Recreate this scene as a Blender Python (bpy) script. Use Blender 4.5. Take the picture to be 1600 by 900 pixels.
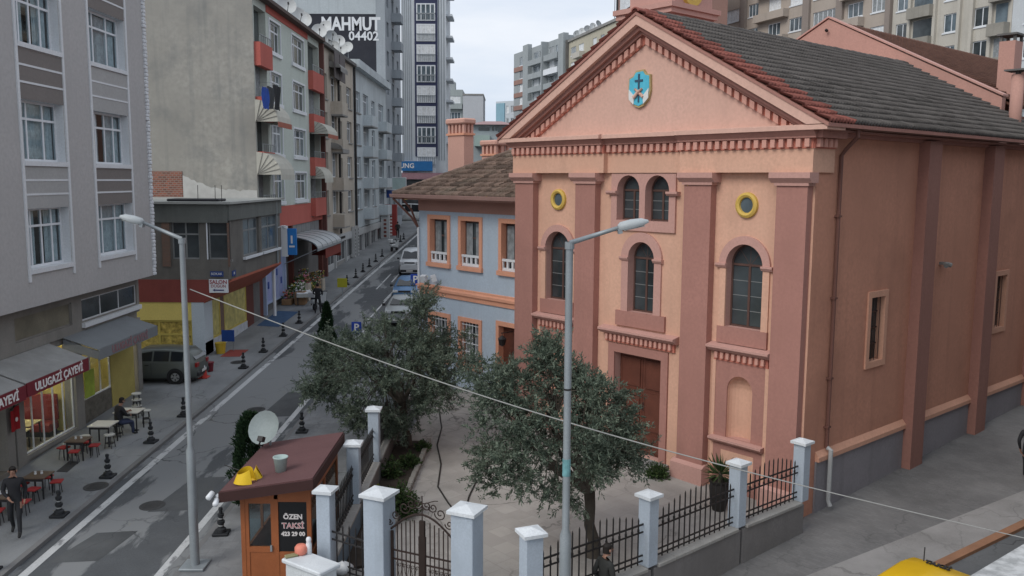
import bpy, math, random
import numpy as np
from mathutils import Matrix, Vector
random.seed(7); RNG=np.random.default_rng(7)
for _o in list(bpy.data.objects): bpy.data.objects.remove(_o)
SC=bpy.context.scene; COL=SC.collection
# ---------------------------------------------------------------- camera
FPX=1365.0; CAMZ=8.9; PITCH=math.radians(7.07); ROLL=math.radians(0.341); AF=math.radians(48.87)
cp,sp,cr,sr=math.cos(PITCH),math.sin(PITCH),math.cos(ROLL),math.sin(ROLL)
_r1=(0,-sp,-cp); FW=(0,cp,-sp)
RT=tuple(cr*a-sr*b for a,b in zip((1,0,0),_r1)); DN=tuple(sr*a+cr*b for a,b in zip((1,0,0),_r1))
cam=bpy.data.cameras.new('camera'); camo=bpy.data.objects.new('camera',cam); COL.objects.link(camo)
cam.sensor_width=36; cam.lens=36*FPX/1600; cam.clip_start=.1; cam.clip_end=3000
camo.matrix_world=Matrix(((RT[0],-DN[0],-FW[0],0),(RT[1],-DN[1],-FW[1],0),(RT[2],-DN[2],-FW[2],CAMZ),(0,0,0,1)))
SC.camera=camo
# ---------------------------------------------------------------- sky, sun, exposure (overcast)
SUN_AZ=math.radians(228); SUN_EL=math.radians(42)   # azimuth from +Y clockwise: behind and left of the camera
W=bpy.data.worlds.new('World'); SC.world=W; W.use_nodes=True
nt=W.node_tree; nt.nodes.clear()
def _n(t,**k):
    n=nt.nodes.new(t)
    for a,b in k.items(): setattr(n,a,b)
    return n
sky=_n('ShaderNodeTexSky',sky_type='NISHITA',sun_disc=False,sun_elevation=SUN_EL,sun_rotation=SUN_AZ,air_density=1.0,dust_density=2.0)
tc=_n('ShaderNodeTexCoord'); mp=_n('ShaderNodeMapping'); mp.inputs['Scale'].default_value=(1.0,1.0,4.0)
ns=_n('ShaderNodeTexNoise'); ns.inputs['Scale'].default_value=2.6; ns.inputs['Detail'].default_value=6; ns.inputs['Roughness'].default_value=.52
cr_=_n('ShaderNodeValToRGB'); cr_.color_ramp.elements[0].position=.36; cr_.color_ramp.elements[0].color=(5.5,6.2,7.3,1)
cr_.color_ramp.elements[1].position=.66; cr_.color_ramp.elements[1].color=(7.7,7.9,8.3,1)
mx=_n('ShaderNodeMix',data_type='RGBA'); mx.inputs['Factor'].default_value=.9
bg=_n('ShaderNodeBackground'); bg.inputs['Strength'].default_value=.1
wo=_n('ShaderNodeOutputWorld'); L=nt.links.new
L(tc.outputs['Generated'],mp.inputs['Vector']); L(mp.outputs['Vector'],ns.inputs['Vector']); L(ns.outputs['Fac'],cr_.inputs['Fac'])
L(sky.outputs['Color'],mx.inputs['A']); L(cr_.outputs['Color'],mx.inputs['B']); L(mx.outputs['Result'],bg.inputs['Color']); L(bg.outputs['Background'],wo.inputs['Surface'])
sl=bpy.data.lights.new('sun','SUN'); sl.energy=1.3; sl.angle=math.radians(30); sl.color=(1,.96,.9)
so=bpy.data.objects.new('sun',sl); COL.objects.link(so)
_sd=Vector((math.sin(SUN_AZ)*math.cos(SUN_EL),math.cos(SUN_AZ)*math.cos(SUN_EL),math.sin(SUN_EL)))
so.rotation_euler=_sd.to_track_quat('Z','Y').to_euler(); so.location=(-20,-20,40)
SC.view_settings.view_transform='Standard'; SC.view_settings.look='None'; SC.view_settings.gamma=1
SC.view_settings.use_curve_mapping=False; SC.view_settings.exposure=0.36
# ---------------------------------------------------------------- pixel helpers
def ray(px,py):
    a=(px-800)/FPX;b=(py-450)/FPX
    return tuple(FW[i]+a*RT[i]+b*DN[i] for i in range(3))
def cl(v,a,b): return max(a,min(b,v))
def G(x,y): return .035*(cl(y,-60,140)-22)+.015*(cl(x,-60,60)+10)
def gnd(px,py,dz=0):
    d=ray(px,py); t=20
    for _ in range(40):
        x,y=t*d[0],t*d[1]; t=(G(x,y)+dz-CAMZ)/d[2]
    return (t*d[0],t*d[1],G(t*d[0],t*d[1])+dz)
def atz(px,py,z):
    d=ray(px,py);t=(z-CAMZ)/d[2];return (t*d[0],t*d[1],z)
def aty(px,py,y):
    d=ray(px,py);t=y/d[1];return (t*d[0],y,CAMZ+t*d[2])
def atx(px,py,x):
    d=ray(px,py);t=x/d[0];return (x,t*d[1],CAMZ+t*d[2])
class Fr:   # a facade's frame: x along it, y into the building, z up
    def __init__(s,o,ang):
        s.o=o;s.a=ang;s.X=(math.cos(ang),math.sin(ang));s.Y=(-math.sin(ang),math.cos(ang))
    def loc(s,p):
        dx,dy=p[0]-s.o[0],p[1]-s.o[1]
        return (dx*s.X[0]+dy*s.X[1],dx*s.Y[0]+dy*s.Y[1],p[2]-s.o[2])
    def px(s,px,py,y=0):
        d=ray(px,py);oy=s.o[0]*s.Y[0]+s.o[1]*s.Y[1]+y
        t=oy/(d[0]*s.Y[0]+d[1]*s.Y[1]);return s.loc((t*d[0],t*d[1],CAMZ+t*d[2]))
    def pxx(s,px,py,x=0):
        d=ray(px,py);ox=s.o[0]*s.X[0]+s.o[1]*s.X[1]+x
        t=ox/(d[0]*s.X[0]+d[1]*s.X[1]);return s.loc((t*d[0],t*d[1],CAMZ+t*d[2]))
    def w(s,x,y,z): return (s.o[0]+x*s.X[0]+y*s.Y[0],s.o[1]+x*s.X[1]+y*s.Y[1],s.o[2]+z)
    def r(s,x0,y0,x1,y1,y=0):   # pixel box -> x0,x1,z0,z1
        a=s.px(x0,y0,y);b=s.px(x1,y1,y);return (a[0],b[0],b[2],a[2])
# ---------------------------------------------------------------- mesh builder
class B:
    def __init__(s): s.v=[];s.f=[];s.m=[]
    def add(s,vs,fs,mi=0):
        k=len(s.v); s.v+=[tuple(p) for p in vs]
        for f in fs: s.f.append(tuple(i+k for i in f)); s.m.append(mi)
        return s
    def box(s,x0,x1,y0,y1,z0,z1,mi=0):
        if x0>x1:x0,x1=x1,x0
        if y0>y1:y0,y1=y1,y0
        if z0>z1:z0,z1=z1,z0
        return s.add([(x0,y0,z0),(x1,y0,z0),(x1,y1,z0),(x0,y1,z0),(x0,y0,z1),(x1,y0,z1),(x1,y1,z1),(x0,y1,z1)],
          [(3,2,1,0),(4,5,6,7),(0,1,5,4),(1,2,6,5),(2,3,7,6),(3,0,4,7)],mi)
    def cbox(s,x0,x1,y0,y1,z0,z1,c=.02,mi=0):   # chamfered top, sides
        if x0>x1:x0,x1=x1,x0
        if y0>y1:y0,y1=y1,y0
        if z0>z1:z0,z1=z1,z0
        def ring(d,z): 
            return [(x0+d,y0,z),(x1-d,y0,z),(x1,y0+d,z),(x1,y1-d,z),(x1-d,y1,z),(x0+d,y1,z),(x0,y1-d,z),(x0,y0+d,z)]
        def ring2(d,z): return [(x0+d,y0+d,z),(x1-d,y0+d,z),(x1-d,y0+d,z),(x1-d,y1-d,z),(x1-d,y1-d,z),(x0+d,y1-d,z),(x0+d,y1-d,z),(x0+d,y0+d,z)]
        a=ring(c,z0+c);b=ring(c,z1-c)
        t=[(x0+c,y0+c,z1),(x1-c,y0+c,z1),(x1-c,y1-c,z1),(x0+c,y1-c,z1)]
        u=[(x0+c,y0+c,z0),(x1-c,y0+c,z0),(x1-c,y1-c,z0),(x0+c,y1-c,z0)]
        fs=[(i,(i+1)%8,8+(i+1)%8,8+i) for i in range(8)]
        fs+=[(16,17,18,19),(23,22,21,20)]
        for k,(i,j) in enumerate([(0,1),(2,3),(4,5),(6,7)]):
            fs.append((8+i,8+j,16+(k+1)%4,16+k)); fs.append((j,i,20+k,20+(k+1)%4))
            n=(j+1)%8; fs.append((8+j,8+n,16+(k+1)%4)); fs.append((n,j,20+(k+1)%4))
        return s.add(a+b+t+u,fs,mi)
    def quad(s,a,b,c,d,mi=0): return s.add([a,b,c,d],[(0,1,2,3)],mi)
    def prism(s,poly,ax,a,b,mi=0):   # poly: 2d points (ccw), extruded along axis ax
        n=len(poly)
        def P(p,t): return (t,p[0],p[1]) if ax=='x' else (p[0],t,p[1]) if ax=='y' else (p[0],p[1],t)
        vs=[P(p,a) for p in poly]+[P(p,b) for p in poly]
        fs=[(i,(i+1)%n,n+(i+1)%n,n+i) for i in range(n)]+[tuple(range(n-1,-1,-1)),tuple(range(n,2*n))]
        return s.add(vs,fs,mi)
    def lathe(s,prof,n=12,c=(0,0,0),mi=0,sx=1,sy=1):
        vs=[];fs=[]
        for r,z in prof:
            for i in range(n):
                t=2*math.pi*i/n; vs.append((c[0]+sx*r*math.cos(t),c[1]+sy*r*math.sin(t),c[2]+z))
        for k in range(len(prof)-1):
            for i in range(n): fs.append((k*n+i,k*n+(i+1)%n,(k+1)*n+(i+1)%n,(k+1)*n+i))
        fs.append(tuple(range(n-1,-1,-1))); fs.append(tuple((len(prof)-1)*n+i for i in range(n)))
        return s.add(vs,fs,mi)
    def tube(s,pts,r,n=6,mi=0,cap=True):
        P=[Vector(p) for p in pts]; R=r if isinstance(r,(list,tuple)) else [r]*len(P)
        vs=[];fs=[];up=None
        for k,p in enumerate(P):
            t=(P[min(k+1,len(P)-1)]-P[max(k-1,0)])
            t=t.normalized() if t.length>1e-9 else Vector((0,0,1))
            if up is None: up=Vector((0,0,1)) if abs(t.z)<.9 else Vector((1,0,0))
            a=t.cross(up); a=a.normalized() if a.length>1e-6 else t.orthogonal().normalized()
            b=a.cross(t).normalized(); up=b
            for i in range(n):
                w=2*math.pi*(i+.5)/n; vs.append(p+(a*math.cos(w)+b*math.sin(w))*R[k])
        for k in range(len(P)-1):
            for i in range(n): fs.append((k*n+i,k*n+(i+1)%n,(k+1)*n+(i+1)%n,(k+1)*n+i))
        if cap: fs.append(tuple(range(n))); fs.append(tuple((len(P)-1)*n+i for i in range(n-1,-1,-1)))
        return s.add(vs,fs,mi)
    def grid(s,fn,nu,nv,mi=0):
        k=[fn(i/nu,j/nv) for j in range(nv+1) for i in range(nu+1)]
        return s.add(k,[(j*(nu+1)+i,j*(nu+1)+i+1,(j+1)*(nu+1)+i+1,(j+1)*(nu+1)+i) for j in range(nv) for i in range(nu)],mi)
    def mesh(s,name,mats,smooth=False):
        m=bpy.data.meshes.new(name); m.from_pydata(s.v,[],s.f)
        if not isinstance(mats,(list,tuple)): mats=[mats]
        for q in mats: m.materials.append(q)
        if len(mats)>1: m.polygons.foreach_set('material_index',s.m)
        m.polygons.foreach_set('use_smooth',[bool(smooth)]*len(s.f)) if smooth else None
        m.validate(); m.update()
        if smooth and smooth is not True:
            try: m.set_sharp_from_angle(angle=math.radians(smooth))
            except Exception: pass
        return m
    def obj(s,name,mats,parent=None,smooth=False,loc=None,rot=None,label=None):
        return link(name,s.mesh(name,mats,smooth),parent,loc,rot,label=label)
def link(name,me,parent=None,loc=None,rot=None,scale=None,label=None):
    o=bpy.data.objects.new(name,me); COL.objects.link(o)
    if parent is not None: o.parent=parent
    if loc is not None: o.location=loc
    if rot is not None: o.rotation_euler=rot
    if scale is not None: o.scale=scale
    if label: o['label']=label
    return o
def tag(o,label,cat,group=None):
    o['label']=label;o['category']=cat
    if group:o['group']=group
    return o
def thing(name,label,cat,loc=(0,0,0),rz=0,group=None):
    o=bpy.data.objects.new(name,None); COL.objects.link(o); o.location=loc; o.rotation_euler=(0,0,rz); o.empty_display_size=.2
    return tag(o,label,cat,group)
def struct(name,b,m,parent=None,smooth=False):
    o=b.obj(name,m,parent,smooth)
    if parent is None:o['kind']='structure'
    return o
def copytree(o,parent=None):
    c=o.copy(); COL.objects.link(c); c.parent=parent
    for ch in o.children: copytree(ch,c)
    return c
def dup(o,loc,rz=0,label=None,scale=None):
    c=copytree(o); c.location=loc; c.rotation_euler=(0,0,rz)
    if label:c['label']=label
    if scale:c.scale=(scale,)*3
    return c
def text(txt,size,mat,parent,loc,rot,name='lettering',depth=.006,align='CENTER',sx=1,bold=0,label=None,spacing=1):
    cu=bpy.data.curves.new('t','FONT'); cu.body=txt; cu.size=size; cu.align_x=align; cu.align_y='CENTER'; cu.extrude=depth; cu.offset=bold; cu.space_character=spacing; cu.resolution_u=2
    to=bpy.data.objects.new('t',cu); COL.objects.link(to)
    me=bpy.data.meshes.new_from_object(to.evaluated_get(bpy.context.evaluated_depsgraph_get()))
    bpy.data.objects.remove(to); bpy.data.curves.remove(cu); me.materials.clear(); me.materials.append(mat)
    return link(name,me,parent,loc,rot,(sx,1,1),label)
# rotation that stands text on a facade (reads along local +x, faces local -y)
STAND=(math.pi/2,0,0)
# ---------------------------------------------------------------- materials
MATS={}
def mat(name,col,rough=.8,var=.12,vs=1.2,bump=.15,bs=40,metal=0,stain=0,fine=.06,spec=.3,streak=0,scol=None,emit=0,orand=0):
    if name in MATS:return MATS[name]
    m=bpy.data.materials.new(name); m.use_nodes=True; t=m.node_tree; N=t.nodes; K=t.links.new
    p=N['Principled BSDF']; p.inputs['Roughness'].default_value=rough; p.inputs['Metallic'].default_value=metal
    p.inputs['Specular IOR Level'].default_value=spec
    g=N.new('ShaderNodeNewGeometry')
    def noise(sc,det=4,mapsc=None,rg=.55):
        n=N.new('ShaderNodeTexNoise'); n.inputs['Scale'].default_value=sc; n.inputs['Detail'].default_value=det; n.inputs['Roughness'].default_value=rg
        if mapsc:
            mm=N.new('ShaderNodeMapping'); mm.inputs['Scale'].default_value=mapsc; K(g.outputs['Position'],mm.inputs['Vector']); K(mm.outputs['Vector'],n.inputs['Vector'])
        else: K(g.outputs['Position'],n.inputs['Vector'])
        return n
    def mixc(fac,a,b):
        q=N.new('ShaderNodeMix'); q.data_type='RGBA'
        if isinstance(fac,(int,float)): q.inputs['Factor'].default_value=fac
        else: K(fac,q.inputs['Factor'])
        for s_,k in ((a,'A'),(b,'B')):
            if isinstance(s_,tuple): q.inputs[k].default_value=(*s_[:3],1)
            else: K(s_,q.inputs[k])
        return q.outputs['Result']
    def ramp(src,a,b):
        r=N.new('ShaderNodeMapRange'); r.inputs['From Min'].default_value=a; r.inputs['From Max'].default_value=b; K(src,r.inputs['Value']); return r.outputs['Result']
    lo=tuple(max(0,c*(1-var)) for c in col); hi=tuple(min(1,c*(1+var)) for c in col)
    c=mixc(ramp(noise(vs).outputs['Fac'],.3,.7),lo,hi)
    if fine:
        f=noise(vs*18,3); c=mixc(ramp(f.outputs['Fac'],.35,.75),c,tuple(max(0,q*(1-fine*2)) for q in col)) if fine>.02 else c
    if stain:
        s1=noise(.55,5,None,.65); c=mixc(_mul(N,K,ramp(s1.outputs['Fac'],.5,.78),stain),c,scol or tuple(q*.45 for q in col))
    if streak:
        s2=noise(1.0,4,(2.2,2.2,.12)); c=mixc(_mul(N,K,ramp(s2.outputs['Fac'],.52,.75),streak),c,scol or tuple(q*.5 for q in col))
    if orand:
        oi=N.new('ShaderNodeObjectInfo'); hs=N.new('ShaderNodeHueSaturation'); mr=N.new('ShaderNodeMapRange'); mr.inputs['To Min'].default_value=1-orand; mr.inputs['To Max'].default_value=1+orand; K(oi.outputs['Random'],mr.inputs['Value']); K(mr.outputs['Result'],hs.inputs['Value']); K(c,hs.inputs['Color']); c=hs.outputs['Color']
    K(c,p.inputs['Base Color'])
    if emit: K(c,p.inputs['Emission Color']); p.inputs['Emission Strength'].default_value=emit
    if bump:
        bn=noise(bs,4); bb=N.new('ShaderNodeBump'); bb.inputs['Strength'].default_value=bump; bb.inputs['Distance'].default_value=.02
        K(bn.outputs['Fac'],bb.inputs['Height']); K(bb.outputs['Normal'],p.inputs['Normal'])
    MATS[name]=m; return m
def _mul(N,K,src,v):
    q=N.new('ShaderNodeMath'); q.operation='MULTIPLY'; q.inputs[1].default_value=v; K(src,q.inputs[0]); return q.outputs[0]
def glassmat(name,col=(.03,.04,.05),rough=.06,vary=.6):
    if name in MATS:return MATS[name]
    m=mat(name,col,rough,vary,.8,.0,1,spec=.6,fine=0); return m
def thinglass(name='window_glass',tint=(.8,.86,.88),r=.16):
    if name in MATS:return MATS[name]
    m=bpy.data.materials.new(name);m.use_nodes=True;t=m.node_tree;t.nodes.clear();N=t.nodes;K=t.links.new
    o=N.new('ShaderNodeOutputMaterial');x=N.new('ShaderNodeMixShader');a=N.new('ShaderNodeBsdfTransparent');b=N.new('ShaderNodeBsdfGlossy');f=N.new('ShaderNodeFresnel')
    a.inputs['Color'].default_value=(*tint,1);b.inputs['Roughness'].default_value=.03;N.remove(f);f=N.new('ShaderNodeLayerWeight');f.inputs['Blend'].default_value=.5
    pw=N.new('ShaderNodeMath');pw.operation='POWER';pw.inputs[1].default_value=4;K(f.outputs['Facing'],pw.inputs[0])
    ad=N.new('ShaderNodeMath');ad.operation='MULTIPLY_ADD';ad.inputs[1].default_value=.5;ad.inputs[2].default_value=r*.4;ad.use_clamp=True
    K(pw.outputs[0],ad.inputs[0]);K(ad.outputs[0],x.inputs[0]);K(a.outputs[0],x.inputs[1]);K(b.outputs[0],x.inputs[2]);K(x.outputs[0],o.inputs[0])
    MATS[name]=m;return m
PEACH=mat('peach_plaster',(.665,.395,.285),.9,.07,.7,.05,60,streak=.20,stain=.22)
PINK=mat('pediment_plaster',(.66,.415,.335),.9,.05,.6,.04,60,streak=.16)
MAUVE=mat('mauve_plaster',(.39,.195,.16),.9,.07,.7,.05,60,streak=.2,stain=.2)
MAUVEL=mat('mauve_trim',(.52,.30,.255),.9,.06,.9,.1,60)
REDDEN=mat('dentil_red',(.52,.185,.135),.9,.1,1.2,.1,60)
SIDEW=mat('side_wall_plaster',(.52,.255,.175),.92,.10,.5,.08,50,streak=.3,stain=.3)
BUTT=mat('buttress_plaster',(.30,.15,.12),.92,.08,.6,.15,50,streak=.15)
LEDGE=mat('ledge_plaster',(.60,.33,.23),.9,.08,1,.12,60,streak=.15)
GREYPL=mat('grey_plinth',(.27,.255,.27),.92,.1,.8,.2,50,stain=.25,streak=.25)
DARKWOOD=mat('door_wood',(.125,.042,.027),.55,.25,2.5,.2,30,spec=.35,streak=.3)
FRAMEBR=mat('brown_frame',(.10,.055,.045),.6,.2,3,.05,30)
GLASSD=glassmat('dark_pane',(.045,.055,.06),.12,.5)
GLASSB=glassmat('blue_pane',(.10,.13,.15),.1,.5)
CURT=mat('net_curtain',(.66,.68,.69),.95,.2,5,.0,1,fine=0,streak=.6)
CURT2=mat('grey_curtain',(.25,.27,.28),.95,.3,5,.0,1,fine=0,streak=.6)
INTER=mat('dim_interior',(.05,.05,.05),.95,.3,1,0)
YELLOWR=mat('yellow_ring',(.62,.42,.10),.7,.1,3,.05)
WHITEP=mat('white_paint',(.74,.76,.78),.6,.05,2,.03,60,stain=.1)
PVC=mat('white_window_frame',(.72,.75,.78),.45,.04,2,0,stain=.08)
METALG=mat('galvanised_steel',(.29,.32,.335),.45,.15,2,.06,80,metal=.3,streak=.25)
IRON=mat('black_iron',(.022,.02,.02),.5,.3,6,.1,80,spec=.4)
IRONBR=mat('brown_iron',(.035,.022,.018),.55,.3,6,.1,80)
POSTP=mat('fence_post_paint',(.43,.49,.555),.85,.08,1.5,.5,90,stain=.4,streak=.45)
CAPP=mat('white_cap',(.66,.69,.71),.8,.1,1.5,.35,90,stain=.4)
CONC=mat('grey_concrete',(.27,.265,.255),.92,.15,.8,.3,40,stain=.35,streak=.2)
CONCD=mat('dark_concrete',(.15,.145,.14),.92,.18,.8,.3,40,stain=.4,streak=.25)
# ---------------------------------------------------------------- walls with openings
def wall(b,x0,x1,z0,z1,y,ops,rec=.2,mi=0,rmi=None,arcn=12):
    """front skin in plane y with recessed openings (x0,x1,z0,z1[,arch])"""
    rmi=mi if rmi is None else rmi
    xs=sorted({round(v,4) for v in [x0,x1]+[o[0] for o in ops]+[o[1] for o in ops] if x0-1e-6<=v<=x1+1e-6})
    zs=sorted({round(v,4) for v in [z0,z1]+[o[2] for o in ops]+[o[3] for o in ops] if z0-1e-6<=v<=z1+1e-6})
    for i in range(len(xs)-1):
        for j in range(len(zs)-1):
            cx=(xs[i]+xs[i+1])/2;cz=(zs[j]+zs[j+1])/2
            if any(o[0]<cx<o[1] and o[2]<cz<o[3] for o in ops): continue
            b.quad((xs[i],y,zs[j]),(xs[i+1],y,zs[j]),(xs[i+1],y,zs[j+1]),(xs[i],y,zs[j+1]),mi)
    for o in ops:
        a,c,d,e=o[:4]
        if len(o)>4 and o[4]:
            r=(c-a)/2;zc=e-r*(o[4] if o[4]!=True else 1);h=e-zc;mx_=(a+c)/2
            P=[(mx_-r*math.cos(math.pi*k/arcn),zc+h*math.sin(math.pi*k/arcn)) for k in range(arcn+1)]
            for k in range(arcn):
                (xa,za),(xb,zb)=P[k],P[k+1]
                if o[4]!=2: b.quad((xa,y,za),(xb,y,zb),(xb,y,e),(xa,y,e),mi)
                b.quad((xa,y,za),(xa,y+rec,za),(xb,y+rec,zb),(xb,y,zb),rmi)
        else:
            zc=e; b.quad((a,y,e),(a,y+rec,e),(c,y+rec,e),(c,y,e),rmi)
        b.quad((a,y,d),(a,y+rec,d),(a,y+rec,zc),(a,y,zc),rmi); b.quad((c,y,d),(c,y,zc),(c,y+rec,zc),(c,y+rec,d),rmi)
        b.quad((a,y,d),(c,y,d),(c,y+rec,d),(a,y+rec,d),rmi)
def shell(b,x0,x1,y0,y1,z0,z1,mi=0,top=True):
    b.quad((x0,y1,z0),(x0,y0,z0),(x0,y0,z1),(x0,y1,z1),mi); b.quad((x1,y0,z0),(x1,y1,z0),(x1,y1,z1),(x1,y0,z1),mi)
    b.quad((x1,y1,z0),(x0,y1,z0),(x0,y1,z1),(x1,y1,z1),mi)
    if top:b.quad((x0,y0,z1),(x1,y0,z1),(x1,y1,z1),(x0,y1,z1),mi)
_wc={}
def window(par,x0,x1,z0,z1,y,fm=None,pm=None,nv=2,trans=None,fw=.06,fd=.06,sill=None,panes=True,curtain=None,label=None,rot=0,name='window'):
    """a window part: frame with mullions; panes (and sill, curtain) as sub-parts"""
    fm=fm or PVC; pm=pm or GLASSD
    w=round(x1-x0,3);h=round(z1-z0,3)
    vs=nv if isinstance(nv,(list,tuple)) else [k/nv for k in range(1,nv)]
    tr=trans or []
    key=(w,h,tuple(vs),tuple(tr),fw,fd,fm.name)
    if key not in _wc:
        b=B(); b.box(0,w,0,fd,0,fw); b.box(0,w,0,fd,h-fw,h); b.box(0,fw,0,fd,fw,h-fw); b.box(w-fw,w,0,fd,fw,h-fw)
        cuts=[0]+list(vs)+[1]; rows=[0]+list(tr)+[1]
        for q in vs: b.box(q*w-fw/2,q*w+fw/2,.004,fd-.004,fw,h-fw)
        for q in tr:
            for a,c in zip(cuts[:-1],cuts[1:]):
                b.box(a*w+fw/2*(1 if a else 2),c*w-fw/2*(1 if c<1 else 2),.008,fd-.008,q*h-fw/2,q*h+fw/2)
        pl=[]
        for a,c in zip(cuts[:-1],cuts[1:]):
            for d,e in zip(rows[:-1],rows[1:]):
                A=a*w+fw/2*(1 if a else 2);C_=c*w-fw/2*(1 if c<1 else 2);D=d*h+fw/2*(1 if d else 2);E_=e*h-fw/2*(1 if e<1 else 2)
                pl.append((A,C_,D,E_))
        _wc[key]=(b.mesh(name,fm),pl)
    me,pl=_wc[key]
    o=link(name,me,par,(x0,y,z0),(0,0,rot),label=label)
    if panes=='one':
        k2=key+(pm.name,'one')
        if k2 not in _wc: _wc[k2]=B().box(fw,w-fw,fd*.45,fd*.6,fw,h-fw).mesh('pane',pm)
        link('pane',_wc[k2],o)
    elif panes:
        for (A,C_,D,E_) in pl:
            k2=(round(C_-A,3),round(E_-D,3),pm.name,fd)
            if k2 not in _wc: _wc[k2]=B().box(0,C_-A,fd*.45,fd*.6,0,E_-D).mesh('pane',pm)
            link('pane',_wc[k2],o,(A,0,D))
    if curtain:
        b=B(); n=max(8,int(w/.08))
        for k in range(n):
            xa,xb=fw+(w-2*fw)*k/n,fw+(w-2*fw)*(k+1)/n; ya=fd+.06+.025*math.sin(k*1.9+z0);yb=fd+.06+.025*math.sin((k+1)*1.9+z0)
            if curtain=='gap' and .4<(k+.5)/n<.62: continue
            b.quad((xa,ya,fw),(xb,yb,fw),(xb,yb,h-fw),(xa,ya,h-fw))
        b.obj('curtain',CURT,o)
    if sill:
        sm,so_,sh=sill
        B().box(-so_*.6,w+so_*.6,-so_,.02,-sh,-.002).obj('sill',sm,o)
    return o
# ================================================================ SETTING
def roadmat(name,dark,light,thr=(.42,.62),sc=(.55,.12,1),crack=.8):
    m=mat(name,dark,.92,.12,1.5,.35,70,fine=.1)
    t=m.node_tree;N=t.nodes;K=t.links.new;p=N['Principled BSDF']
    src=p.inputs['Base Color'].links[0].from_socket
    g=N.new('ShaderNodeNewGeometry');mm=N.new('ShaderNodeMapping');mm.inputs['Scale'].default_value=sc;n=N.new('ShaderNodeTexNoise');n.inputs['Scale'].default_value=1;n.inputs['Detail'].default_value=9;n.inputs['Roughness'].default_value=.62
    K(g.outputs['Position'],mm.inputs['Vector']);K(mm.outputs['Vector'],n.inputs['Vector'])
    r=N.new('ShaderNodeMapRange');r.inputs['From Min'].default_value=thr[0];r.inputs['From Max'].default_value=thr[1];K(n.outputs['Fac'],r.inputs['Value'])
    q=N.new('ShaderNodeMix');q.data_type='RGBA';K(r.outputs['Result'],q.inputs['Factor']);K(src,q.inputs['A']);q.inputs['B'].default_value=(*light,1)
    vo=N.new('ShaderNodeTexVoronoi');vo.feature='DISTANCE_TO_EDGE';vo.inputs['Scale'].default_value=.38;dn=N.new('ShaderNodeTexNoise');dn.inputs['Scale'].default_value=1.6;dn.inputs['Detail'].default_value=5;vm=N.new('ShaderNodeVectorMath');vm.operation='MULTIPLY_ADD';vm.inputs[1].default_value=(.9,.9,.9)
    K(g.outputs['Position'],dn.inputs['Vector']);K(dn.outputs['Color'],vm.inputs[0]);K(g.outputs['Position'],vm.inputs[2]);K(vm.outputs[0],vo.inputs['Vector'])
    c1=N.new('ShaderNodeMapRange');c1.inputs['From Min'].default_value=.004;c1.inputs['From Max'].default_value=.012;c1.inputs['To Min'].default_value=crack;c1.inputs['To Max'].default_value=0;K(vo.outputs['Distance'],c1.inputs['Value'])
    ms=N.new('ShaderNodeMapRange');ms.inputs['From Min'].default_value=.45;ms.inputs['From Max'].default_value=.6;mn=N.new('ShaderNodeTexNoise');mn.inputs['Scale'].default_value=.22;K(g.outputs['Position'],mn.inputs['Vector']);K(mn.outputs['Fac'],ms.inputs['Value'])
    mu=N.new('ShaderNodeMath');mu.operation='MULTIPLY';K(c1.outputs['Result'],mu.inputs[0]);K(ms.outputs['Result'],mu.inputs[1])
    q2=N.new('ShaderNodeMix');q2.data_type='RGBA';K(mu.outputs[0],q2.inputs['Factor']);K(q.outputs['Result'],q2.inputs['A']);q2.inputs['B'].default_value=(dark[0]*.35,dark[1]*.35,dark[2]*.35,1)
    K(q2.outputs['Result'],p.inputs['Base Color']);return m
ASPH=roadmat('worn_asphalt',(0.090,0.096,0.102),(0.196,0.203,0.206),(.485,.515),(.42,.10,1))
GROUNDM=roadmat('old_asphalt',(0.098,0.102,0.106),(0.154,0.158,0.161),(.4,.7),(.3,.3,1))
PAVEM=roadmat('pavement_concrete',(0.177,0.186,0.192),(0.232,0.240,0.244),(.4,.65),(.5,.25,1),.45)
PAVER=roadmat('right_pavement_concrete',(0.189,0.196,0.203),(0.250,0.257,0.261),(.4,.65),(.8,.8,1))
SIDEST=roadmat('side_street_paving',(0.150,0.147,0.146),(0.202,0.198,0.195),(.4,.65),(.35,.35,1),.3)
SIDEPV=roadmat('side_pavement_concrete',(0.240,0.232,0.224),(0.312,0.302,0.294),(.4,.65),(.5,.5,1),.4)
def pavejoint(m,w,h,rot,amt):
    t=m.node_tree;N=t.nodes;K=t.links.new;p=N['Principled BSDF'];src=p.inputs['Base Color'].links[0].from_socket
    g=N.new('ShaderNodeNewGeometry');mm=N.new('ShaderNodeMapping');mm.inputs['Rotation'].default_value=(0,0,rot);br=N.new('ShaderNodeTexBrick');br.inputs['Scale'].default_value=1;br.inputs['Brick Width'].default_value=w;br.inputs['Row Height'].default_value=h;br.inputs['Mortar Size'].default_value=.012;br.inputs['Color1'].default_value=(1,1,1,1);br.inputs['Color2'].default_value=(.86,.86,.86,1);br.inputs['Mortar'].default_value=(1-amt,)*3+(1,)
    K(g.outputs['Position'],mm.inputs['Vector']);K(mm.outputs['Vector'],br.inputs['Vector']);q=N.new('ShaderNodeMix');q.data_type='RGBA';q.blend_type='MULTIPLY';q.inputs['Factor'].default_value=1;K(src,q.inputs['A']);K(br.outputs['Color'],q.inputs['B']);K(q.outputs['Result'],p.inputs['Base Color'])
pavejoint(SIDEST,.22,.11,AF,.13); pavejoint(PAVER,.4,.4,0,.14)
YARDM=roadmat('courtyard_paving',(.335,.315,.29),(.41,.385,.355),(.38,.62),(.5,.5,1))
pavejoint(YARDM,.5,.5,AF,.14)
LINEM=roadmat('worn_white_paint',(.50,.51,.51),(.20,.205,.21),(.55,.62),(3,1.2,1))
KERBM=mat('kerb_concrete',(.17,.17,.17),.9,.15,1.5,.3,50,stain=.3)
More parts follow.
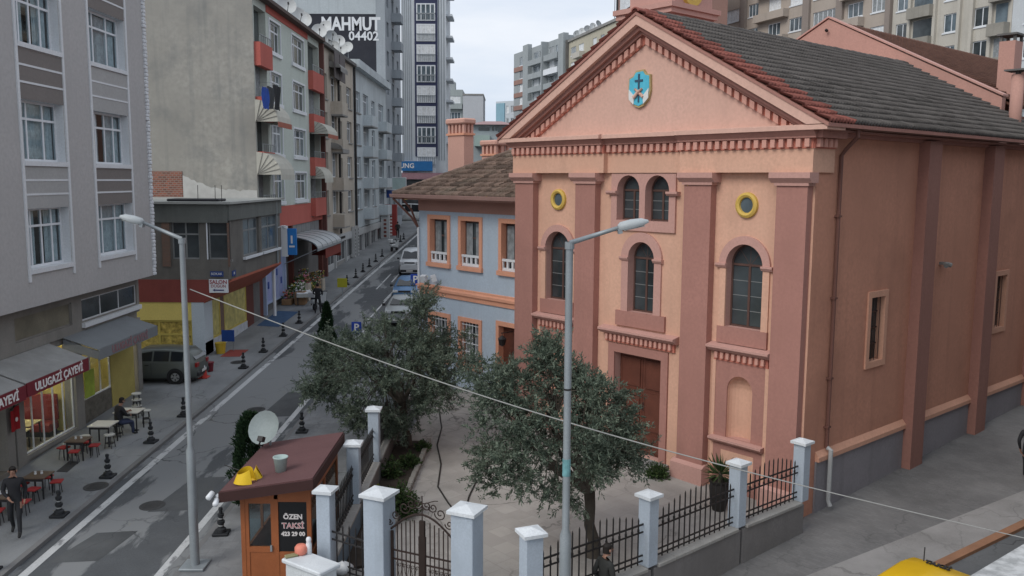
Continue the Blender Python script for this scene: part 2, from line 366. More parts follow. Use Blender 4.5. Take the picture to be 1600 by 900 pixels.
REDKERB=mat('red_kerb',(.30,.155,.09),.9,.2,1.5,.3,40,stain=.4)
def sheet(b,pts,zf,n=8,h=None,mi=0):
    """quad patch following the ground; pts are 4 xy corners; h drops a skirt"""
    (ax,ay),(bx,by),(cx,cy),(dx,dy)=pts
    def fn(u,v):
        x=(ax*(1-u)+bx*u)*(1-v)+(dx*(1-u)+cx*u)*v; y=(ay*(1-u)+by*u)*(1-v)+(dy*(1-u)+cy*u)*v
        return (x,y,zf(x,y))
    b.grid(fn,max(1,n//4),n,mi)
    if h:
        for (p,q) in (((ax,ay),(bx,by)),((bx,by),(cx,cy)),((cx,cy),(dx,dy)),((dx,dy),(ax,ay))):
            for k in range(n):
                u,v=k/n,(k+1)/n; p1=(p[0]+(q[0]-p[0])*u,p[1]+(q[1]-p[1])*u);p2=(p[0]+(q[0]-p[0])*v,p[1]+(q[1]-p[1])*v)
                b.quad((*p1,zf(*p1)-h),(*p2,zf(*p2)-h),(*p2,zf(*p2)),(*p1,zf(*p1)),mi)
b=B(); gx=[-1000,-200,-60,-30,-12,0,12,30,60,200,1000]; gy=[-400,-60,0,20,60,100,140,300,1500]
b.add([(x,y,G(x,y)-.006) for y in gy for x in gx],[(j*11+i,j*11+i+1,(j+1)*11+i+1,(j+1)*11+i) for j in range(len(gy)-1) for i in range(10)])
struct('ground',b,GROUNDM)
lx=lambda y:-11.10+.0046*(y-19); rx=lambda y:-7.99+.0070*(y-19)
KL=.36; KR=.40
b=B(); sheet(b,[(lx(-20)-KL,-20),(rx(-20)+KR,-20),(rx(140)+KR,140),(lx(140)-KL,140)],lambda x,y:G(x,y)+.002,40); struct('road',b,ASPH)
b=B(); sheet(b,[(lx(-5)-.11,-5),(lx(-5)+.11,-5),(lx(118)+.11,118),(lx(118)-.11,118)],lambda x,y:G(x,y)+.007,60); struct('road_edge_line',b,LINEM)
b=B(); sheet(b,[(rx(-5)-.10,-5),(rx(-5)+.10,-5),(rx(46)+.10,46),(rx(46)-.10,46)],lambda x,y:G(x,y)+.007,40); struct('road_edge_line',b,LINEM)
# pale parking-bay dashes on the carriageway further up
for (a,c,d,e) in ((588,452,611,428),(600,470,640,430),(575,500,610,462),(612,441,650,398)):
    p=gnd(a,c);q=gnd(d,e);b=B();sheet(b,[(p[0]-.05,p[1]),(p[0]+.05,p[1]),(q[0]+.05,q[1]),(q[0]-.05,q[1])],lambda x,y:G(x,y)+.007,4);struct('road_marking',b,LINEM)
PV=.10
b=B(); sheet(b,[(-17,-20),(lx(-20)-KL-.16,-20),(lx(140)-KL-.16,140),(-17,140)],lambda x,y:G(x,y)+PV,48,h=.2); struct('left_pavement',b,PAVEM)
b=B(); sheet(b,[(lx(-20)-KL-.16,-20),(lx(-20)-KL,-20),(lx(140)-KL,140),(lx(140)-KL-.16,140)],lambda x,y:G(x,y)+PV+.003,48,h=.25); struct('left_kerb',b,KERBM)
b=B(); sheet(b,[(-45,34.6),(-17.01,34.6),(-17.01,40.0),(-45,40.0)],lambda x,y:G(x,y)+PV-.004,12); struct('alley_paving',b,PAVEM)
b=B(); sheet(b,[(rx(-20)+KR+.14,-20),(3.5,-20),(-3.2,44),(rx(44)+KR+.14,44)],lambda x,y:G(x,y)+PV,30,h=.2); struct('right_pavement',b,PAVER)
b=B(); sheet(b,[(rx(-20)+KR,-20),(rx(-20)+KR+.14,-20),(rx(44)+KR+.14,44),(rx(44)+KR,44)],lambda x,y:G(x,y)+PV+.003,30,h=.25); struct('right_kerb',b,KERBM)
b=B(); sheet(b,[(-5.2,44.02),(-2,44.02),(-2,110),(-5.2,110)],lambda x,y:G(x,y)+PV,30,h=.2); struct('far_right_pavement',b,PAVER)
# tarmac repairs and manhole covers in the carriageway
PATCH=roadmat('tarmac_repair',(.072,.076,.079),(.10,.105,.108),(.4,.65),(.6,.4,1))
for (a,c) in (((428,652),(470,612)),((262,800),(330,745)),((520,560),(548,530)),((110,880),(185,830))):
    p=gnd(*a);q=gnd(*c); b=B(); sheet(b,[(p[0]-.55,p[1]),(p[0]+.6,p[1]+.1),(q[0]+.5,q[1]),(q[0]-.5,q[1]-.1)],lambda x,y:G(x,y)+.0055,6); struct('road_patch',b,PATCH)
MANH=mat('cast_iron_cover',(.05,.05,.05),.7,.2,6,.4,30)
for k,(x,y,dz) in enumerate(((238,790,.004),(400,640,.004),(372,566,.104),(150,760,.104))):
    p=gnd(x,y,dz); b=B(); b.lathe([(.34,0),(.34,.008),(.29,.010),(.28,.006)],20)
    for i in range(5): b.box(-.2,.2,-.16+.08*i-.012,-.16+.08*i+.012,.006,.012)
    o=b.obj('manhole_cover',MANH,None,loc=p,rot=(math.atan(.035),-math.atan(.015),0)); tag(o,['round manhole cover in the road left of the near lamp pole','round manhole cover in the road beyond the kiosk','round manhole cover in the pavement before the corner shop','round manhole cover in the pavement by the third bollard'][k],'manhole cover','manhole covers')
# church frame and courtyard
C=gnd(1249,812); CH=Fr((C[0],C[1],0.0),-AF)
def CY(x,y): return .40+.018*(y-21)
HB=1.2            # blue house stands this far behind the church front
yard=[(-3.80,17.42),(.40,15.25)]
pA=CH.w(-.15,-9.2,0);pB=CH.w(-.12,.2,0);pC=CH.w(-11.4,.3,0);pD=CH.w(-11.4,HB+.3,0);pE=CH.w(-17.6,HB+.3,0)
poly=[(-3.85,17.45),(.35,15.35),pA[:2],pB[:2],pC[:2],pD[:2],pE[:2]]
b=B(); top=[(x,y,CY(x,y)) for x,y in poly]; n=len(top); bot=[(x,y,z-.9) for x,y,z in top]
b.add(top+bot,[tuple(range(n))]+[(n+i,n+(i+1)%n,(i+1)%n,i) for i in range(n)]); struct('courtyard',b,YARDM)
# side street along the church, pale pavement strip with its red kerb
e0=gnd(1278,897);e1=gnd(1600,770);k0=gnd(1460,882);k1=gnd(1600,815)
def ext(p,q,t): return (p[0]+(q[0]-p[0])*t,p[1]+(q[1]-p[1])*t)
s0,s1=ext(e0,e1,-1.3),ext(e0,e1,4.5); r0,r1=ext(k0,k1,-4.2),ext(k0,k1,9)
w0=CH.w(.0,-10.2,0)[:2];w1=CH.w(.0,45,0)[:2]
b=B(); sheet(b,[w0,s0,s1,w1],lambda x,y:G(x,y)+.006,24); struct('side_street',b,SIDEST)
b=B(); sheet(b,[s0,r0,r1,s1],lambda x,y:G(x,y)+.07,24,h=.2); struct('side_pavement',b,SIDEPV)
dxk=(.22*(k1[1]-k0[1])/math.hypot(k1[0]-k0[0],k1[1]-k0[1]),-.22*(k1[0]-k0[0])/math.hypot(k1[0]-k0[0],k1[1]-k0[1]))
b=B(); sheet(b,[r0,(r0[0]+dxk[0],r0[1]+dxk[1]),(r1[0]+dxk[0],r1[1]+dxk[1]),r1],lambda x,y:G(x,y)+.075,24,h=.25); struct('side_kerb',b,REDKERB)
# ================================================================ CHURCH
church=thing('church','peach and mauve plastered church with a pediment, pilasters and a dark tiled roof','church',(C[0],C[1],0),-AF)
XC=-5.42; XL=-10.97; HL=5.97; ZT=13.56; SL=.553; ZC=10.26
PIL=[(-10.89,-10.0),(-8.04,-7.19),(-3.81,-2.91),(-.92,-.06)]
BX=[-9.02,-5.47,-1.92]
OP=[]
for k,xc in enumerate(BX):
    hw=.57 if k!=1 else .5
    OP.append((xc-hw,xc+hw,4.98,7.24 if k!=1 else 7.10,True))
    if k!=1: OP.append((xc-.40,xc+.40,1.90,3.67,True))
OP+=[(-6.45,-4.62,.62,3.68),(-6.46,-5.58,7.72,9.05,True),(-5.36,-4.48,7.72,9.05,True)]
b=B()
wall(b,XL,0,0,9.12,0,[o for o in OP if o[2]>4 or o[3]<3.68 or o[0]<-6],.30,0,1,16)
b.obj('front_wall',[PEACH,MAUVEL],church)
# niche backs (curved, peach)
for xc in (BX[0],BX[2]):
    b=B(); n=12;z1=3.27
    for i in range(n):
        a0,a1=math.pi*i/n,math.pi*(i+1)/n
        P0=(xc-.40*math.cos(a0),.30*math.sin(a0));P1=(xc-.40*math.cos(a1),.30*math.sin(a1))
        b.quad((*P0,1.9),(*P1,1.9),(*P1,z1),(*P0,z1))
        for j in range(5):
            e0,e1=math.pi/2*j/5,math.pi/2*(j+1)/5
            def S(a,e): return (xc-.40*math.cos(a)*math.cos(e),.30*math.sin(a)*math.cos(e),z1+.40*math.sin(e))
            b.quad(S(a0,e0),S(a1,e0),S(a1,e1),S(a0,e1))
    b.obj('niche',PEACH,church,True)
    B().box(xc-.41,xc+.41,-.02,.31,1.86,1.908).obj('niche_shelf',MAUVEL,church)
# pilasters
for (a,c) in PIL:
    p=B().box(a,c,-.25,0,.9,8.84).obj('pilaster',MAUVE,church)
    b=B(); b.box(a-.05,c+.05,-.30,0,8.79,8.86); b.prism([(-.0,8.86),(-.30,8.86),(-.42,8.98),(-.42,9.12),(0,9.12)],'x',a-.14,c+.14); b.obj('capital',MAUVEL,p)
    b=B(); b.box(a-.10,c+.10,-.40,0,0,.82); b.prism([(0,.82),(-.40,.82),(-.40,.93),(-.27,1.0),(0,1.0)],'x',a-.10,c+.10); b.obj('pilaster_base',MAUVEL,p)
# frieze, dentil courses, cornice: proud over the side bays, set back in the middle
DENT=mat('dentil_face',(.62,.33,.265),.9,.06,2,.1,60)
dm=B().box(-.062,.062,-.10,0,0,.2).mesh('dentil',DENT)
for (a,c,y) in ((XL-.02,-6.84,-.27),(-6.84,-3.98,-.10),(-3.98,.06,-.27)):
    B().box(a,c,y,0,9.12,9.70).obj('frieze',PEACH,church)
    r=B().box(a-.0,c+.0,y-.02,0,9.70,9.95).obj('dentil_course',REDDEN,church)
    n=int((c-a)/.235)
    for i in range(n): link('dentil',dm,r,(a+(i+.5)*(c-a)/n,y-.02,9.735))
    b=B(); b.prism([(0,9.95),(y-.14,9.95),(y-.14,9.99),(y-.26,10.13),(0,10.13)],'x',a-(.1 if a<-7 else 0),c+(.12 if c>-1 else 0)); b.obj('cornice_bed',MAUVE,church)
b=B()
for (a,c,y) in ((XC-HL,-6.80,-.56),(-6.80,-4.02,-.44),(-4.02,XC+HL,-.56)): b.prism([(.3,10.13),(y,10.13),(y,10.24),(y+.06,ZC),(.3,ZC)],'x',a,c)
b.obj('cornice',PINK,church)
# side return of frieze and dentils at the street corner
B().box(0,.058,-.26,.75,9.121,9.699).obj('frieze_return',PEACH,church)
r=B().box(0,.08,-.25,.75,9.701,9.95).obj('dentil_course',REDDEN,church)
for i in range(4): link('dentil',dm,r,(.08,-.12+i*.235,9.735),(0,0,math.pi/2))
B().box(0,.3,-.3,.9,9.951,10.13).obj('cornice_bed',MAUVE,church)
# pediment
b=B(); b.add([(XC-5.5,-.12,ZC),(XC+5.5,-.12,ZC),(XC,-.12,ZC+5.5*SL)],[(0,1,2)]); b.obj('pediment_wall',PINK,church)
def rake(off0,off1,y0,y1,xe=None):
    b=B()
    for s in (-1,1):
        e0=(ZT-off0-ZC)/SL;e1=(ZT-off1-ZC)/SL
        pts=[(XC,ZT-off0),(XC,ZT-off1),(XC+s*e1,ZC),(XC+s*e0,ZC)]
        if s<0: pts=pts[::-1]
        b.prism(pts[::-1],'y',y0,y1)
    return b
rake(0,.30,-.57,.2).obj('raking_cornice',PINK,church)
rake(.30,.44,-.42,.2).obj('raking_soffit',MAUVE,church)
rake(.44,.54,-.30,.2).obj('raking_fillet',MAUVE,church)
rc=rake(.54,.80,-.16,.2).obj('raking_dentil_course',REDDEN,church)
for s in (-1,1):
    b=B(); w=.07;h=.2;d=w*SL*s
    b.add([(-w,-.1,d),(w,-.1,-d),(w,0,-d),(-w,0,d),(-w,-.1,d+h),(w,-.1,-d+h),(w,0,-d+h),(-w,0,d+h)],[(3,2,1,0),(4,5,6,7),(0,1,5,4),(1,2,6,5),(2,3,7,6),(3,0,4,7)])
    me=b.mesh('raking_dentil',DENT); n=21
    for i in range(n):
        x=XC+s*(.16+i*.235); link('raking_dentil',me,rc,(x,-.16,ZT-.775-abs(x-XC)*SL))
# coat of arms on the pediment
cx,cz=CH.px(1001,138,-.14)[0],CH.px(1001,138,-.14)[2]
TEAL=mat('crest_blue',(.10,.50,.66),.5,.15,8,.05); CRW=mat('crest_white',(.72,.72,.70),.6,.1,8,.05); CRD=mat('crest_dark',(.045,.09,.14),.6,.1,8,0); SKINM=mat('crest_skin',(.62,.40,.32),.6,.1,8,0); GOLD=mat('crest_gold',(.45,.36,.18),.5,.2,8,.05)
sh=[(-.40,.30),(-.24,.36),(-.14,.50),(.14,.52),(.24,.40),(.40,.36),(.42,-.10),(.34,-.34),(.16,-.50),(0,-.56),(-.18,-.50),(-.36,-.32),(-.42,-.08)][::-1]
crest=B().prism([(cx+x*1.0,cz+z*1.0) for x,z in sh],'y',-.20,-.11).obj('coat_of_arms',GOLD,church,label='blue shield with a dark cross and crossed white-sleeved arms')
B().prism([(cx+x*.9,cz+z*.9) for x,z in sh],'y',-.216,-.20).obj('shield_field',TEAL,crest)
b=B(); b.box(cx-.03,cx+.03,-.236,-.217,cz-.02,cz+.40); b.box(cx-.15,cx-.03,-.236,-.217,cz+.18,cz+.24); b.box(cx+.03,cx+.15,-.236,-.217,cz+.18,cz+.24); b.box(cx-.025,cx+.025,-.234,-.217,cz-.40,cz-.18); b.obj('cross',CRD,crest)
for s in (-1,1):
    b=B(); b.prism([(cx+s*x,cz+z) for x,z in ([(-.37,-.02),(-.36,-.30),(-.18,-.46),(-.16,-.22)] if s>0 else [(-.16,-.22),(-.18,-.46),(-.36,-.30),(-.37,-.02)])],'y',-.238-.004*s,-.217); b.obj('sleeve',CRW,crest)
    b=B(); b.tube([(cx-s*.17,-.235-.015*s,cz-.26),(cx,-.245-.02*s,cz-.12),(cx+s*.14,-.235,cz-.02)],[.055,.05,.035],6); b.obj('forearm',SKINM,crest,True)
# arched windows
def arched(xc,hw,z0,z1,y,par,cols=2,rows=4,fm=FRAMEBR,fan=True):
    zs=z1-hw; b=B(); n=14; t=.05
    def ring(r0,r1,ya,yb):
        for i in range(n):
            a0,a1=math.pi*i/n,math.pi*(i+1)/n
            p=lambda r,a,yy:(xc-r*math.cos(a),yy,zs+r*math.sin(a))
            b.quad(p(r0,a0,ya),p(r0,a1,ya),p(r1,a1,ya),p(r1,a0,ya)); b.quad(p(r0,a0,ya),p(r0,a0,yb),p(r0,a1,yb),p(r0,a1,ya))
    ring(hw-t,hw+.01,y,y+.05)
    b.box(xc-hw-.01,xc-hw+t,y,y+.05,z0,zs); b.box(xc+hw-t,xc+hw+.01,y,y+.05,z0,zs); b.box(xc-hw+t,xc+hw-t,y,y+.05,z0,z0+t)
    b.box(xc-hw+t,xc+hw-t,y+.004,y+.05,zs-.03,zs+.03); b.box(xc-.035,xc+.035,y+.002,y+.05,z0+t,zs-.03)
    if fan:
        for a in (.9,math.pi/2,math.pi-.9): b.tube([(xc,y+.03,zs),(xc-(hw-t)*math.cos(a),y+.03,zs+(hw-t)*math.sin(a))],.010,4)
    w=b.obj('arched_window',fm,par)
    gb=mat('glazing_bar',(.23,.24,.24),.6,.1,5,0)
    for s in (-1,1):
        for r in range(rows):
            za=z0+t+(zs-.03-z0-t)*r/rows; zb=z0+t+(zs-.03-z0-t)*(r+1)/rows
            xa,xb=(xc-hw+t,xc-.035) if s<0 else (xc+.035,xc+hw-t)
            B().box(xa,xb,y+.026,y+.034,za+.008,zb-.008).obj('pane',GLASSD,w)
            if r: B().box(xa,xb,y+.018,y+.04,za-.008,za+.008).obj('glazing_bar',gb,w)
    b=B(); p=[(xc-(hw-t)*math.cos(math.pi*i/n),zs+.03+(hw-t-.03)*math.sin(math.pi*i/n)) for i in range(n+1)]
    b.prism(p[::-1],'y',y+.026,y+.034); b.obj('fanlight_pane',GLASSD,w)
    return w
def archivolt(b,xc,r0,r1,zs,y0,y1,n=18):
    for i in range(n):
        a0,a1=math.pi*i/n,math.pi*(i+1)/n
        p=lambda r,a,yy:(xc-r*math.cos(a),yy,zs+r*math.sin(a))
        b.quad(p(r0,a0,y0),p(r0,a1,y0),p(r1,a1,y0),p(r1,a0,y0)); b.quad(p(r1,a0,y0),p(r1,a1,y0),p(r1,a1,y1),p(r1,a0,y1)); b.quad(p(r0,a0,y1),p(r0,a1,y1),p(r0,a1,y0),p(r0,a0,y0))
ldm=B().box(-.045,.045,-.09,0,0,.17).mesh('dentil',DENT)
def lintel(x0,x1,z,par):
    b=B(); b.prism([(0,z-.14),(-.16,z-.14),(-.30,z-.03),(-.30,z+.03),(0,z+.09)],'x',x0,x1); o=b.obj('lintel',MAUVEL,par)
    B().box(x0+.12,x1-.12,-.06,0,z-.40,z-.141).obj('dentil_course',REDDEN,o)
    n=int((x1-x0-.3)/.17)
    for i in range(n): link('dentil',ldm,o,(x0+.15+(i+.5)*(x1-x0-.3)/n,-.06,z-.33))
    return o
for k,xc in enumerate(BX):
    hw=.57 if k!=1 else .5; zt=7.24 if k!=1 else 7.10; zs=zt-hw
    b=B(); archivolt(b,xc,hw,hw+(.22 if k!=1 else .28),zs,-.07,0)
    if k==1:
        for s in (-1,1): b.box(xc+s*hw,xc+s*(hw+.26),-.06,0,4.98,zs-.0)
    sur=b.obj('window_surround',MAUVEL,church)
    for s in (-1,1):
        bb=B(); bb.prism([(0,zs-.09),(-.08,zs-.09),(-.13,zs-.02),(-.13,zs+.03),(0,zs+.03)],'x',xc+s*(hw-.03)-(.0 if s>0 else .34),xc+s*(hw-.03)+(.34 if s>0 else 0)); bb.obj('impost',MAUVEL,sur)
        if k!=1: B().box(xc+s*(hw+.0),xc+s*(hw+.20),-.05,0,4.98,zs-.09).obj('jamb_strip',PEACH,sur)
    arched(xc,hw,4.98,zt,.22,church)
    ap=B().box(xc-.78 if k!=1 else xc-.95,xc+.78 if k!=1 else xc+.95,-.08,0,4.53,4.98).obj('apron',MAUVE,church)
    if k!=1:
        lintel(xc-.97,xc+.97,4.43,church)
        b=B(); wall(b,xc-.78,xc+.78,1.92,4.03,-.04,[(xc-.40,xc+.40,1.92,3.67,True)],.04); b.obj('niche_panel',MAUVE,church)
        for s in (-1,1): B().box(xc+s*.78,xc+s*.88,-.06,0,.4,4.03).obj('panel_border',PEACH,church)
        b=B(); b.prism([(0,1.76),(-.16,1.76),(-.25,1.84),(-.25,1.90),(0,1.92)],'x',xc-.84,xc+.84); b.obj('niche_ledge',MAUVEL,church)
        pb=B().box(xc-.78,xc+.78,-.05,0,.0,1.76).obj('base_panel',MAUVE,church)
        B().box(xc-.52,xc+.52,-.056,-.05,.75,1.55).obj('panel_inset',PEACH,pb)
        # round window with a yellow ring
        b=B(); n=28;zc=8.27
        for i in range(n):
            a0,a1=2*math.pi*i/n,2*math.pi*(i+1)/n
            pr=[(.20,-.01),(.21,-.075),(.27,-.11),(.33,-.075),(.34,0)]
            for (r0,y0),(r1,y1) in zip(pr[:-1],pr[1:]):
                b.quad((xc+r0*math.cos(a0),y0,zc+r0*math.sin(a0)),(xc+r1*math.cos(a0),y1,zc+r1*math.sin(a0)),(xc+r1*math.cos(a1),y1,zc+r1*math.sin(a1)),(xc+r0*math.cos(a1),y0,zc+r0*math.sin(a1)))
        oc=b.obj('round_window_ring',YELLOWR,church,True)
        B().prism([(xc+.205*math.cos(2*math.pi*i/n),zc-.205*math.sin(2*math.pi*i/n)) for i in range(n)],'y',-.016,-.008).obj('pane',GLASSB,oc)
# twin window over the door
b=B(); wall(b,-6.69,-4.25,7.42,9.10,-.07,[(-6.46,-5.58,7.72,9.05,True),(-5.36,-4.48,7.72,9.05,True)],.07)
for (u,v,w,z) in ((-6.69,-4.25,7.42,7.42),): b.quad((u,0,w),(u,-.07,w),(v,-.07,w),(v,0,w))
b.quad((-6.69,0,7.42),(-6.69,-.07,7.42),(-6.69,-.07,9.1),(-6.69,0,9.1)); b.quad((-4.25,-.07,7.42),(-4.25,0,7.42),(-4.25,0,9.1),(-4.25,-.07,9.1))
tw=b.obj('twin_window_surround',MAUVEL,church)
for (a,c) in ((-6.82,-6.42),(-4.52,-4.12)): B().prism([(0,8.47),(-.13,8.47),(-.19,8.53),(-.19,8.59),(0,8.59)],'x',a,c).obj('impost',MAUVEL,tw)
arched(-6.02,.44,7.72,9.05,.22,church,rows=3,fan=False); arched(-4.92,.44,7.72,9.05,.22,church,rows=3,fan=False)
# door
b=B(); b.box(-6.70,-6.45,-.06,0,.62,3.94); b.box(-4.62,-4.37,-.06,0,.62,3.94); b.box(-6.45,-4.62,-.06,0,3.68,3.94); b.obj('door_surround',MAUVE,church)
lintel(-6.95,-4.02,4.38,church)
for s in (0,1):
    x0=-6.45+s*.915; dl=B().box(x0+.006,x0+.909,.24,.29,.64,3.68).obj('door_leaf',DARKWOOD,church)
    for (a,c) in ((.75,1.25),(1.4,2.55),(2.7,3.5)):
        b=B(); b.box(x0+.12,x0+.80,.215,.239,a,c); dp=b.obj('door_panel',DARKWOOD,dl)
        b=B(); b.box(x0+.09,x0+.12,.205,.238,a-.03,c+.03); b.box(x0+.80,x0+.83,.205,.238,a-.03,c+.03); b.box(x0+.12,x0+.8,.205,.238,a-.03,a); b.box(x0+.12,x0+.8,.205,.238,c,c+.03)
        b.obj('panel_moulding',DARKWOOD,dl)
b=B(); b.tube([(-5.46,.235,1.95),(-5.46,.19,1.98),(-5.46,.19,2.2),(-5.46,.235,2.23)],.014,6); b.obj('door_handle',IRON,church)
for k in range(2): B().cbox(-6.95+.15*k,-4.1-.15*k,-.75+.32*k,-.02,.3+.0*k,.47+.145*k,.01).obj('door_step',CONC,church)
# side wall (plane x=0), built in a child frame turned to run along the side street
RZ=math.pi/2
b=B(); W1=(2.97,4.10,3.78,5.92);W2=(11.75,12.95,3.78,5.92); ins=.17
op=[(a+ins,c-ins,d+ins,e-ins) for a,c,d,e in (W1,W2)]
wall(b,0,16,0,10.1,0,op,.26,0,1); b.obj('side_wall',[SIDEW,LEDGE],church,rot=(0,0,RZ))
for (a,c,d,e) in (W1,W2):
    b=B(); b.box(a,c,-.05,0,d,d+ins); b.box(a,c,-.05,0,e-ins,e); b.box(a,a+ins,-.05,0,d+ins,e-ins); b.box(c-ins,c,-.05,0,d+ins,e-ins)
    o=b.obj('side_window',LEDGE,church,rot=(0,0,RZ))
    b=B(); b.box(a+ins,c-ins,.20,.21,d+ins,e-ins); b.obj('pane',GLASSD,o)
    b=B(); b.box((a+c)/2-.03,(a+c)/2+.03,.16,.199,d+ins,e-ins)
    for q in range(1,4): b.box(a+ins,c-ins,.162,.198,d+ins+q*(e-d-2*ins)/4-.015,d+ins+q*(e-d-2*ins)/4+.015)
    b.obj('window_frame',FRAMEBR,o)
    for q in range(4): B().tube([(a+ins+.1+q*.2,.06,d+ins),(a+ins+.1+q*.2,.06,e-ins)],.009,5).obj('window_bar',IRON,o)
for y in (5.53,10.22,15.0):
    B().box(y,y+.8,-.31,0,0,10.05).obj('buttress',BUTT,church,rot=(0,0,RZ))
for (a,c) in ((.62,5.53),(6.33,10.22),(11.02,15.0)):
    b=B(); b.prism([(0,1.66),(-.12,1.66),(-.12,1.78),(0,1.92)],'x',a,c); b.obj('wall_ledge',LEDGE,church,rot=(0,0,RZ))
    B().box(a,c,-.05,0,-.3,1.659).obj('plinth',GREYPL,church,rot=(0,0,RZ))
b=B(); b.box(0,16,-.34,0,10.1,10.16); b.box(0,16,-.10,0,10.0,10.1); b.obj('soffit',MAUVE,church,rot=(0,0,RZ))
# gutter, downpipes
GUT=mat('brown_gutter',(.20,.115,.095),.6,.12,2,.05)
b=B(); b.prism([(-.40,10.17),(-.54,10.18),(-.58,10.30),(-.54,10.31),(-.52,10.22),(-.42,10.21)],'x',.55,16); b.obj('gutter',GUT,church,rot=(0,0,RZ))
PIPE=mat('brown_pipe',(.15,.07,.055),.6,.15,2,.05)
b=B(); b.tube([(1.05,-.48,10.18),(1.05,-.48,10.0),(1.05,-.18,9.7),(1.05,-.075,9.55),(1.05,-.075,1.95)],.05,8)
for z in (8,5.9,3.8,2.5): b.box(.97,1.13,-.13,0,z,z+.05)
b.obj('downpipe',PIPE,church,rot=(0,0,RZ))
b=B(); b.tube([(1.05,-.10,1.97),(1.05,-.2,1.93),(1.05,-.2,.55),(1.05,-.26,.42)],.06,8); b.obj('downpipe_foot',mat('pale_pipe',(.36,.37,.37),.6,.1,2,.05,stain=.3),church,rot=(0,0,RZ))
b=B(); b.box(7.35,7.5,-.14,0,6.42,6.5); b.tube([(7.42,-.14,6.46),(7.3,-.24,6.40)],[.05,.08],8); b.tube([(7.45,-.14,6.46),(7.6,-.24,6.40)],[.05,.08],8); b.obj('floodlight',mat('floodlight_grey',(.2,.2,.19),.5,.1,3,0),church,rot=(0,0,RZ))
# other walls closing the body
b=B(); b.quad((XL,16,0),(XL,0,0),(XL,0,10.1),(XL,16,10.1)); b.quad((0,16,0),(XL,16,0),(XL,16,10.1),(0,16,10.1)); b.obj('back_wall',SIDEW,church)
# ---- roof: deck, individual tiles
ZR=13.62; EX=6.02
def rz(x): return ZR-SL*abs(x-XC)
b=B()
for s in (-1,1):
    pts=[(XC,rz(XC)-.02),(XC+s*EX,rz(XC+EX)-.02),(XC+s*EX,rz(XC+EX)-.10),(XC,rz(XC)-.10)]
    b.prism(pts if s<0 else pts[::-1],'y',-.60,16)
roof=b.obj('roof',MAUVE,church)
TDK=mat('dark_roof_tile',(.115,.104,.096),.92,.25,1.2,.25,30,stain=.35,scol=(.05,.05,.045),orand=.22); TRD=mat('red_roof_tile',(.27,.095,.075),.9,.2,2,.2,30,stain=.3,orand=.25)
def tile(w,l,th=.075,n=8,amp=.034):
    b=B(); top=[];bot=[]
    for i in range(n+1):
        u=i/n; z=amp*math.cos(u*4*math.pi)
        top+=[(u*w,0,z+th),(u*w,l,z*.8+.004)]; bot+=[(u*w,0,z)]
    k=len(top); vs=top+bot
    fs=[(2*i,2*i+2,2*i+3,2*i+1) for i in range(n)]+[(k+i,k+i+1,2*i+2,2*i) for i in range(n)]
    b.add(vs,fs); return b
# tile local: x across, y up-slope.  right slope: across = church +y, up-slope = toward ridge (-x)
ang=math.atan(SL); slen=EX/math.cos(ang); NR=18; rl=slen/NR; TW=.31
def tmat(s): # local axes -> church axes for slope s
    up=Vector((-s*math.cos(ang),0,math.sin(ang))); ac=Vector((0,1 if s>0 else -1,0)); no=ac.cross(up)
    return Matrix((ac,up,no)).transposed()
meD=tile(TW,rl*1.16).mesh('roof_tile',TDK,True); meR=tile(TW,rl*1.16).mesh('roof_tile',TRD,True)
rows=[]
for s in (1,-1):
    R3=tmat(s); e=R3.to_euler()
    big=B(); k=0
    NC=int(16.6/TW)
    for r in range(NR):
        for c in range(NC):
            d=rl*r; x=XC+s*(EX-d*math.cos(ang)); z=rz(XC+EX)+d*math.sin(ang)+.012
            y=-.62+c*TW if s>0 else -.62+(c+1)*TW
            red=c<4-(r%2) if s>0 else c<3
            jz=random.uniform(-.006,.006)
            if s>0 and red: link('verge_tile',meR,roof,(x,y,z+jz),e)
            elif s>0 and r<8 and c<37: link('roof_tile',meD,roof,(x,y,z+jz),e)
            elif red and s<0 and c<1: link('verge_tile',meR,roof,(x,y,z+jz),e)
            elif s>0 or c<6:
                t_=tile(TW,rl*1.16,n=4 if s<0 else 8); big.add([R3@Vector(v)+Vector((x,y,z+jz)) for v in t_.v],t_.f)
    if big.v:
        o=big.obj('upper_roof_tiles' ,TDK,roof,True); o['kind']='stuff'
b=B()
me=B()
for i in range(6): 
    a0,a1=math.pi*i/6,math.pi*(i+1)/6
    me.quad((-.15*math.cos(a0),0,.13*math.sin(a0)),(-.15*math.cos(a1),0,.13*math.sin(a1)),(-.13*math.cos(a1),.48,.11*math.sin(a1)),(-.13*math.cos(a0),.48,.11*math.sin(a0)))
    me.quad((-.15*math.cos(a0),0,.13*math.sin(a0)),(-.11*math.cos(a0),0,.09*math.sin(a0)),(-.11*math.cos(a1),0,.09*math.sin(a1)),(-.15*math.cos(a1),0,.13*math.sin(a1)))
mD=me.mesh('ridge_tile',TDK,True); mR=me.mesh('ridge_tile',TRD,True)
for i in range(38): link('ridge_tile',mR if i<2 else mD,roof,(XC,-.64+i*.435,ZR-.01+random.uniform(-.008,.008)))
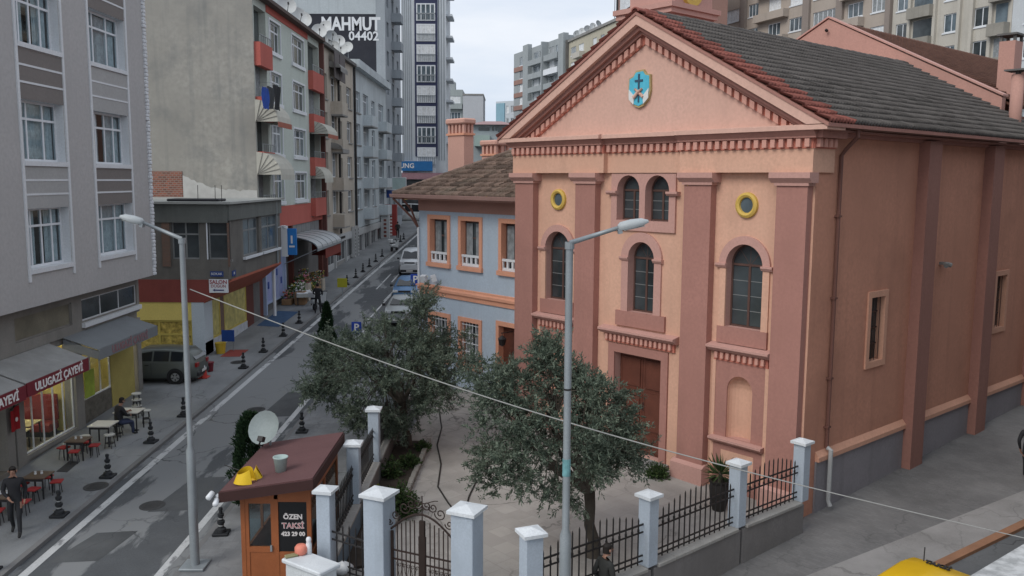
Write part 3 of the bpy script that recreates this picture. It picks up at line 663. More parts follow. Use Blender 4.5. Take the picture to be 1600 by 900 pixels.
# verge boards seen from the left
# ---- bell tower
TX0,TX1,TY0,TY1=-10.35,-8.05,4.2,6.6
b=B(); b.box(TX0,TX1,TY0,TY1,10,14.55)
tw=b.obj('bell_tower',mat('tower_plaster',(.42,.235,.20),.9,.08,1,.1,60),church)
for k,z in enumerate((14.55,14.72)): B().box(TX0-.10-.08*k,TX1+.10+.08*k,TY0-.10-.08*k,TY1+.10+.08*k,z,z+.17).obj('tower_cornice',MAUVEL,tw)
B().box(TX0+.25,TX1-.05,TY0+.25,TY1-.05,14.89,17.6).obj('tower_upper_stage',MAUVEL,tw)
for y in (4.55,5.6): 
    B().box(TX1,TX1+.03,y-.06,y+.66,13.1,14.2).obj('tower_panel_frame',MAUVEL,tw); B().box(TX1+.03,TX1+.045,y+.04,y+.56,13.2,14.1).obj('tower_panel',PINK,tw)
b=B(); n=24
for i in range(n):
    a0,a1=2*math.pi*i/n,2*math.pi*(i+1)/n
    for (r0,x0),(r1,x1) in (((.34,.0),(.38,.10)),((.38,.10),(.56,.10)),((.56,.10),(.60,.0))):
        p=lambda r,x,a:(TX1-.05+x,5.35+r*math.cos(a),15.45+r*math.sin(a)); b.quad(p(r0,x0,a0),p(r1,x1,a0),p(r1,x1,a1),p(r0,x0,a1))
o=b.obj('tower_round_window',YELLOWR,tw,True); B().prism([(5.35+.36*math.cos(2*math.pi*i/n),15.45+.36*math.sin(2*math.pi*i/n)) for i in range(n)],'x',TX1-.05,TX1-.03).obj('pane',GLASSD,o)
# ---------------------------------------------------------------- rear hall with pink gable
hall=thing('church_hall','pink gabled hall with a brown tiled roof behind the church','hall',CH.w(0,16.02,0),-AF)
gp=CH.px(1295,30,16.02); ge=CH.px(1566,152,16.02); gx,gz=gp[0],gp[2]; hs=(gz-ge[2])/(ge[0]-gx); hw=ge[0]-gx
HPK=mat('hall_pink',(.50,.285,.235),.9,.06,.8,.1,60,streak=.1)
b=B(); b.prism([(gx-hw,0),(gx+hw,0),(gx+hw,ge[2]),(gx,gz),(gx-hw,ge[2])],'y',0,.35); b.obj('gable_wall',HPK,hall)
b=B()
for s in (-1,1): b.box(gx+s*hw-.2,gx+s*hw,.35,22,0,ge[2]-.6)
b.obj('side_walls',HPK,hall)
b=B()
for s in (-1,1):
    p=[(gx,gz+.05),(gx+s*(hw+.05),ge[2]+.05),(gx+s*(hw+.05),ge[2]+.12),(gx,gz+.12)]; b.prism(p if s>0 else p[::-1],'y',-.06,.45)
b.obj('gable_coping',MAUVEL,hall)
THB=mat('brown_roof_tile',(.155,.075,.052),.8,.3,2,.3,20,stain=.4)
ha=math.atan(hs);hl=(hw+.5)/math.cos(ha)
hr=B()
for s in (-1,1):
    p=[(gx,gz-.12),(gx+s*(hw+.4),gz-.12-hs*(hw+.4)),(gx+s*(hw+.4),gz-.2-hs*(hw+.4)),(gx,gz-.2)]; hr.prism(p if s>0 else p[::-1],'y',.36,22)
hr=hr.obj('hall_roof',THB,hall)
big=B(); up=Vector((-math.cos(ha),0,math.sin(ha)));ac=Vector((0,1,0));R3=Matrix((ac,up,ac.cross(up))).transposed(); nr=24;rl2=hl/nr
tt=tile(.33,rl2*1.15,n=4)
for r in range(nr):
    for c in range(52):
        d=rl2*r; o_=Vector((gx+(hw+.45)-d*math.cos(ha),.4+c*.33,gz-.10-hs*(hw+.45)+d*math.sin(ha))); big.add([R3@Vector(v)+o_ for v in tt.v],tt.f)
o=big.obj('hall_roof_tiles',THB,hr,True); o['kind']='stuff'
_rt=me.mesh('ridge_tile',THB,True)
for i in range(48): link('ridge_tile',_rt,hr,(gx,.4+i*.42,gz-.12))
def chimney(par,x,y,w,d,z0,z1,m,cap=True,name='chimney'):
    o=B().box(x-w/2,x+w/2,y-d/2,y+d/2,z0,z1).obj(name,m,par)
    if cap:
        b=B()
        for sx in (-1,1):
            for sy in (-1,1): b.box(x+sx*w*.42-.05,x+sx*w*.42+.05,y+sy*d*.42-.05,y+sy*d*.42+.05,z1,z1+.22)
        b.obj('cap_leg',CONCD,o); B().box(x-w*.62,x+w*.62,y-d*.62,y+d*.62,z1+.22,z1+.30).obj('cap_slab',CONCD,o)
    return o
p=CH.px(1560,150,19.0);q=CH.px(1594,64,19.0); chimney(hall,(p[0]+q[0])/2,3.0,(q[0]-p[0])*.9,.8,p[2]-2.5,q[2],HPK)
p=CH.px(1577,186,15.0);q=CH.px(1600,116,15.0)
b=B(); b.lathe([(.21,p[2]-1.2),(.21,q[2])],14,((p[0]+q[0])/2,15.0,0)); o=b.obj('round_chimney',HPK,church,True); B().box((p[0]+q[0])/2-.36,(p[0]+q[0])/2+.36,14.64,15.36,q[2]+.12,q[2]+.18).obj('cap_slab',CONCD,o); B().box((p[0]+q[0])/2-.06,(p[0]+q[0])/2+.06,14.9,15.1,q[2],q[2]+.12).obj('cap_leg',CONCD,o)
b=B(); b.lathe([(.0,0),(.07,.02),(.06,.12),(.02,.16)],8); b.obj('gable_floodlight',IRON,hall,loc=(CH.px(1294,49,16)[0],-.1,CH.px(1294,49,16)[2]),rot=(1.2,0,0))
# ---------------------------------------------------------------- blue house
HO=CH.w(-11.42,HB,0); BH=Fr((HO[0],HO[1],0),-AF)
house=thing('blue_house','pale blue two-storey house with orange trim and a mossy tiled hip roof','house',HO,-AF)
BLUE=mat('blue_plaster',(.47,.55,.635),.9,.05,.7,.12,60,streak=.14,stain=.1); ORNG=mat('orange_trim',(.74,.36,.235),.85,.06,1,.1,60,streak=.12); BRW=mat('eave_brown',(.44,.24,.19),.85,.08,1,.1,50)
bl=BH.px(655,340)[0]; ez=BH.px(720,308,-.7)[2]
wn=[];
def rr(a,b_,c,d): return BH.r(a,b_,c,d)
u1=rr(669,335,704,420);u2=rr(717,338,754,428); u1=(u1[0],u1[1],5.36,7.47);u2=(u2[0],u2[1],5.36,7.47); u3=(u2[0]+2.45,u2[1]+2.45,5.36,7.47)
g1=(u1[0],u1[1],1.45,3.5);g2=(u2[0]-.02,u2[1]-.02,1.45,3.5); dr=(BH.px(776,500)[0],BH.px(776,500)[0]+1.5,.75,3.62)
fwd=.17; OPH=[(a+fwd,c-fwd,d+fwd*1.1,e-fwd) for a,c,d,e in (u1,u2,u3,g1,g2)]+[(dr[0]+fwd,dr[1]-fwd,.75,dr[3]-fwd)]
b=B(); wall(b,bl,-.0,0,ez-.15,0,OPH,.28,0,1); shell(b,bl,-.0,0,10,0,ez-.15); b.obj('wall',[BLUE,ORNG],house)
def trimframe(a,c,d,e,sillp=True):
    b=B(); b.box(a,a+fwd,-.05,0,d+fwd,e); b.box(c-fwd,c,-.05,0,d+fwd,e); b.box(a+fwd,c-fwd,-.05,0,e-fwd,e); b.box(a-.04,c+.04,-.11,0,d,d+fwd); return b.obj('window_surround',ORNG,house)
for i,(a,c,d,e) in enumerate((u1,u2,u3,g1,g2)):
    o=trimframe(a,c,d,e); A,Cc,D,E_=a+fwd,c-fwd,d+fwd*1.1,e-fwd
    window(o,A,Cc,D+(.0 if i>2 else .0),E_,.2,FRAMEBR,GLASSD,nv=1,trans=[.62],fw=.07,fd=.05,name='sash')
    b=B(); n=10
    for q in range(n):
        if q in (4,5): continue
        b.quad((A+.08+q*(Cc-A-.16)/n,.192+.006*(q%2),D+.1),(A+.08+(q+1)*(Cc-A-.16)/n,.192+.006*((q+1)%2),D+.1),(A+.08+(q+1)*(Cc-A-.16)/n,.192+.006*((q+1)%2),E_-.1),(A+.08+q*(Cc-A-.16)/n,.192+.006*(q%2),E_-.1))
    b.obj('curtain',CURT2,o)
    if i<3:   # pierced white balustrade across the foot of the window
        b=B(); b.box(A,Cc,.02,.08,D,D+.06); b.box(A,Cc,.0,.09,D+.34,D+.43)
        n=4
        for q in range(n+1): xx=A+q*(Cc-A)/n; b.box(max(A,xx-.05),min(Cc,xx+.05),.02,.08,D+.06,D+.34)
        b.box(A,Cc,.03,.07,D+.06,D+.10); b.obj('balustrade',WHITEP,o)
    else:
        for q in range(6): B().tube([(A+.06+q*(Cc-A-.12)/5,.04,D),(A+.06+q*(Cc-A-.12)/5,.04,E_)],.014,5).obj('window_bar',WHITEP,o)
        for zz in (.08,.30,.5,.74,.93): B().box(A,Cc,.03,.05,D+zz*(E_-D)-.014,D+zz*(E_-D)+.014).obj('window_bar',WHITEP,o)
b=B(); b.box(dr[0],dr[0]+fwd,-.05,0,.6,dr[3]); b.box(dr[1]-fwd,dr[1],-.05,0,.6,dr[3]); b.box(dr[0]+fwd,dr[1]-fwd,-.05,0,dr[3]-fwd,dr[3]); o=b.obj('door_surround',ORNG,house)
B().box(dr[0]+fwd,dr[1]-fwd,.2,.26,.75,dr[3]-fwd).obj('door',DARKWOOD,o)
b=B(); b.box(dr[1]-.6,dr[1]-.57,-.55,0,3.30,3.33); b.tube([(dr[1]-.585,-.5,3.3),(dr[1]-.585,-.5,3.2)],.012,5); b.lathe([(.02,0),(.11,.05),(.15,.26),(.17,.28),(.03,.40)],8,(dr[1]-.585,-.5,2.82)); b.obj('wall_lantern',IRON,house)
sz=BH.px(690,452)[2]
b=B(); b.prism([(0,sz-.30),(-.05,sz-.30),(-.05,sz-.12),(-.11,sz-.10),(-.11,sz+.0),(-.04,sz+.05),(-.04,sz+.12),(0,sz+.14)],'x',bl-.02,0); b.obj('string_course',ORNG,house)
B().box(bl-.01,0,-.03,0,ez-.62,ez-.15).obj('eaves_frieze',BRW,house)
B().box(bl-.8,0,-.72,10.5,ez-.16,ez-.08).obj('soffit',BRW,house)
b=B(); b.prism([(-.72,ez-.10),(-.85,ez-.09),(-.88,ez+.04),(-.84,ez+.05),(-.80,ez-.03),(-.72,ez-.03)],'x',bl-.9,0); b.obj('gutter',mat('house_gutter',(.36,.22,.19),.6,.1,2,.05),house)
b=B(); b.tube([(bl+.02,-.06,ez-1.3),(bl+.02,-.06,.6)],.05,8); b.obj('downpipe',WHITEP,house)
b=B(); b.tube([(bl-.75,-.8,ez-.12),(bl-.2,-.25,ez-.9),(bl+.02,-.06,ez-1.35)],.045,6); b.tube([(bl-.05,-.8,ez-.12),(bl+.02,-.4,ez-.6),(bl+.02,-.08,ez-1.3)],.045,6); b.obj('downpipe_bend',PIPE,house)
# hip roof
RP=.50; ex0=bl-.85; ey0=-.80; HRUN=4.4
rzh=ez+.02
def hz(x,y): return rzh+RP*min(HRUN,max(0,min(x-ex0,y-ey0)))
b=B(); T=[(ex0,ey0),(.3,ey0),(.3,ey0+HRUN),(ex0+HRUN,ey0+HRUN)]
tv=[(x,y,hz(x,y)) for x,y in T]
b.add(tv+[(ex0,ey0+12,rzh),(ex0+HRUN,ey0+12,hz(ex0+HRUN,ey0+HRUN)),(.3,ey0+12,hz(ex0+HRUN,ey0+HRUN))],[(0,1,2,3),(0,3,5,4),(3,2,6,5)])
TMO=mat('mossy_roof_tile',(.155,.108,.085),.9,.35,5,.3,25,stain=.6,scol=(.13,.13,.10),orand=.4)
hroof=b.obj('roof',TMO,house)
ah=math.atan(RP); up=Vector((0,math.cos(ah),math.sin(ah)));ac=Vector((1,0,0));R3=Matrix((ac,up,ac.cross(up))).transposed();eh=R3.to_euler()
HLn=HRUN/math.cos(ah); nr=13; rl3=HLn/nr; tw_=.30
mt=tile(tw_,rl3*1.15,.085,6,.035).mesh('roof_tile',TMO,True); big=B(); cnt=0; tt=tile(tw_,rl3*1.15,.085,6,.035)
for r in range(nr):
    yy=ey0+r*rl3*math.cos(ah); x0=ex0+r*rl3*math.cos(ah)+.1
    c=0
    while x0+c*tw_<-.0:
        px_=(x0+c*tw_,yy,hz(ex0+20,yy)+.015+random.uniform(-.012,.012)); c+=1
        if cnt<290: o=link('roof_tile',mt,hroof,px_,(eh[0]+random.uniform(-.02,.02),eh[1],eh[2]+random.uniform(-.02,.02))); cnt+=1
        else: big.add([R3@Vector(v)+Vector(px_) for v in tt.v],tt.f)
if big.v: o=big.obj('upper_roof_tiles',TMO,hroof,True); o['kind']='stuff'
_rt=me.mesh('ridge_tile',TMO,True)
for i in range(15):
    d=.05+i*.30; o=link('hip_tile',_rt,hroof,(ex0+d,ey0+d,rzh+RP*d-.0),None); v=Vector((1,1,RP)).normalized(); o.rotation_euler=v.to_track_quat('Y','Z').to_euler()
# chimneys on the house roof
CHP=mat('chimney_pink',(.62,.36,.29),.9,.06,1,.1,60)
def vented(par,x0,x1,y0,y1,z0,z1,nf):
    h=z1-z0; o=B().box(x0,x1,y0,y1,z0,z1-.75).obj('chimney',CHP,par)
    B().box(x0-.06,x1+.06,y0-.06,y1+.06,z1-.75,z1-.66).obj('chimney_band',ORNG,o)
    b=B(); w=(x1-x0)/(nf*2+1)
    for i in range(nf+1): b.box(x0+2*i*w,x0+(2*i+1)*w,y0,y0+.12,z1-.66,z1-.26); b.box(x0+2*i*w,x0+(2*i+1)*w,y1-.12,y1,z1-.66,z1-.26)
    w=(y1-y0)/5
    for i in (1,2,3): 
        if i==2: b.box(x1-.12,x1,y0+2*w,y0+3*w,z1-.66,z1-.26); b.box(x0,x0+.12,y0+2*w,y0+3*w,z1-.66,z1-.26)
    b.box(x0+.15,x1-.15,y0+.15,y1-.15,z1-.66,z1-.26); b.obj('chimney_vents',CHP,o)
    B().cbox(x0-.10,x1+.10,y0-.10,y1+.10,z1-.26,z1,.06).obj('chimney_cap',CHP,o)
yb=3.4; p=BH.px(700,258,yb);q=BH.px(725,186,yb); wch=q[0]-p[0]
vented(house,p[0],q[0],yb,yb+wch*.45,hz(p[0],yb)-.6,q[2]+.05,4)
# twin white floodlights at the house corner
for dx,rzv in ((0,.4),(.42,-.5)):
    p=BH.px(662+dx*38,434,-.25); b=B(); b.box(-.12,.12,-.1,.1,0,.26); b.lathe([(.03,-.2),(.03,0)],6); b.obj('floodlight',WHITEP,house,loc=(p[0],-.22,p[2]-.15),rot=(.3,0,rzv))
B().box(bl+.1,bl+1.3,-.28,-.112,sz+.06,sz+.12).obj('floodlight_bracket',ORNG,house)
# ================================================================ LEFT SIDE OF THE STREET
# ---- grey apartment block with the tea house
GX=-14.2; GYC=34.45
GF=Fr((GX,GYC,0),math.pi/2)          # local x = world y - GYC, local y = into the block
grey=thing('grey_apartment_block','grey rendered apartment block with white window strips above a tea house','apartment block',(GX,GYC,0),math.pi/2)
GREY=mat('grey_render',(.43,.42,.415),.9,.04,.5,.12,60,streak=.08); BANDD=mat('taupe_band',(.20,.182,.172),.9,.05,.8,.1,60); BANDL=mat('light_band',(.38,.38,.375),.9,.05,.8,.1,60); STRIP=mat('white_strip',(.66,.68,.70),.8,.05,1,.15,60,stain=.1)
ZB=5.06; cols=[(GF.px(35,257)[0],GF.px(106,257)[0]),(GF.px(147,257)[0],GF.px(205,257)[0])]
w_=cols[0][1]-cols[0][0]; cols.insert(0,(cols[0][0]-2*(cols[1][0]-cols[0][0])/1.0*.62,cols[0][0]-2*(cols[1][0]-cols[0][0])*.62+w_)) if False else None
sills=[6.18,9.36,12.76,16.0]; HT=1.78
ops=[(a+.10,c-.10,s,s+HT) for a,c in cols for s in sills]
b=B(); wall(b,-16,0,ZB,20.5,0,ops,.34,0,1); shell(b,-16,0,0,11,ZB,20.5); b.quad((-16,11,ZB),(0,11,ZB),(0,0,ZB),(-16,0,ZB)); b.obj('upper_wall',[GREY,STRIP],grey)
for k,(a,c) in enumerate(cols):
    for x in (a-.06,c-.06): B().box(x,x+.12,-.04,0,ZB+.75,20.3).obj('white_strip',STRIP,grey)
    for f,s in enumerate(sills):
        ww=window(grey,a+.10,c-.10,s,s+HT,.26,PVC,thinglass(),nv=[.30,.68] if (k+f)%2 else [.25,.5,.75],trans=[.70],fw=.07,fd=.07,curtain='gap' if (k+f)%2==0 else True,sill=None)
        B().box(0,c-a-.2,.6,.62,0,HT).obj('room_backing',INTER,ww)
        B().box(a+.06,c-.06,-.06,.3,s-.14,s-.001).obj('sill',STRIP,grey)
        if f<3 and sills[f+1]:
            z0=s+HT;z1=sills[f+1]-.14; m=BANDD if (k+f)%2==1 else BANDL
            for q in range(3): B().box(a+.06,c-.06,-.004-.003*q,.01,z0+q*(z1-z0)/3+(.03 if q else 0),z0+(q+1)*(z1-z0)/3-.03).obj('spandrel_band',m,grey)
            for q in (1,2): B().box(a+.06,c-.06,-.02,.012,z0+q*(z1-z0)/3-.03,z0+q*(z1-z0)/3+.03).obj('band_line',STRIP,grey)
b=B(); rr_=random.Random(3)
for i in range(110): z=ZB+i*.14; b.cbox(-.10-rr_.uniform(0,.05),.07+rr_.uniform(0,.03),-.07-rr_.uniform(0,.03),.04,z,z+.138,.03)
b.obj('corner_foam_trim',STRIP,grey)
# ground floor: pillars, mezzanine lights, tea house room
SY=.62
SHOPC=mat('shop_concrete',(.25,.24,.22),.9,.15,1,.2,40,stain=.4,streak=.3)
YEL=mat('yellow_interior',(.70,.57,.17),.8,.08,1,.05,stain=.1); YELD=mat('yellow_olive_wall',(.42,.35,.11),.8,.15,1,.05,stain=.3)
def sx(px,py): return GF.px(px,py,SY)[0]
xA,xB,xC,xD=sx(38,640),sx(121,640),sx(133,640),sx(214,600)
zl=3.62                                 # lintel level above the awnings
mez=[(sx(22,500),sx(113,500),3.95,4.72),(sx(128,490),-.25,3.95,4.72)]
b=B(); wall(b,-16,-.05,zl,ZB,SY,[m for m in mez],.12,0); b.box(-16,-.05,SY+.12,SY+.3,zl-.25,zl); b.obj('shop_fascia',SHOPC,grey)
for i,m in enumerate(mez):
    window(grey,m[0],m[1],m[2],m[3],SY+.06,STRIP if i else SHOPC,GLASSD if i else mat('dusty_pane',(.19,.175,.13),.5,.3,1.5,0),nv=3 if i else 1,fw=.05,fd=.05,panes=True,name='mezzanine_window')
B().box(mez[1][0]-.05,-.1,SY-.12,SY,3.74,3.9).obj('mezzanine_sill',STRIP,grey)
for (a,c,m) in ((xB,xC,SHOPC),(-.42,-.05,SHOPC),(sx(10,660),sx(22,660),SHOPC),(sx(25,660),xA,SHOPC)):
    B().box(a,c,SY,SY+.4,-.4,zl-.25).obj('shop_pillar',m,grey)
gz0=G(-14.8,28)+.10
b=B()                                      # the tea-house room
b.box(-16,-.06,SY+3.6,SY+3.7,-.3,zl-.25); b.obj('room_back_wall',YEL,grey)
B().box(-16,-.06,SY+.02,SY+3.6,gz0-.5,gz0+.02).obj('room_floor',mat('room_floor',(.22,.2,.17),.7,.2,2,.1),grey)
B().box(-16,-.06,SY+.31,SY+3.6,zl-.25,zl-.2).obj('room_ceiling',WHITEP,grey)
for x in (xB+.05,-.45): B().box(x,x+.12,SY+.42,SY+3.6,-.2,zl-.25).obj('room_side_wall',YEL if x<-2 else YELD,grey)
for x in (-7.4,-2.6): B().box(x-.6,x+.6,SY+1.4,SY+1.55,zl-.33,zl-.255).obj('ceiling_light',mat('fluorescent_tube',(1,.93,.75),.5,0,1,0,fine=0,emit=45),grey)
# glazing of the first bay
window(grey,xA,xB,gz0+.16,2.62,SY+.12,STRIP,thinglass('shop_glass',(.9,.92,.9),.1),nv=5,fw=.045,fd=.05,name='shop_window')
B().box(xA,xB,SY+.02,SY+.3,gz0-.2,gz0+.158).obj('shop_sill',SHOPC,grey)
B().box(xA,xB,SY+.1,SY+.25,2.62,2.75).obj('shop_header',SHOPC,grey)
window(grey,xC,sx(178,600),gz0+.9,2.62,SY+.12,STRIP,thinglass('shop_glass'),nv=3,fw=.05,fd=.05,name='shop_window')
B().box(xC,sx(178,600),SY+.1,SY+.24,gz0-.2,gz0+.9).obj('shop_stall_riser',mat('patterned_poster',(.13,.12,.10),.7,.5,6,.0),grey)
B().box(sx(178,600),sx(214,600),SY+.08,SY+.16,gz0-.2,2.75).obj('yellow_panel',YELD,grey)
B().box(xC+.25,xC+.95,SY+.085,SY+.1,gz0+.95,gz0+1.9).obj('green_poster',mat('poster_green',(.35,.45,.06),.6,.3,3,0),grey)
# awnings
REDS=mat('red_sign',(.17,.02,.03),.6,.1,2,.05); LETW=mat('white_lettering',(.75,.74,.72),.6,.03,3,0,fine=0); AWG=mat('grey_canvas',(.19,.205,.215),.85,.08,2,.1,80,stain=.2); AWL=mat('pale_canvas',(.30,.30,.29),.85,.15,2,.1,60,stain=.5)
def awning(x0,x1,yb,yf,zb,zf,vh,top,val,txt,tm,ts,name='awning',lab=None):
    b=B(); b.prism([(yb,zb),(yf,zf),(yf,zf+.03),(yb,zb+.03)],'x',x0,x1); o=b.obj(name,top,grey,label=lab)
    B().box(x0,x1,yf-.035,yf-.004,zf-vh,zf+.02).obj('valance',val,o)
    for x in (x0,x1-.03): B().prism([(yb,zb-.03),(yb,zb-.35),(yf,zf-vh*.9),(yf,zf-.03)],'x',x,x+.03).obj('awning_side',val,o)
    t=text(txt,ts,tm,o,((x0+x1)/2,yf-.042,zf-vh/2),STAND,bold=.008); d=t.dimensions
    if t.dimensions.x>(x1-x0)*.93: t.scale=((x1-x0)*.93/max(.1,t.dimensions.x),1,1)
    b=B(); b.tube([(x0+.1,yb,zb-.1),(x0+.1,yf+.05,zf-.05)],.02,5); b.tube([(x1-.1,yb,zb-.1),(x1-.1,yf+.05,zf-.05)],.02,5); b.obj('awning_arm',METALG,o)
    return o
AY=GX-(-13.6)      # -0.6
AW=lambda px,py:GF.px(px,py,-.6)[0]
awning(AW(40,600),AW(137,567),SY,-.6,3.58,3.13,.38,AWL,REDS,'ULUGAZİ ÇAYEVİ',LETW,.34,lab='pale canopy with a red valance lettered in white')
awning(AW(40,600)-3.6,AW(40,600)-.05,SY,-.6,3.56,3.10,.38,AWL,REDS,'ULUGAZİ ÇAYEVİ',LETW,.34,lab='pale canopy with a red valance nearest the walking man')
DULLR=mat('faded_red_lettering',(.26,.14,.15),.7,.1,3,0)
awning(AW(157,548),AW(248,515),SY,-.52,3.60,3.22,.34,AWG,AWG,'ULUGAZİ ÇAYEVİ',DULLR,.36,lab='dark grey canvas awning with faded lettering')
# ---- two-storey corner building
CBX=-13.0; CBY=39.9
cbl=thing('corner_building','weathered two-storey corner building with brick piers and a red fascia','building',(CBX,CBY,0),0)
WEATH=mat('weathered_render',(.16,.152,.138),.92,.2,.8,.3,30,stain=.6,streak=.4); WEATH2=mat('green_grey_render',(.155,.165,.155),.92,.15,.8,.2,40,stain=.5,streak=.4)
def brickmat(name,c1,c2,mort,sc=1.0):
    m=mat(name,c1,.9,.1,1,.2,40); t=m.node_tree;N=t.nodes;K=t.links.new;p=N['Principled BSDF']
    g=N.new('ShaderNodeNewGeometry');sp_=N.new('ShaderNodeSeparateXYZ');cb=N.new('ShaderNodeCombineXYZ');ad=N.new('ShaderNodeMath');K(g.outputs['Position'],sp_.inputs[0]);K(sp_.outputs['X'],ad.inputs[0]);K(sp_.outputs['Y'],ad.inputs[1]);K(ad.outputs[0],cb.inputs['X']);K(sp_.outputs['Z'],cb.inputs['Y'])
    br=N.new('ShaderNodeTexBrick');br.inputs['Scale'].default_value=4*sc;br.inputs['Color1'].default_value=(*c1,1);br.inputs['Color2'].default_value=(*c2,1);br.inputs['Mortar'].default_value=(*mort,1);br.inputs['Mortar Size'].default_value=.03
    K(cb.outputs[0],br.inputs['Vector']);K(br.outputs['Color'],p.inputs['Base Color']);return m
BRICK=brickmat('brick_pier',(.20,.10,.07),(.14,.085,.065),(.17,.16,.14)); BRICKR=brickmat('exposed_brick',(.30,.11,.075),(.15,.075,.06),(.26,.23,.20),.55)
F0=Fr((CBX,CBY,0),0)        # alley face
zr=7.72; zf_=4.25; zu=zf_
c1=(F0.px(252,0)[0],F0.px(297,0)[0]); c2=(F0.px(311,0)[0],F0.px(347,0)[0]); wz=(F0.px(280,405)[2],F0.px(280,346)[2])
b=B(); wall(b,-12,0,zu,zr,0,[(c1[0],c1[1],*wz),(c2[0],c2[1],*wz)],.2); b.quad((-12,9,zu),(-12,0,zu),(-12,0,zr),(-12,9,zr)); b.quad((-12,0,zu),(-12,9,zu),(0,9,zu),(0,0,zu)); b.obj('alley_wall',WEATH,cbl)
for i,c in enumerate((c1,c2)): window(cbl,c[0],c[1],wz[0],wz[1],.12,mat('grey_frame',(.25,.26,.26),.7,.1,2,0),GLASSD,nv=2 if i==0 else 1,trans=[.66],fw=.07,fd=.06,sill=(CONC,.1,.1))
B().box(c2[0]-.06,c2[0],-.02,.15,wz[0],wz[1]).obj('jamb',PVC,cbl)
B().box(-12,.02,-.10,0,zr-.85,zr).obj('parapet_band',WEATH2,cbl); 
b=B(); b.box(-12.1,.25,-.32,9.2,zr,zr+.10); b.obj('roof_slab',mat('roof_slab',(.36,.37,.35),.9,.2,1,.2,stain=.4),cbl)
for (a,c) in ((F0.px(346,0)[0],-.02),(F0.px(237,0)[0],F0.px(250,0)[0])): B().box(a,c,-.05,0,zu+.6,zr-.85).obj('brick_pier',BRICK,cbl)
# street face, child frame turned
S0=Fr((CBX,CBY,0),math.pi/2); s3=(S0.px(368,0)[0],S0.px(394,0)[0]);s4=(S0.px(398,0)[0],S0.px(425,0)[0])
b=B(); wall(b,0,9.05,zu,zr,0,[(s3[0],s3[1],5.1,6.95),(s4[0],s4[1],5.1,6.95)],.2); b.quad((9.05,0,zu),(9.05,12,zu),(9.05,12,zr),(9.05,0,zr)); b.obj('street_wall',WEATH,cbl,rot=(0,0,RZ))
B().box(0,9.05,-.10,0,zr-.75,zr-.003).obj('parapet_band',WEATH2,cbl,rot=(0,0,RZ))
for (a,c) in (s3,s4):
    w=window(cbl,a,c,5.1,6.95,0,MATS['grey_frame'],GLASSB,nv=2,trans=[.68],fw=.08,fd=.06,rot=RZ); w.location=(-.12,a,5.1); B().box(-.1,c-a+.1,-.26,.0,-.12,-.003).obj('sill',PVC,w)
b=B(); b.tube([(8.1,-.07,zr-.1),(8.1,-.07,zu)],.05,6); b.obj('drainpipe',METALG,cbl,rot=(0,0,RZ))
b=B(); b.tube([(8.4,-.05,6.2),(8.4,-.3,6.3),(8.4,-.42,6.25)],.03,6); b.lathe([(.02,0),(.12,.06),(.14,.2),(.02,.22)],8,(8.4,-.42,6.1)); b.obj('wall_lamp',WHITEP,cbl,rot=(0,0,RZ))
# ground floor
REDF=mat('red_fascia',(.22,.055,.045),.7,.12,1.5,.1,40,stain=.3,streak=.2); REDF2=mat('orange_red_fascia',(.42,.12,.075),.7,.12,1.5,.1,40,stain=.3)
gx0=F0.px(300,500)[0]; gx1=F0.px(321,540)[0]; zg=G(-14,40)+.1
B().prism([(0,zu),(0,zu-.05),(gx1-0,3.2),(-12,3.2),(-12,zu)][::-1],'y',-.04,.3).obj('red_fascia',REDF,cbl)
B().box(gx0,gx1,-.02,1.1,zg-.4,3.2).obj('white_pillar',mat('white_pillar',(.50,.56,.60),.8,.06,1,.1,stain=.2),cbl)
B().box(-12,gx0,0,.2,2.35,3.2).obj('yellow_transom',YEL,cbl)
fr=window(cbl,-8,gx0,1.0,2.35,.05,mat('yellow_frame',(.5,.40,.10),.7,.1,2,0),mat('shop_display_pane',(.42,.32,.08),.35,.95,5,0),nv=4,trans=[.5],fw=.09,fd=.08,name='shop_window')
B().box(-12,gx0,0,.3,zg-.4,1.0).obj('stall_riser',WEATH,cbl)
SG=gx1       # ground-floor street face sits back under the overhang
def sg(px,py): return S0.px(px,py,-SG)[0]
b=B(); b.prism([(-SG,3.15),(0,zu-.12),(0,zu-.003),(-SG,zu-.003)],'x',0.01,9.05); b.obj('sloping_fascia',REDF2,cbl,rot=(0,0,RZ))
for (a,c,nm) in ((sg(322,540),sg(346,520),'a'),(sg(352,520),sg(386,490),'b')):
    w=window(cbl,0,c-a,0,2.25,0,mat('yellow_frame',(.5,.40,.10)),mat('yellow_display_pane',(.52,.45,.15),.3,.5,3,0),nv=1,fw=.08,fd=.06,rot=RZ,name='shop_window'); w.location=(SG-.02,a,zg+.62)
    B().box(SG-.25,SG,a-.05,c+.05,zg-.4,zg+.62).obj('stall_riser',mat('white_riser',(.5,.52,.55),.7,.25,3,.05),cbl)
for (a,c,m) in ((sg(346,520),sg(352,520),BRICK),(sg(386,500),sg(398,500),mat('red_pilaster',(.13,.045,.035),.8,.1,1,.1,stain=.2)),(sg(398,500),sg(408,500),CONCD),(sg(408,500),sg(413,500),MATS['red_pilaster'])): B().box(SG-.35,SG-.03,a,c,zg-.4,3.2).obj('shop_pillar',m,cbl)
B().box(SG-.4,SG-.36,0,9.05,zg-.4,3.2).obj('shop_back',CONCD,cbl)
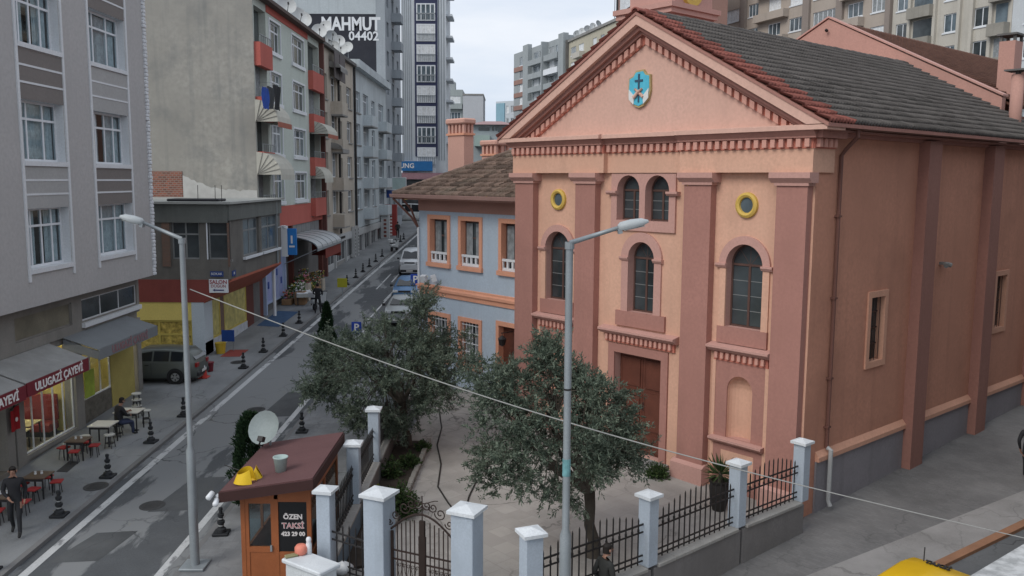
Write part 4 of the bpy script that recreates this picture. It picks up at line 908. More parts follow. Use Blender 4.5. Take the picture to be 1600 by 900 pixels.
# signs on the corner
sgn=B().box(0,.86,-.08,0,0,.62).obj('salon_sign',WHITEP,None,loc=(aty(328,457,CBY-.06)[0],CBY-.06,aty(328,457,CBY-.06)[2])); tag(sgn,'white sign with red SALON lettering and a dark arrow on the corner building','sign')
RL=mat('red_lettering',(.30,.04,.05),.6,.1,3,0,fine=0); NVY=mat('navy_lettering',(.03,.03,.14),.6,.1,3,0,fine=0)
text('SALON',.25,RL,sgn,(.43,-.084,.49),STAND,bold=.004); text('DÜĞÜN',.19,RL,sgn,(.43,-.084,.30),STAND); B().prism([(.16,.12),(.26,.18),(.26,.145),(.68,.145),(.68,.095),(.26,.095),(.26,.06)][::-1],'y',-.09,-.08).obj('arrow',NVY,sgn)
BLS=mat('blue_sign',(.025,.06,.22),.5,.1,2,.0)
for (px0,px1,t,lab,y) in ((329,349,'SOKAK','blue street name plate on the brick pier of the corner building',CBY-.06),(363,371,'No','small blue house number plate on the corner building',None)):
    if y:
        a=aty(px0,432,y);c=aty(px1,424,y); o=B().box(0,c[0]-a[0],-.03,0,0,c[2]-a[2]).obj('street_name_plate',BLS,None,loc=a); tag(o,lab,'street sign'); text(t,.16,LETW,o,((c[0]-a[0])/2,-.034,(c[2]-a[2])/2),STAND)
    else:
        a=S0.px(px0,432,-.02); o=B().box(0,.5,-.03,0,0,.26).obj('house_number_plate',BLS,None,loc=(CBX+.005,CBY+a[0],a[2]),rot=(0,0,RZ)); tag(o,lab,'street sign'); text('68',.16,LETW,o,(.25,-.034,.13),STAND)
# blue tarp-and-rods litter on the flat roof
b=B(); b.cbox(0,2.4,0,1.1,0,.12,.04); o=b.obj('roof_tarpaulin',mat('dark_tarp',(.03,.03,.035),.6,.3,3,.2),None,loc=(CBX-2.9,CBY+.4,zr+.10)); tag(o,'dark folded tarpaulin lying on the flat roof of the corner building','tarpaulin')
for i,px in enumerate((309,336,346)):
    p=F0.px(px,318,.2); o=B().tube([(0,0,0),(.01,0,.75)],.015,5).obj('rebar_rod',IRON,None,loc=(CBX+p[0],CBY+.25,zr+.10)); tag(o,['leftmost bare rod standing on the flat roof edge','middle bare rod standing on the flat roof edge','rightmost bare rod standing on the flat roof edge'][i],'rod','rods on the flat roof')
# ---- street block facades
def block(name,label,y0,y1,x,z1,m,depth=11):
    t=thing(name,label,'apartment block',(x,y0,0),math.pi/2); return t,Fr((x,y0,0),math.pi/2),y1-y0
GRN=mat('pale_green_render',(.52,.57,.52),.9,.06,.6,.12,50,streak=.15,stain=.12); REDB=mat('red_render',(.46,.125,.10),.9,.08,.8,.12,50,streak=.15,stain=.1)
green,GRF,gl=block('green_apartment_block','pale green apartment block with red balconies and a blank grey gable',49,65.3,-14.2,20.3,GRN)
def gy(px): return 14.2*FPX/(800-px)-49
rows_=[7.5,10.35,13.35,16.3]
wc=[(gy(427),gy(446)),(gy(461),gy(481))]; bl1=(0,gy(424)); bl2=(gy(486),gl)
op=[(a+.2,c-.2,s,s+1.75) for a,c in wc for s in rows_]+[(bl1[0]+.15,bl1[1]-.1,s,s+2.0) for s in rows_]+[(bl2[0]+.1,bl2[1]-.15,s,s+2.0) for s in rows_]
b=B(); wall(b,0,gl,5.9,18.75,0,[o for o in op if o[1]-o[0]<9 and any(abs(o[0]-a-.2)<1e-6 for a,c in wc)]+[o for o in op if not any(abs(o[0]-a-.2)<1e-6 for a,c in wc)],.5,0); shell(b,0,gl,0,12,5.9,18.75); b.obj('wall',GRN,green)
for (a,c) in wc:
    for s in rows_:
        b=B(); A,Cc=a+.2,c-.2; b.box(A-.12,A,-.05,0,s-.1,s+1.87); b.box(Cc,Cc+.12,-.05,0,s-.1,s+1.87); b.box(A,Cc,-.05,0,s+1.75,s+1.87); b.box(A-.16,Cc+.16,-.12,0,s-.22,s-.0); sr=b.obj('window_surround',PVC,green)
        window(sr,A,Cc,s,s+1.75,.12,PVC,random.choice([GLASSD,GLASSB,CURT2]),nv=3,trans=[.7],fw=.09,fd=.06)
for (a,c) in (bl1,bl2):
    for k,s in enumerate(rows_):
        bb=B().box(a+.05,c-.05,-.35,0,s-1.25,s+.02).obj('balcony_parapet',REDB,green)
        B().box(a+.15,c-.1,.4,.45,s,s+2).obj('balcony_door',GLASSD if k%2 else CURT2,bb)
        for q in range(7): B().box(a+.15+q*(c-a-.35)/6,a+.19+q*(c-a-.35)/6,-.33,-.30,s+.02,s+.42).obj('rail_bar',METALG,bb)
        B().box(a+.1,c-.1,-.34,-.29,s+.42,s+.46).obj('rail',METALG,bb)
B().box(bl1[1],bl2[0],-.03,0,5.9,7.2).obj('red_band',REDB,green); B().box(bl2[0],gl,-.03,0,5.9,6.2).obj('red_band',REDB,green)
B().box(-.1,gl+.05,-.5,12,18.75,18.95).obj('roof_slab',mat('brown_eave',(.12,.09,.08),.9,.1,1,0),green)
B().box(bl1[1],bl2[0],-.04,0,18.35,18.75).obj('red_top_band',REDB,green)
# grey gable with exposed brick and a white patched strip
GABLE=mat('stained_cement_gable',(.335,.325,.295),.95,.22,.22,.25,20,stain=.75,streak=.45,scol=(.17,.18,.18))
B().quad((0,.0,7),(0,16,7),(0,16,24),(0,0,24)).obj('gable_skin',GABLE,green,loc=(-.012,0,0)) if False else None
b=B(); b.box(-.06,0,0,16,7.0,24.5); gb=b.obj('gable_wall',GABLE,green)
y0=GRF.loc(aty(290,300,48.9)); 
b=B(); b.box(-.10,-.061,-GRF.loc(aty(290,270,48.94))[1] if False else 4.15,9.5,7.7,9.25); b.obj('exposed_brick',BRICKR,gb)
b=B(); rr2=random.Random(5); n=26
pts=[(0,7.7)]+[(0.0,8.1)]
pl=[(.02+i*4.12/n, 8.2+.9*(i/n)**3+rr2.uniform(-.06,.06)) for i in range(n+1)]
b.prism([(.02,7.7)]+pl+[(4.14,7.7)],'x',-.085,-.061); b.obj('white_patched_strip',mat('white_patch',(.50,.50,.48),.9,.15,2,.2,stain=.3),gb)
# ground floor of the green block
zg=G(-14,55)+.1; SHUT=mat('grey_shutter',(.22,.225,.23),.6,.1,2,.1,60,stain=.3)
b=B(); b.box(0,gl,.25,.4,0,5.9); b.obj('ground_floor_wall',CONCD,green)
for i in range(6): B().box(gy(456)+i*1.35,gy(456)+i*1.35+1.28,.05,.25,4.75,5.88).obj('shutter_panel',SHUT,green)
STK=mat('lilac_sticker_pane',(.34,.38,.62),.35,.2,1,0)
o=window(green,gy(416),gy(443),zg+.35,zg+3.3,.1,mat('blue_white_frame',(.42,.50,.66),.5,.1,2,0),STK,nv=3,fw=.12,fd=.08,name='shop_window',label='lilac stickered shop window')
for q in range(5): B().box(.4+q*.95,.62+q*.95,-.006,.028,.9+.3*(q%3),1.3+.3*(q%3)).obj('window_sticker',mat('dark_blue_sticker',(.05,.10,.35),.5,.2,2,0),o)
for x in (gy(413),gy(444)): B().box(x-.12,x+.12,-.03,.25,0,4.7).obj('shop_pillar',mat('blue_white_frame',(.42,.50,.66)),green)
for x in (gy(455)-.1,gy(503)-.4): B().box(x,x+.35,-.05,.25,0,5.9).obj('shop_pillar',mat('red_pilaster',(.13,.045,.035)),green)
# fabric hood awnings on balconies
HOOD=mat('striped_hood_canvas',(.50,.49,.43),.9,.1,2,.1,60,stain=.2); HOODR=mat('hood_red_edge',(.36,.13,.09),.9,.1,2,.05)
def hood(par,x0,x1,z,zh,out,m=HOOD,edge=HOODR):
    b=B(); n=6
    prof=[(-out*math.sin(math.pi/2*i/n),z+zh*math.cos(math.pi/2*i/n)) for i in range(n+1)]
    for (ya,za),(yb,zb) in zip(prof[:-1],prof[1:]): b.quad((x0,ya,za),(x1,ya,za),(x1,yb,zb),(x0,yb,zb))
    b.add([(x0,0,z)]+[(x0,p[0],p[1]) for p in prof],[tuple(range(len(prof)+1))]); b.add([(x1,0,z)]+[(x1,p[0],p[1]) for p in prof],[tuple(range(len(prof),-1,-1))])
    o=b.obj('hood_awning',m,par,True); B().box(x0,x1,-out-.02,-out,z-.28,z+.01).obj('hood_valance',edge,o)
    for i in range(1,n): 
        B().tube([(x0-.015,prof[i][0],prof[i][1]),(x0-.015,-.05,z+.02)],.02,4).obj('hood_rib',mat('hood_rib',(.25,.24,.22),.8,.1,2,0),o)
hood(green,-.1,bl1[1]+.3,12.0,1.2,1.25); hood(green,-.1,bl1[1]+.35,9.1,1.25,1.35,edge=HOOD)
hood(green,bl2[0]+.1,bl2[1],12.0,.9,1.3); hood(green,bl2[0]+.2,bl2[1]-.6,8.9,.9,1.0,edge=HOOD)
# laundry on the balcony line
for i,(px,pyy,pw,ph,m) in enumerate(((410,136,9,30,mat('blue_cloth',(.03,.08,.35),.9,.2,5,.1)),(419,136,8,30,mat('charcoal_cloth',(.05,.055,.06),.9,.2,5,.1)),(428,134,9,33,mat('black_cloth',(.025,.027,.03),.9,.2,5,.1)))):
    a=atx(px+pw/2,pyy,-12.9);w=(atx(px+pw,pyy,-12.9)[1]-atx(px,pyy,-12.9)[1])*.55;h=ph*a[1]/FPX*1.1; b=B()
    b.grid(lambda u,v:((u-.5)*w*2.0,.05*math.sin(u*9+v*4+i),-v*h+.02*math.sin(u*12)),8,6)
    o=b.obj('hanging_cloth',m,None,True,loc=(a[0]+.35*0,a[1],a[2]),rot=(0,0,RZ)); tag(o,['bright blue cloth hanging on the balcony line','charcoal trousers hanging in the middle of the balcony line','black trousers hanging on the right of the balcony line'][i],'laundry','washing on the green block balcony')
a=atx(404,137,-12.9);c=atx(440,130,-12.9); tag(B().tube([a,c,(-14.2,c[1],c[2]+.05)],.012,4).obj('washing_line',METALG,None),'thin washing line carrying the clothes outside the green block','washing line')
# ---- generic flats further up
def flats(t,L_,z0,z1,m,colspec,rws,fm=PVC,shopz=None,yrec=.3,balc=None,x0=0):
    ops=[(a,c,s,s+h) for (a,c,h,bal) in colspec for s in rws]
    b=B(); wall(b,x0,L_,z0,z1,0,ops,yrec,0); shell(b,x0,L_,0,12,z0,z1); b.obj('wall',m,t)
    for (a,c,h,bal) in colspec:
        for s in rws:
            w=window(t,a,c,s,s+h,yrec-.12,fm,random.choice([GLASSD,GLASSD,GLASSB,CURT2]),nv=max(1,round((c-a)/.8)),trans=[.68] if h>1 else None,fw=.08,fd=.06,panes='one')
            if bal: 
                p=B().box(a-.15,c+.15,-.9,0,s-1.0,s-.02).obj('balcony',bal,t)
                B().box(a-.15,c+.15,-.9,0,s-1.12,s-1.002).obj('balcony_slab',CONC,t)
            else: B().box(a-.1,c+.1,-.1,0,s-.12,s-.003).obj('sill',CONC,t)
BEI=mat('beige_render',(.47,.42,.355),.9,.12,.6,.15,40,streak=.4,stain=.35); LBL=mat('pale_blue_grey_render',(.50,.55,.57),.9,.12,.6,.15,40,streak=.4,stain=.3)
beige,_,L1=block('beige_apartment_block','weathered beige apartment block with brown awnings beside the green block',65.45,79.0,-14.2,19.4,BEI)
RW=[6.1,9.0,12.0,14.9]
flats(beige,L1,4.2,18.7,BEI,[(.7,2.5,1.9,None),(4.0,6.0,2.0,BEI),(7.0,8.2,1.6,None),(10.4,12.6,1.8,None)],RW)
for z in (16.9,17.0): pass
B().box(-.1,L1,-.35,12,18.7,18.95).obj('roof_slab',CONCD,beige)
for (a,c) in ((3.2,5.0),(5.3,7.4)): B().box(a,c,-.5,-.44,16.6,18.6).obj('brown_blind',mat('brown_blind',(.13,.115,.115),.8,.1,2,.1),beige)
b=B(); b.tube([(6.6,-.1,18.7),(6.6,-.1,4.4)],.09,6); b.obj('drainpipe',IRON,beige)
B().box(-.02,.3,-.3,0,1,18.7).obj('party_wall',mat('dark_red_party_wall',(.15,.07,.06),.9,.15,1,.1,stain=.3),beige)
for (a,c,z,w_) in ((3.6,6.4,9.0,.8),(3.4,6.2,15.2,.7)): hood(beige,a,c,z+2.2,.5,.9,CONC,CONC)
lblue,_,L2=block('pale_blue_apartment_block','pale blue grey apartment block next to the dark painted wall',79.15,99.2,-14.2,19.9,LBL)
flats(lblue,L2,4.4,18.7,LBL,[(1.2,3.4,1.9,None),(5.0,8.0,2.0,LBL),(10.0,12.0,1.8,None),(14.5,18.0,1.9,LBL)],RW)
B().box(-.1,L2,-.6,12,18.7,19.4).obj('parapet',LBL,lblue)
b=B(); b.tube([(.1,-.1,18.7),(.1,-.1,4.4)],.12,6); b.obj('drainpipe',IRON,lblue)
# shops along the pavement
SHOPW=mat('shop_white',(.45,.46,.46),.7,.1,1,.05,stain=.25); SHOPD=mat('dark_shop_pane',(.05,.055,.06),.2,.5,1,0)
for t,L_,seed in ((beige,L1,1),(lblue,L2,2)):
    B().box(0,L_,.3,.5,0,4.4).obj('ground_floor_wall',CONCD,t); B().box(0,L_,-.08,.3,3.75,4.35).obj('shop_fascia',SHOPW,t)
    n=int(L_/3.4)
    for i in range(n):
        a=i*L_/n; B().box(a,a+.35,-.05,.3,0,3.75).obj('shop_pillar',SHOPW,t); 
        window(t,a+.35,a+L_/n,2.1,3.7,.12,SHOPW,SHOPD,nv=3,fw=.08,fd=.06,panes='one',name='shop_window')
        B().box(a+.35,a+L_/n,.1,.28,0,2.1).obj('stall_riser',CONC if i%2 else SHOPW,t)
for i in range(9): B().box(5.6+i*.3,5.78+i*.3,-.12,-.081,3.95,4.15).obj('fascia_letter',IRON,beige)
for k,x in enumerate((11.4,13.0)):
    o=B().box(x,x+.5,-.35,-.06,2.0,4.7).obj('vertical_sign',SHOPW,beige)
    for q in range(8): B().box(x+.14,x+.36,-.362,-.351,2.2+q*.3,2.38+q*.3).obj('sign_letter',IRON,o)
o=B().box(17.6,18.3,-1.4,-.1,2.4,6.1).obj('red_sign',mat('red_board',(.30,.045,.04),.6,.1,1,0),lblue)
for q in range(9): B().box(17.585,17.598,-.9,-.6,2.7+q*.36,2.9+q*.36).obj('sign_letter',LETW,o)
o=B().box(14.6,15.2,-1.0,-.1,2.4,5.0).obj('white_sign',SHOPW,lblue)
for q in range(5): B().box(14.585,14.598,-.7,-.4,2.7+q*.42,2.95+q*.42).obj('sign_letter',mat('brown_letter',(.18,.06,.05),.7,.1,1,0),o)
# ---- black painted gable block
dkb=thing('black_gable_block','tall block with a black painted gable lettered in white above the street roofs','apartment block',(-14.2,99.35,0),0)
DGR=mat('dark_grey_flats',(.31,.34,.365),.9,.1,.6,.1,40,streak=.3); BLK=mat('black_wall_paint',(.03,.032,.042),.85,.2,.5,.15,30,stain=.3,scol=(.06,.06,.065)); WHW=mat('white_weathered_wall',(.42,.46,.48),.9,.1,.6,.1,30,streak=.35)
zt=aty(550,22,99.35)[2]
B().box(-16,-1.0,.0,13.3,0,zt).obj('black_gable',BLK,dkb); B().box(-16,-1.0,-.05,13.3,zt+.01,zt+14).obj('white_upper_gable',WHW,dkb)
DF=Fr((-14.2,99.35,0),math.pi/2)
ops=[(x,x+1.6,z,z+1.6) for x in (1.2,5.4,9.6) for z in (5.6,8.8,12,15.2,18.4,21.6,24.8,28,31)]
b=B(); wall(b,-.02,13.3,0,zt+14,0,ops,.5); b.quad((-.02,0,0),(-.02,1.0,0),(-.02,1.0,zt+14),(-.02,0,zt+14)); b.quad((13.3,0,0),(13.3,14,0),(13.3,14,zt+14),(13.3,0,zt+14)); b.obj('street_wall',DGR,dkb,rot=(0,0,RZ))
for (a,c,z0,z1) in ops:
    w=window(dkb,a,c,z0,z1,0,PVC,GLASSD,nv=2,fw=.1,fd=.06,panes='one',rot=RZ); w.location=(-.35,a,z0)
    if abs(a-5.4)<.1: B().box(0,1.1,a-.4,c+.4,z0-1.0,z0-.05).obj('balcony',DGR,dkb)
LW2=mat('painted_white_letters',(.66,.68,.70),.85,.1,2,0)
a=aty(502,37,99.3);c=aty(594,37,99.3)
t=text('MAHMUT',1.95,LW2,dkb,(c[0]+14.2,-.03,c[2]-.1),STAND,align='RIGHT',bold=.07); t.scale=((c[0]-a[0])/max(.1,t.dimensions.x),1,1)
a=aty(545,57,99.3);c=aty(592,57,99.3); t=text('04402',1.35,LW2,dkb,(c[0]+14.2,-.03,c[2]),STAND,align='RIGHT',bold=.03); t.scale=((c[0]-a[0])/max(.1,t.dimensions.x),1,1)
# ---- navy striped tower at the end of the street
TWY=128.0; TF=Fr((aty(628,200,TWY)[0],TWY,0),0)
navy=thing('navy_striped_tower','tall pale tower with a navy window bay at the end of the street','tower block',(TF.o[0],TWY,0),0)
PALE=mat('pale_tower_cladding',(.58,.62,.65),.7,.06,.5,.05,streak=.2); NAVY=mat('navy_cladding',(.038,.045,.095),.6,.1,.5,.05)
X=lambda px:TF.px(px,200)[0]
B().box(0,X(697),0,9,0,44).obj('tower_wall',PALE,navy)
for px in (631,634,637,640,643,686,690,694): B().box(X(px)-.06,X(px)+.06,-.05,0,11.6,44).obj('cladding_joint',mat('joint_grey',(.28,.31,.34),.8,.1,1,0),navy)
B().box(X(649),X(684),-.25,0,12.2,44).obj('navy_bay',NAVY,navy)
for k in range(10):
    zc=TF.px(665,20+32*k)[2]
    w=window(navy,X(652),X(681),zc-1.15,zc+1.25,-.32,PVC,CURT if k%3 else GLASSB,nv=4,trans=[.42],fw=.16,fd=.06,panes='one'); 
    for q in range(9): B().box(.2+q*(X(681)-X(652)-.4)/8,.27+q*(X(681)-X(652)-.4)/8,-.10,-.06,.05,1.0).obj('rail_bar',METALG,w)
    B().box(0,X(681)-X(652),-.12,-.05,1.0,1.07).obj('rail',METALG,w)
for k in range(9): B().box(X(697),X(697)+.9,.5,5,14+3*k,14.3+3*k).obj('side_balcony',PALE,navy)
o=B().box(X(627)-2.5,X(676),-.9,-.3,TF.px(650,267)[2],TF.px(650,252)[2]).obj('blue_shop_sign',mat('blue_fascia',(.03,.17,.42),.5,.08,1,0),navy)
t=text('SAMSUNG',.95,LETW,o,(X(648),-.92,TF.px(650,259.5)[2]),STAND,align='RIGHT',bold=.02)
B().box(X(627)-2,X(697),-.7,-.25,TF.px(650,280)[2],TF.px(650,270)[2]).obj('pink_fascia',mat('pink_fascia',(.38,.22,.25),.7,.2,2,0),navy)
B().box(X(627)-2,X(697),-.5,-.02,2,TF.px(650,280)[2]-.05).obj('dark_shopfront',SHOPD,navy)
# satellite dishes on the street roofs
DISH=mat('dish_white',(.55,.57,.57),.6,.08,3,.05,stain=.2); DISHG=mat('dish_grey',(.30,.32,.33),.6,.08,3,.05)
def dishmesh(r,m):
    b=B(); pr=[(r*i/5,.35*r*(i/5)**2) for i in range(6)]; n=18
    for (r0,z0),(r1,z1) in zip(pr[:-1],pr[1:]):
        for i in range(n):
            a0,a1=2*math.pi*i/n,2*math.pi*(i+1)/n; p=lambda q,z,a:(q*math.cos(a),-z+.35*r*0,q*math.sin(a)); b.quad(p(r0,z0,a0),p(r1,z1,a0),p(r1,z1,a1),p(r0,z0,a1))
    return b
def dish(loc,r,rz_,label,grp,m=DISH,tilt=-.35,mast=None):
    t=thing('satellite_dish',label,'satellite dish',loc,rz_,grp); hm=mast or r*1.0
    o=dishmesh(r,m).obj('reflector',m,t,True,loc=(0,0,hm),rot=(tilt,0,0))
    b=B(); b.tube([(0,.05,0),(0,.05,hm)],.03,6); b.obj('mast',METALG,t)
    b=B(); b.tube([(0,0,-r),(0,-r*.95,-r*.25)],.02,5); b.lathe([(.06,0),(.06,.14)],8,(0,-r*.95,-r*.3)); b.obj('feed_arm',IRON,o)
    return t
for i,(px,py,y,r,rzv,m,pz) in enumerate(((453,10,57,.62,.5,DISH,0),(478,27,60,.62,.7,DISH,0),(491,33,61.5,.6,.2,DISH,0),(511,50,66.5,.56,.3,DISH,0),(524,43,69,.5,-.2,DISH,0),(535,57,71,.45,.5,DISHG,0),(534,75,71.5,.55,.2,DISH,0),(547,65,74,.5,.3,DISH,0),(548,78,75,.55,.1,DISH,0),(560,75,78,.5,-.1,DISH,0),(521,66,67.5,.45,.6,DISHG,0))):
    p=aty(px,py,y); zt_=18.95; 
    xx=min(p[0],-14.4); h=max(.3,p[2]-zt_)
    t=dish((xx,y,zt_),r,rzv,['large white dish nearest the camera on the green block roof','white dish half in front of another on the green block roof','right-hand white dish of the overlapping pair on the green block roof','white dish in front of the painted letters MA','white dish behind the letters of the black wall','grey dish under the painted number','white dish low in the cluster on the beige roof','small pale dish high in the cluster on the beige roof','lowest white dish of the cluster beside the beige roof edge','rightmost small round dish on the beige roof','dim grey dish left of the beige roof cluster'][i],'dishes on the street roofs',m,mast=h)
# ================================================================ BLOCKS BEHIND
def farblock(name,label,p_left,p_right,zb,zt,m,depth=12):
    dx,dy=p_right[0]-p_left[0],p_right[1]-p_left[1]; L_=math.hypot(dx,dy); a=math.atan2(dy,dx)
    t=thing(name,label,'apartment block',(p_left[0],p_left[1],0),a); return t,Fr((p_left[0],p_left[1],0),a),L_
def farwin(t,m,L_,zb,zt,cols,rows,fm=PVC,depth=12,rec=.25,pm=(None,)):
    ops=[(a,c,z,z+h) for (a,c,h) in cols for z in rows if z>zb and z+h<zt]
    b=B(); wall(b,0,L_,zb,zt,0,ops,rec,0); shell(b,0,L_,0,depth,zb,zt); b.obj('wall',m,t)
    for (a,c,z0,z1) in ops:
        window(t,a,c,z0,z1,rec-.15,fm,random.choice([GLASSB,CURT,GLASSD,CURT2,CURT]),nv=max(1,round((c-a)/.7)),fw=.09,fd=.06,panes='one'); B().box(a-.08,c+.08,-.08,0,z0-.14,z0-.003).obj('sill',PVC,t)
P2=(26.0,128.0);P1=(46.6,76.5)
TAU=mat('taupe_flats',(.42,.365,.315),.9,.06,.5,.1,40,streak=.2,stain=.15); TAUD=mat('dark_taupe_pier',(.27,.23,.205),.9,.06,.5,.1,40,streak=.15); CRM=mat('cream_flats',(.50,.475,.42),.9,.08,.5,.1,40,streak=.35,stain=.25)
AX=math.atan2(P1[1]-P2[1],P1[0]-P2[0]); RF=Fr((P2[0],P2[1],0),AX)
def rp(px,py=40): return RF.px(px,py)[0]
xb=rp(1393)
def sub(px0,px1,name,label):
    return farblock(name,label,RF.w(rp(px0),0,0),RF.w(rp(px1),0,0),0,0,None)
tb,tf,tl=sub(1088,1393,'taupe_apartment_block','long taupe apartment block with white windows rising behind the church roof')
q=lambda px,py=40:tf.px(px,py)[0]
z0=tf.px(1143,35)[2]; rws=[z0+3.05*k for k in range(-5,5)]
cw=[(q(a),q(c),1.55) for a,c in ((1098,1117),(1130,1157),(1169,1184),(1200,1219),(1233,1254),(1270,1306),(1323,1347),(1360,1382))]
farwin(tb,TAU,tl,0,34,cw,rws)
for a,c in ((1118,1127),(1158,1167),(1256,1266),(1308,1318),(1385,1393)): B().box(q(a),q(c),-.35,0,0,34).obj('pier',TAUD,tb)
for z in rws: 
    for (a,c) in ((1185,1232),(1319,1350)): B().box(q(a),q(c),-.9,0,z-1.15,z-.2).obj('balcony',TAU,tb)
ct,cf,cl_=sub(1394,1580,'cream_apartment_block','stained cream apartment block behind the hall chimney')
q=lambda px,py=40:cf.px(px,py)[0]
z0=cf.px(1485,50)[2]; rws=[z0+3.05*k for k in range(-5,4)]
farwin(ct,CRM,cl_,0,31,[(q(a),q(c),1.75) for a,c in ((1400,1420),(1474,1497),(1521,1546))],rws)
for z in rws:
    for (a,c) in ((1424,1460),(1551,1578)):
        B().box(q(a),q(c),-.8,0,z-1.2,z-.1).obj('balcony',mat('stained_balcony',(.30,.285,.25),.9,.1,1,.1,stain=.4,streak=.4),ct); B().box(q(a)+.3,q(c)-.3,-.06,-.004,z-.1,z+1.7).obj('balcony_door',random.choice([GLASSD,CURT2,GLASSB]),ct)
for a in (1422,1461,1499,1519,1549): B().box(q(a)-.15,q(a)+.2,-.3,0,0,31).obj('pier',CRM,ct)
wt,wf,wl=sub(1580.5,1640,'white_apartment_block','white apartment block at the right edge behind the hall chimneys')
z0=wf.px(1592,38)[2]; farwin(wt,mat('white_flats',(.55,.58,.60),.9,.05,.5,.1,40,streak=.15),wl,0,30,[(1.2,3.2,1.6),(6,8,1.6)],[z0+3.05*k for k in range(-5,4)])
# left of the pediment, far away
Q2=aty(803,100,215);Q1=aty(965,60,160)
gt,gf,gl_=farblock('grey_balcony_block','distant grey apartment block with deep balconies left of the pediment',Q2,aty(888,80,186),0,0,None)
q=lambda px,py=100:gf.px(px,py)[0]
ztop=gf.px(850,68)[2]; rws=[ztop-3.2-3.0*k for k in range(9)]
GBL=mat('grey_flats',(.33,.36,.37),.9,.08,.5,.1,30,streak=.3); BRB=mat('brown_panel',(.30,.18,.15),.9,.1,.5,.1)
farwin(gt,GBL,gl_,0,ztop,[(q(a),q(c),1.9) for a,c in ((812,822),(834,842),(843,853),(858,866),(868,878))],rws)
for z in rws:
    for (a,c,m) in ((833,855,GBL),(857,879,PVC if z==rws[1] else GBL)): B().box(q(a),q(c),-1.3,0,z-1.1,z+.1).obj('balcony',m,gt)
    B().box(q(804),q(822),-.2,0,z-1.2,z-.15).obj('brown_panel',BRB,gt)
B().box(q(823),q(831),-1.0,0,0,ztop+.8).obj('stair_pier',GBL,gt); B().box(q(855.3),q(856.7),-1.6,0,0,ztop).obj('pier',GBL,gt); B().box(q(880),q(888),-1.2,0,0,ztop+.4).obj('pier',GBL,gt)
bt,bf,bl_=farblock('beige_far_block','distant beige apartment block with rooftop dishes left of the pediment',aty(888.5,80,185.5),Q1,0,0,None)
q=lambda px,py=80:bf.px(px,py)[0]
ztop=bf.px(930,48)[2]; rws=[ztop-3.0-3.0*k for k in range(8)]
farwin(bt,mat('pale_yellow_flats',(.46,.43,.34),.9,.07,.5,.1,30,streak=.25),bl_,0,ztop,[(q(a),q(c),1.7) for a,c in ((892,900),(904,912),(926,932),(938,944))],rws)
for z in rws: B().box(q(902),q(914),-1.2,0,z-1.1,z).obj('balcony',CRM,bt)
B().box(q(886.5),q(889),-.6,0,0,ztop+.5).obj('drain_stack',CONCD,bt)
B().box(0,bl_,-.3,12,ztop,ztop+.5).obj('parapet',CONC,bt)
for i,px in enumerate((894,902,910,918,926)):
    p=bf.w(q(px),1.0,ztop+.5); dish(p,.75,.3*i-.5,['leftmost','second','middle','fourth','rightmost'][i]+' small dish on the distant beige block roof','dishes on the distant roof',DISH if i%2 else DISHG,mast=.9)
p=bf.w(q(951),2,ztop+.5); t=thing('rooftop_mast','dark antenna cabinet with a pole on the distant beige roof','antenna',p,0)
B().box(-.6,.1,-.5,.5,0,4.2).obj('cabinet',IRON,t); B().box(.5,1.2,-.5,.5,0,3.6).obj('cabinet',IRON,t); B().tube([(-.9,0,0),(-.9,0,6)],.06,5).obj('pole',IRON,t); B().lathe([(.05,0),(.35,.2),(.3,.9),(.05,1.1)],8,(.6,0,3.6)).obj('antenna_head',IRON,t)
# the little cream box and balcony block right beside the bell tower
tt_,tf2,tl2=farblock('brown_far_block','brown distant block with a glazed balcony just left of the bell tower',aty(966,20,120),aty(993,20,112),0,0,None)
zc=tf2.px(975,15)[2]; farwin(tt_,BRB,tl2,0,zc+6,[(.4,tl2-.3,2.0)],[zc,zc-3.1,zc-6.2])
# gap between tower and church
at_,af,al=farblock('grey_green_far_block','distant grey green block beside the navy tower',aty(697,150,200),aty(723,150,200),0,0,None)
zt_=af.px(710,140)[2]; rws=[zt_-3-3.6*k for k in range(8)]
farwin(at_,mat('grey_green_flats',(.34,.38,.38),.9,.08,.5,.1,30,streak=.2),al,0,zt_,[(.5,al-.5,1.6)],rws)
for z in rws: B().box(.3,al-.1,-1,0,z-1.3,z-.1).obj('balcony',mat('grey_green_flats',(.34,.38,.38)),at_)
B().box(.2,2.0,1,4,zt_,zt_+1.8).obj('roof_hut',GBL,at_)
wb,wf2,wl2=farblock('white_far_block','distant plain white gable between the navy tower and the church',aty(723.3,160,199),aty(755,160,199),0,0,None)
zt_=wf2.px(740,149)[2]; b=B(); b.box(0,wl2,0,14,0,zt_); b.obj('wall',mat('plain_pale_gable',(.48,.50,.53),.9,.05,.3,.1,30,streak=.1),wb); B().box(-.1,wl2+.1,-.1,14.1,zt_,zt_+.35).obj('parapet',CONC,wb)
lb2,lf2,ll2=farblock('light_blue_far_block','distant white block with light blue balconies left of the pediment',aty(775,170,240),aty(806,170,236),0,0,None)
zt_=lf2.px(790,158)[2]; q=lambda px:lf2.px(px,170)[0]
farwin(lb2,mat('white_blue_flats',(.52,.56,.59),.9,.05,.5,.1),ll2,0,zt_,[(q(a),q(c),1.9) for a,c in ((777,781),(784,788),(791,795),(798,803))],[zt_-3.2-3.2*k for k in range(6)])
B().box(q(776),q(789),-.3,0,zt_-9,zt_-.5).obj('blue_bay',mat('light_blue_panel',(.24,.40,.48),.8,.1,.5,.05),lb2)
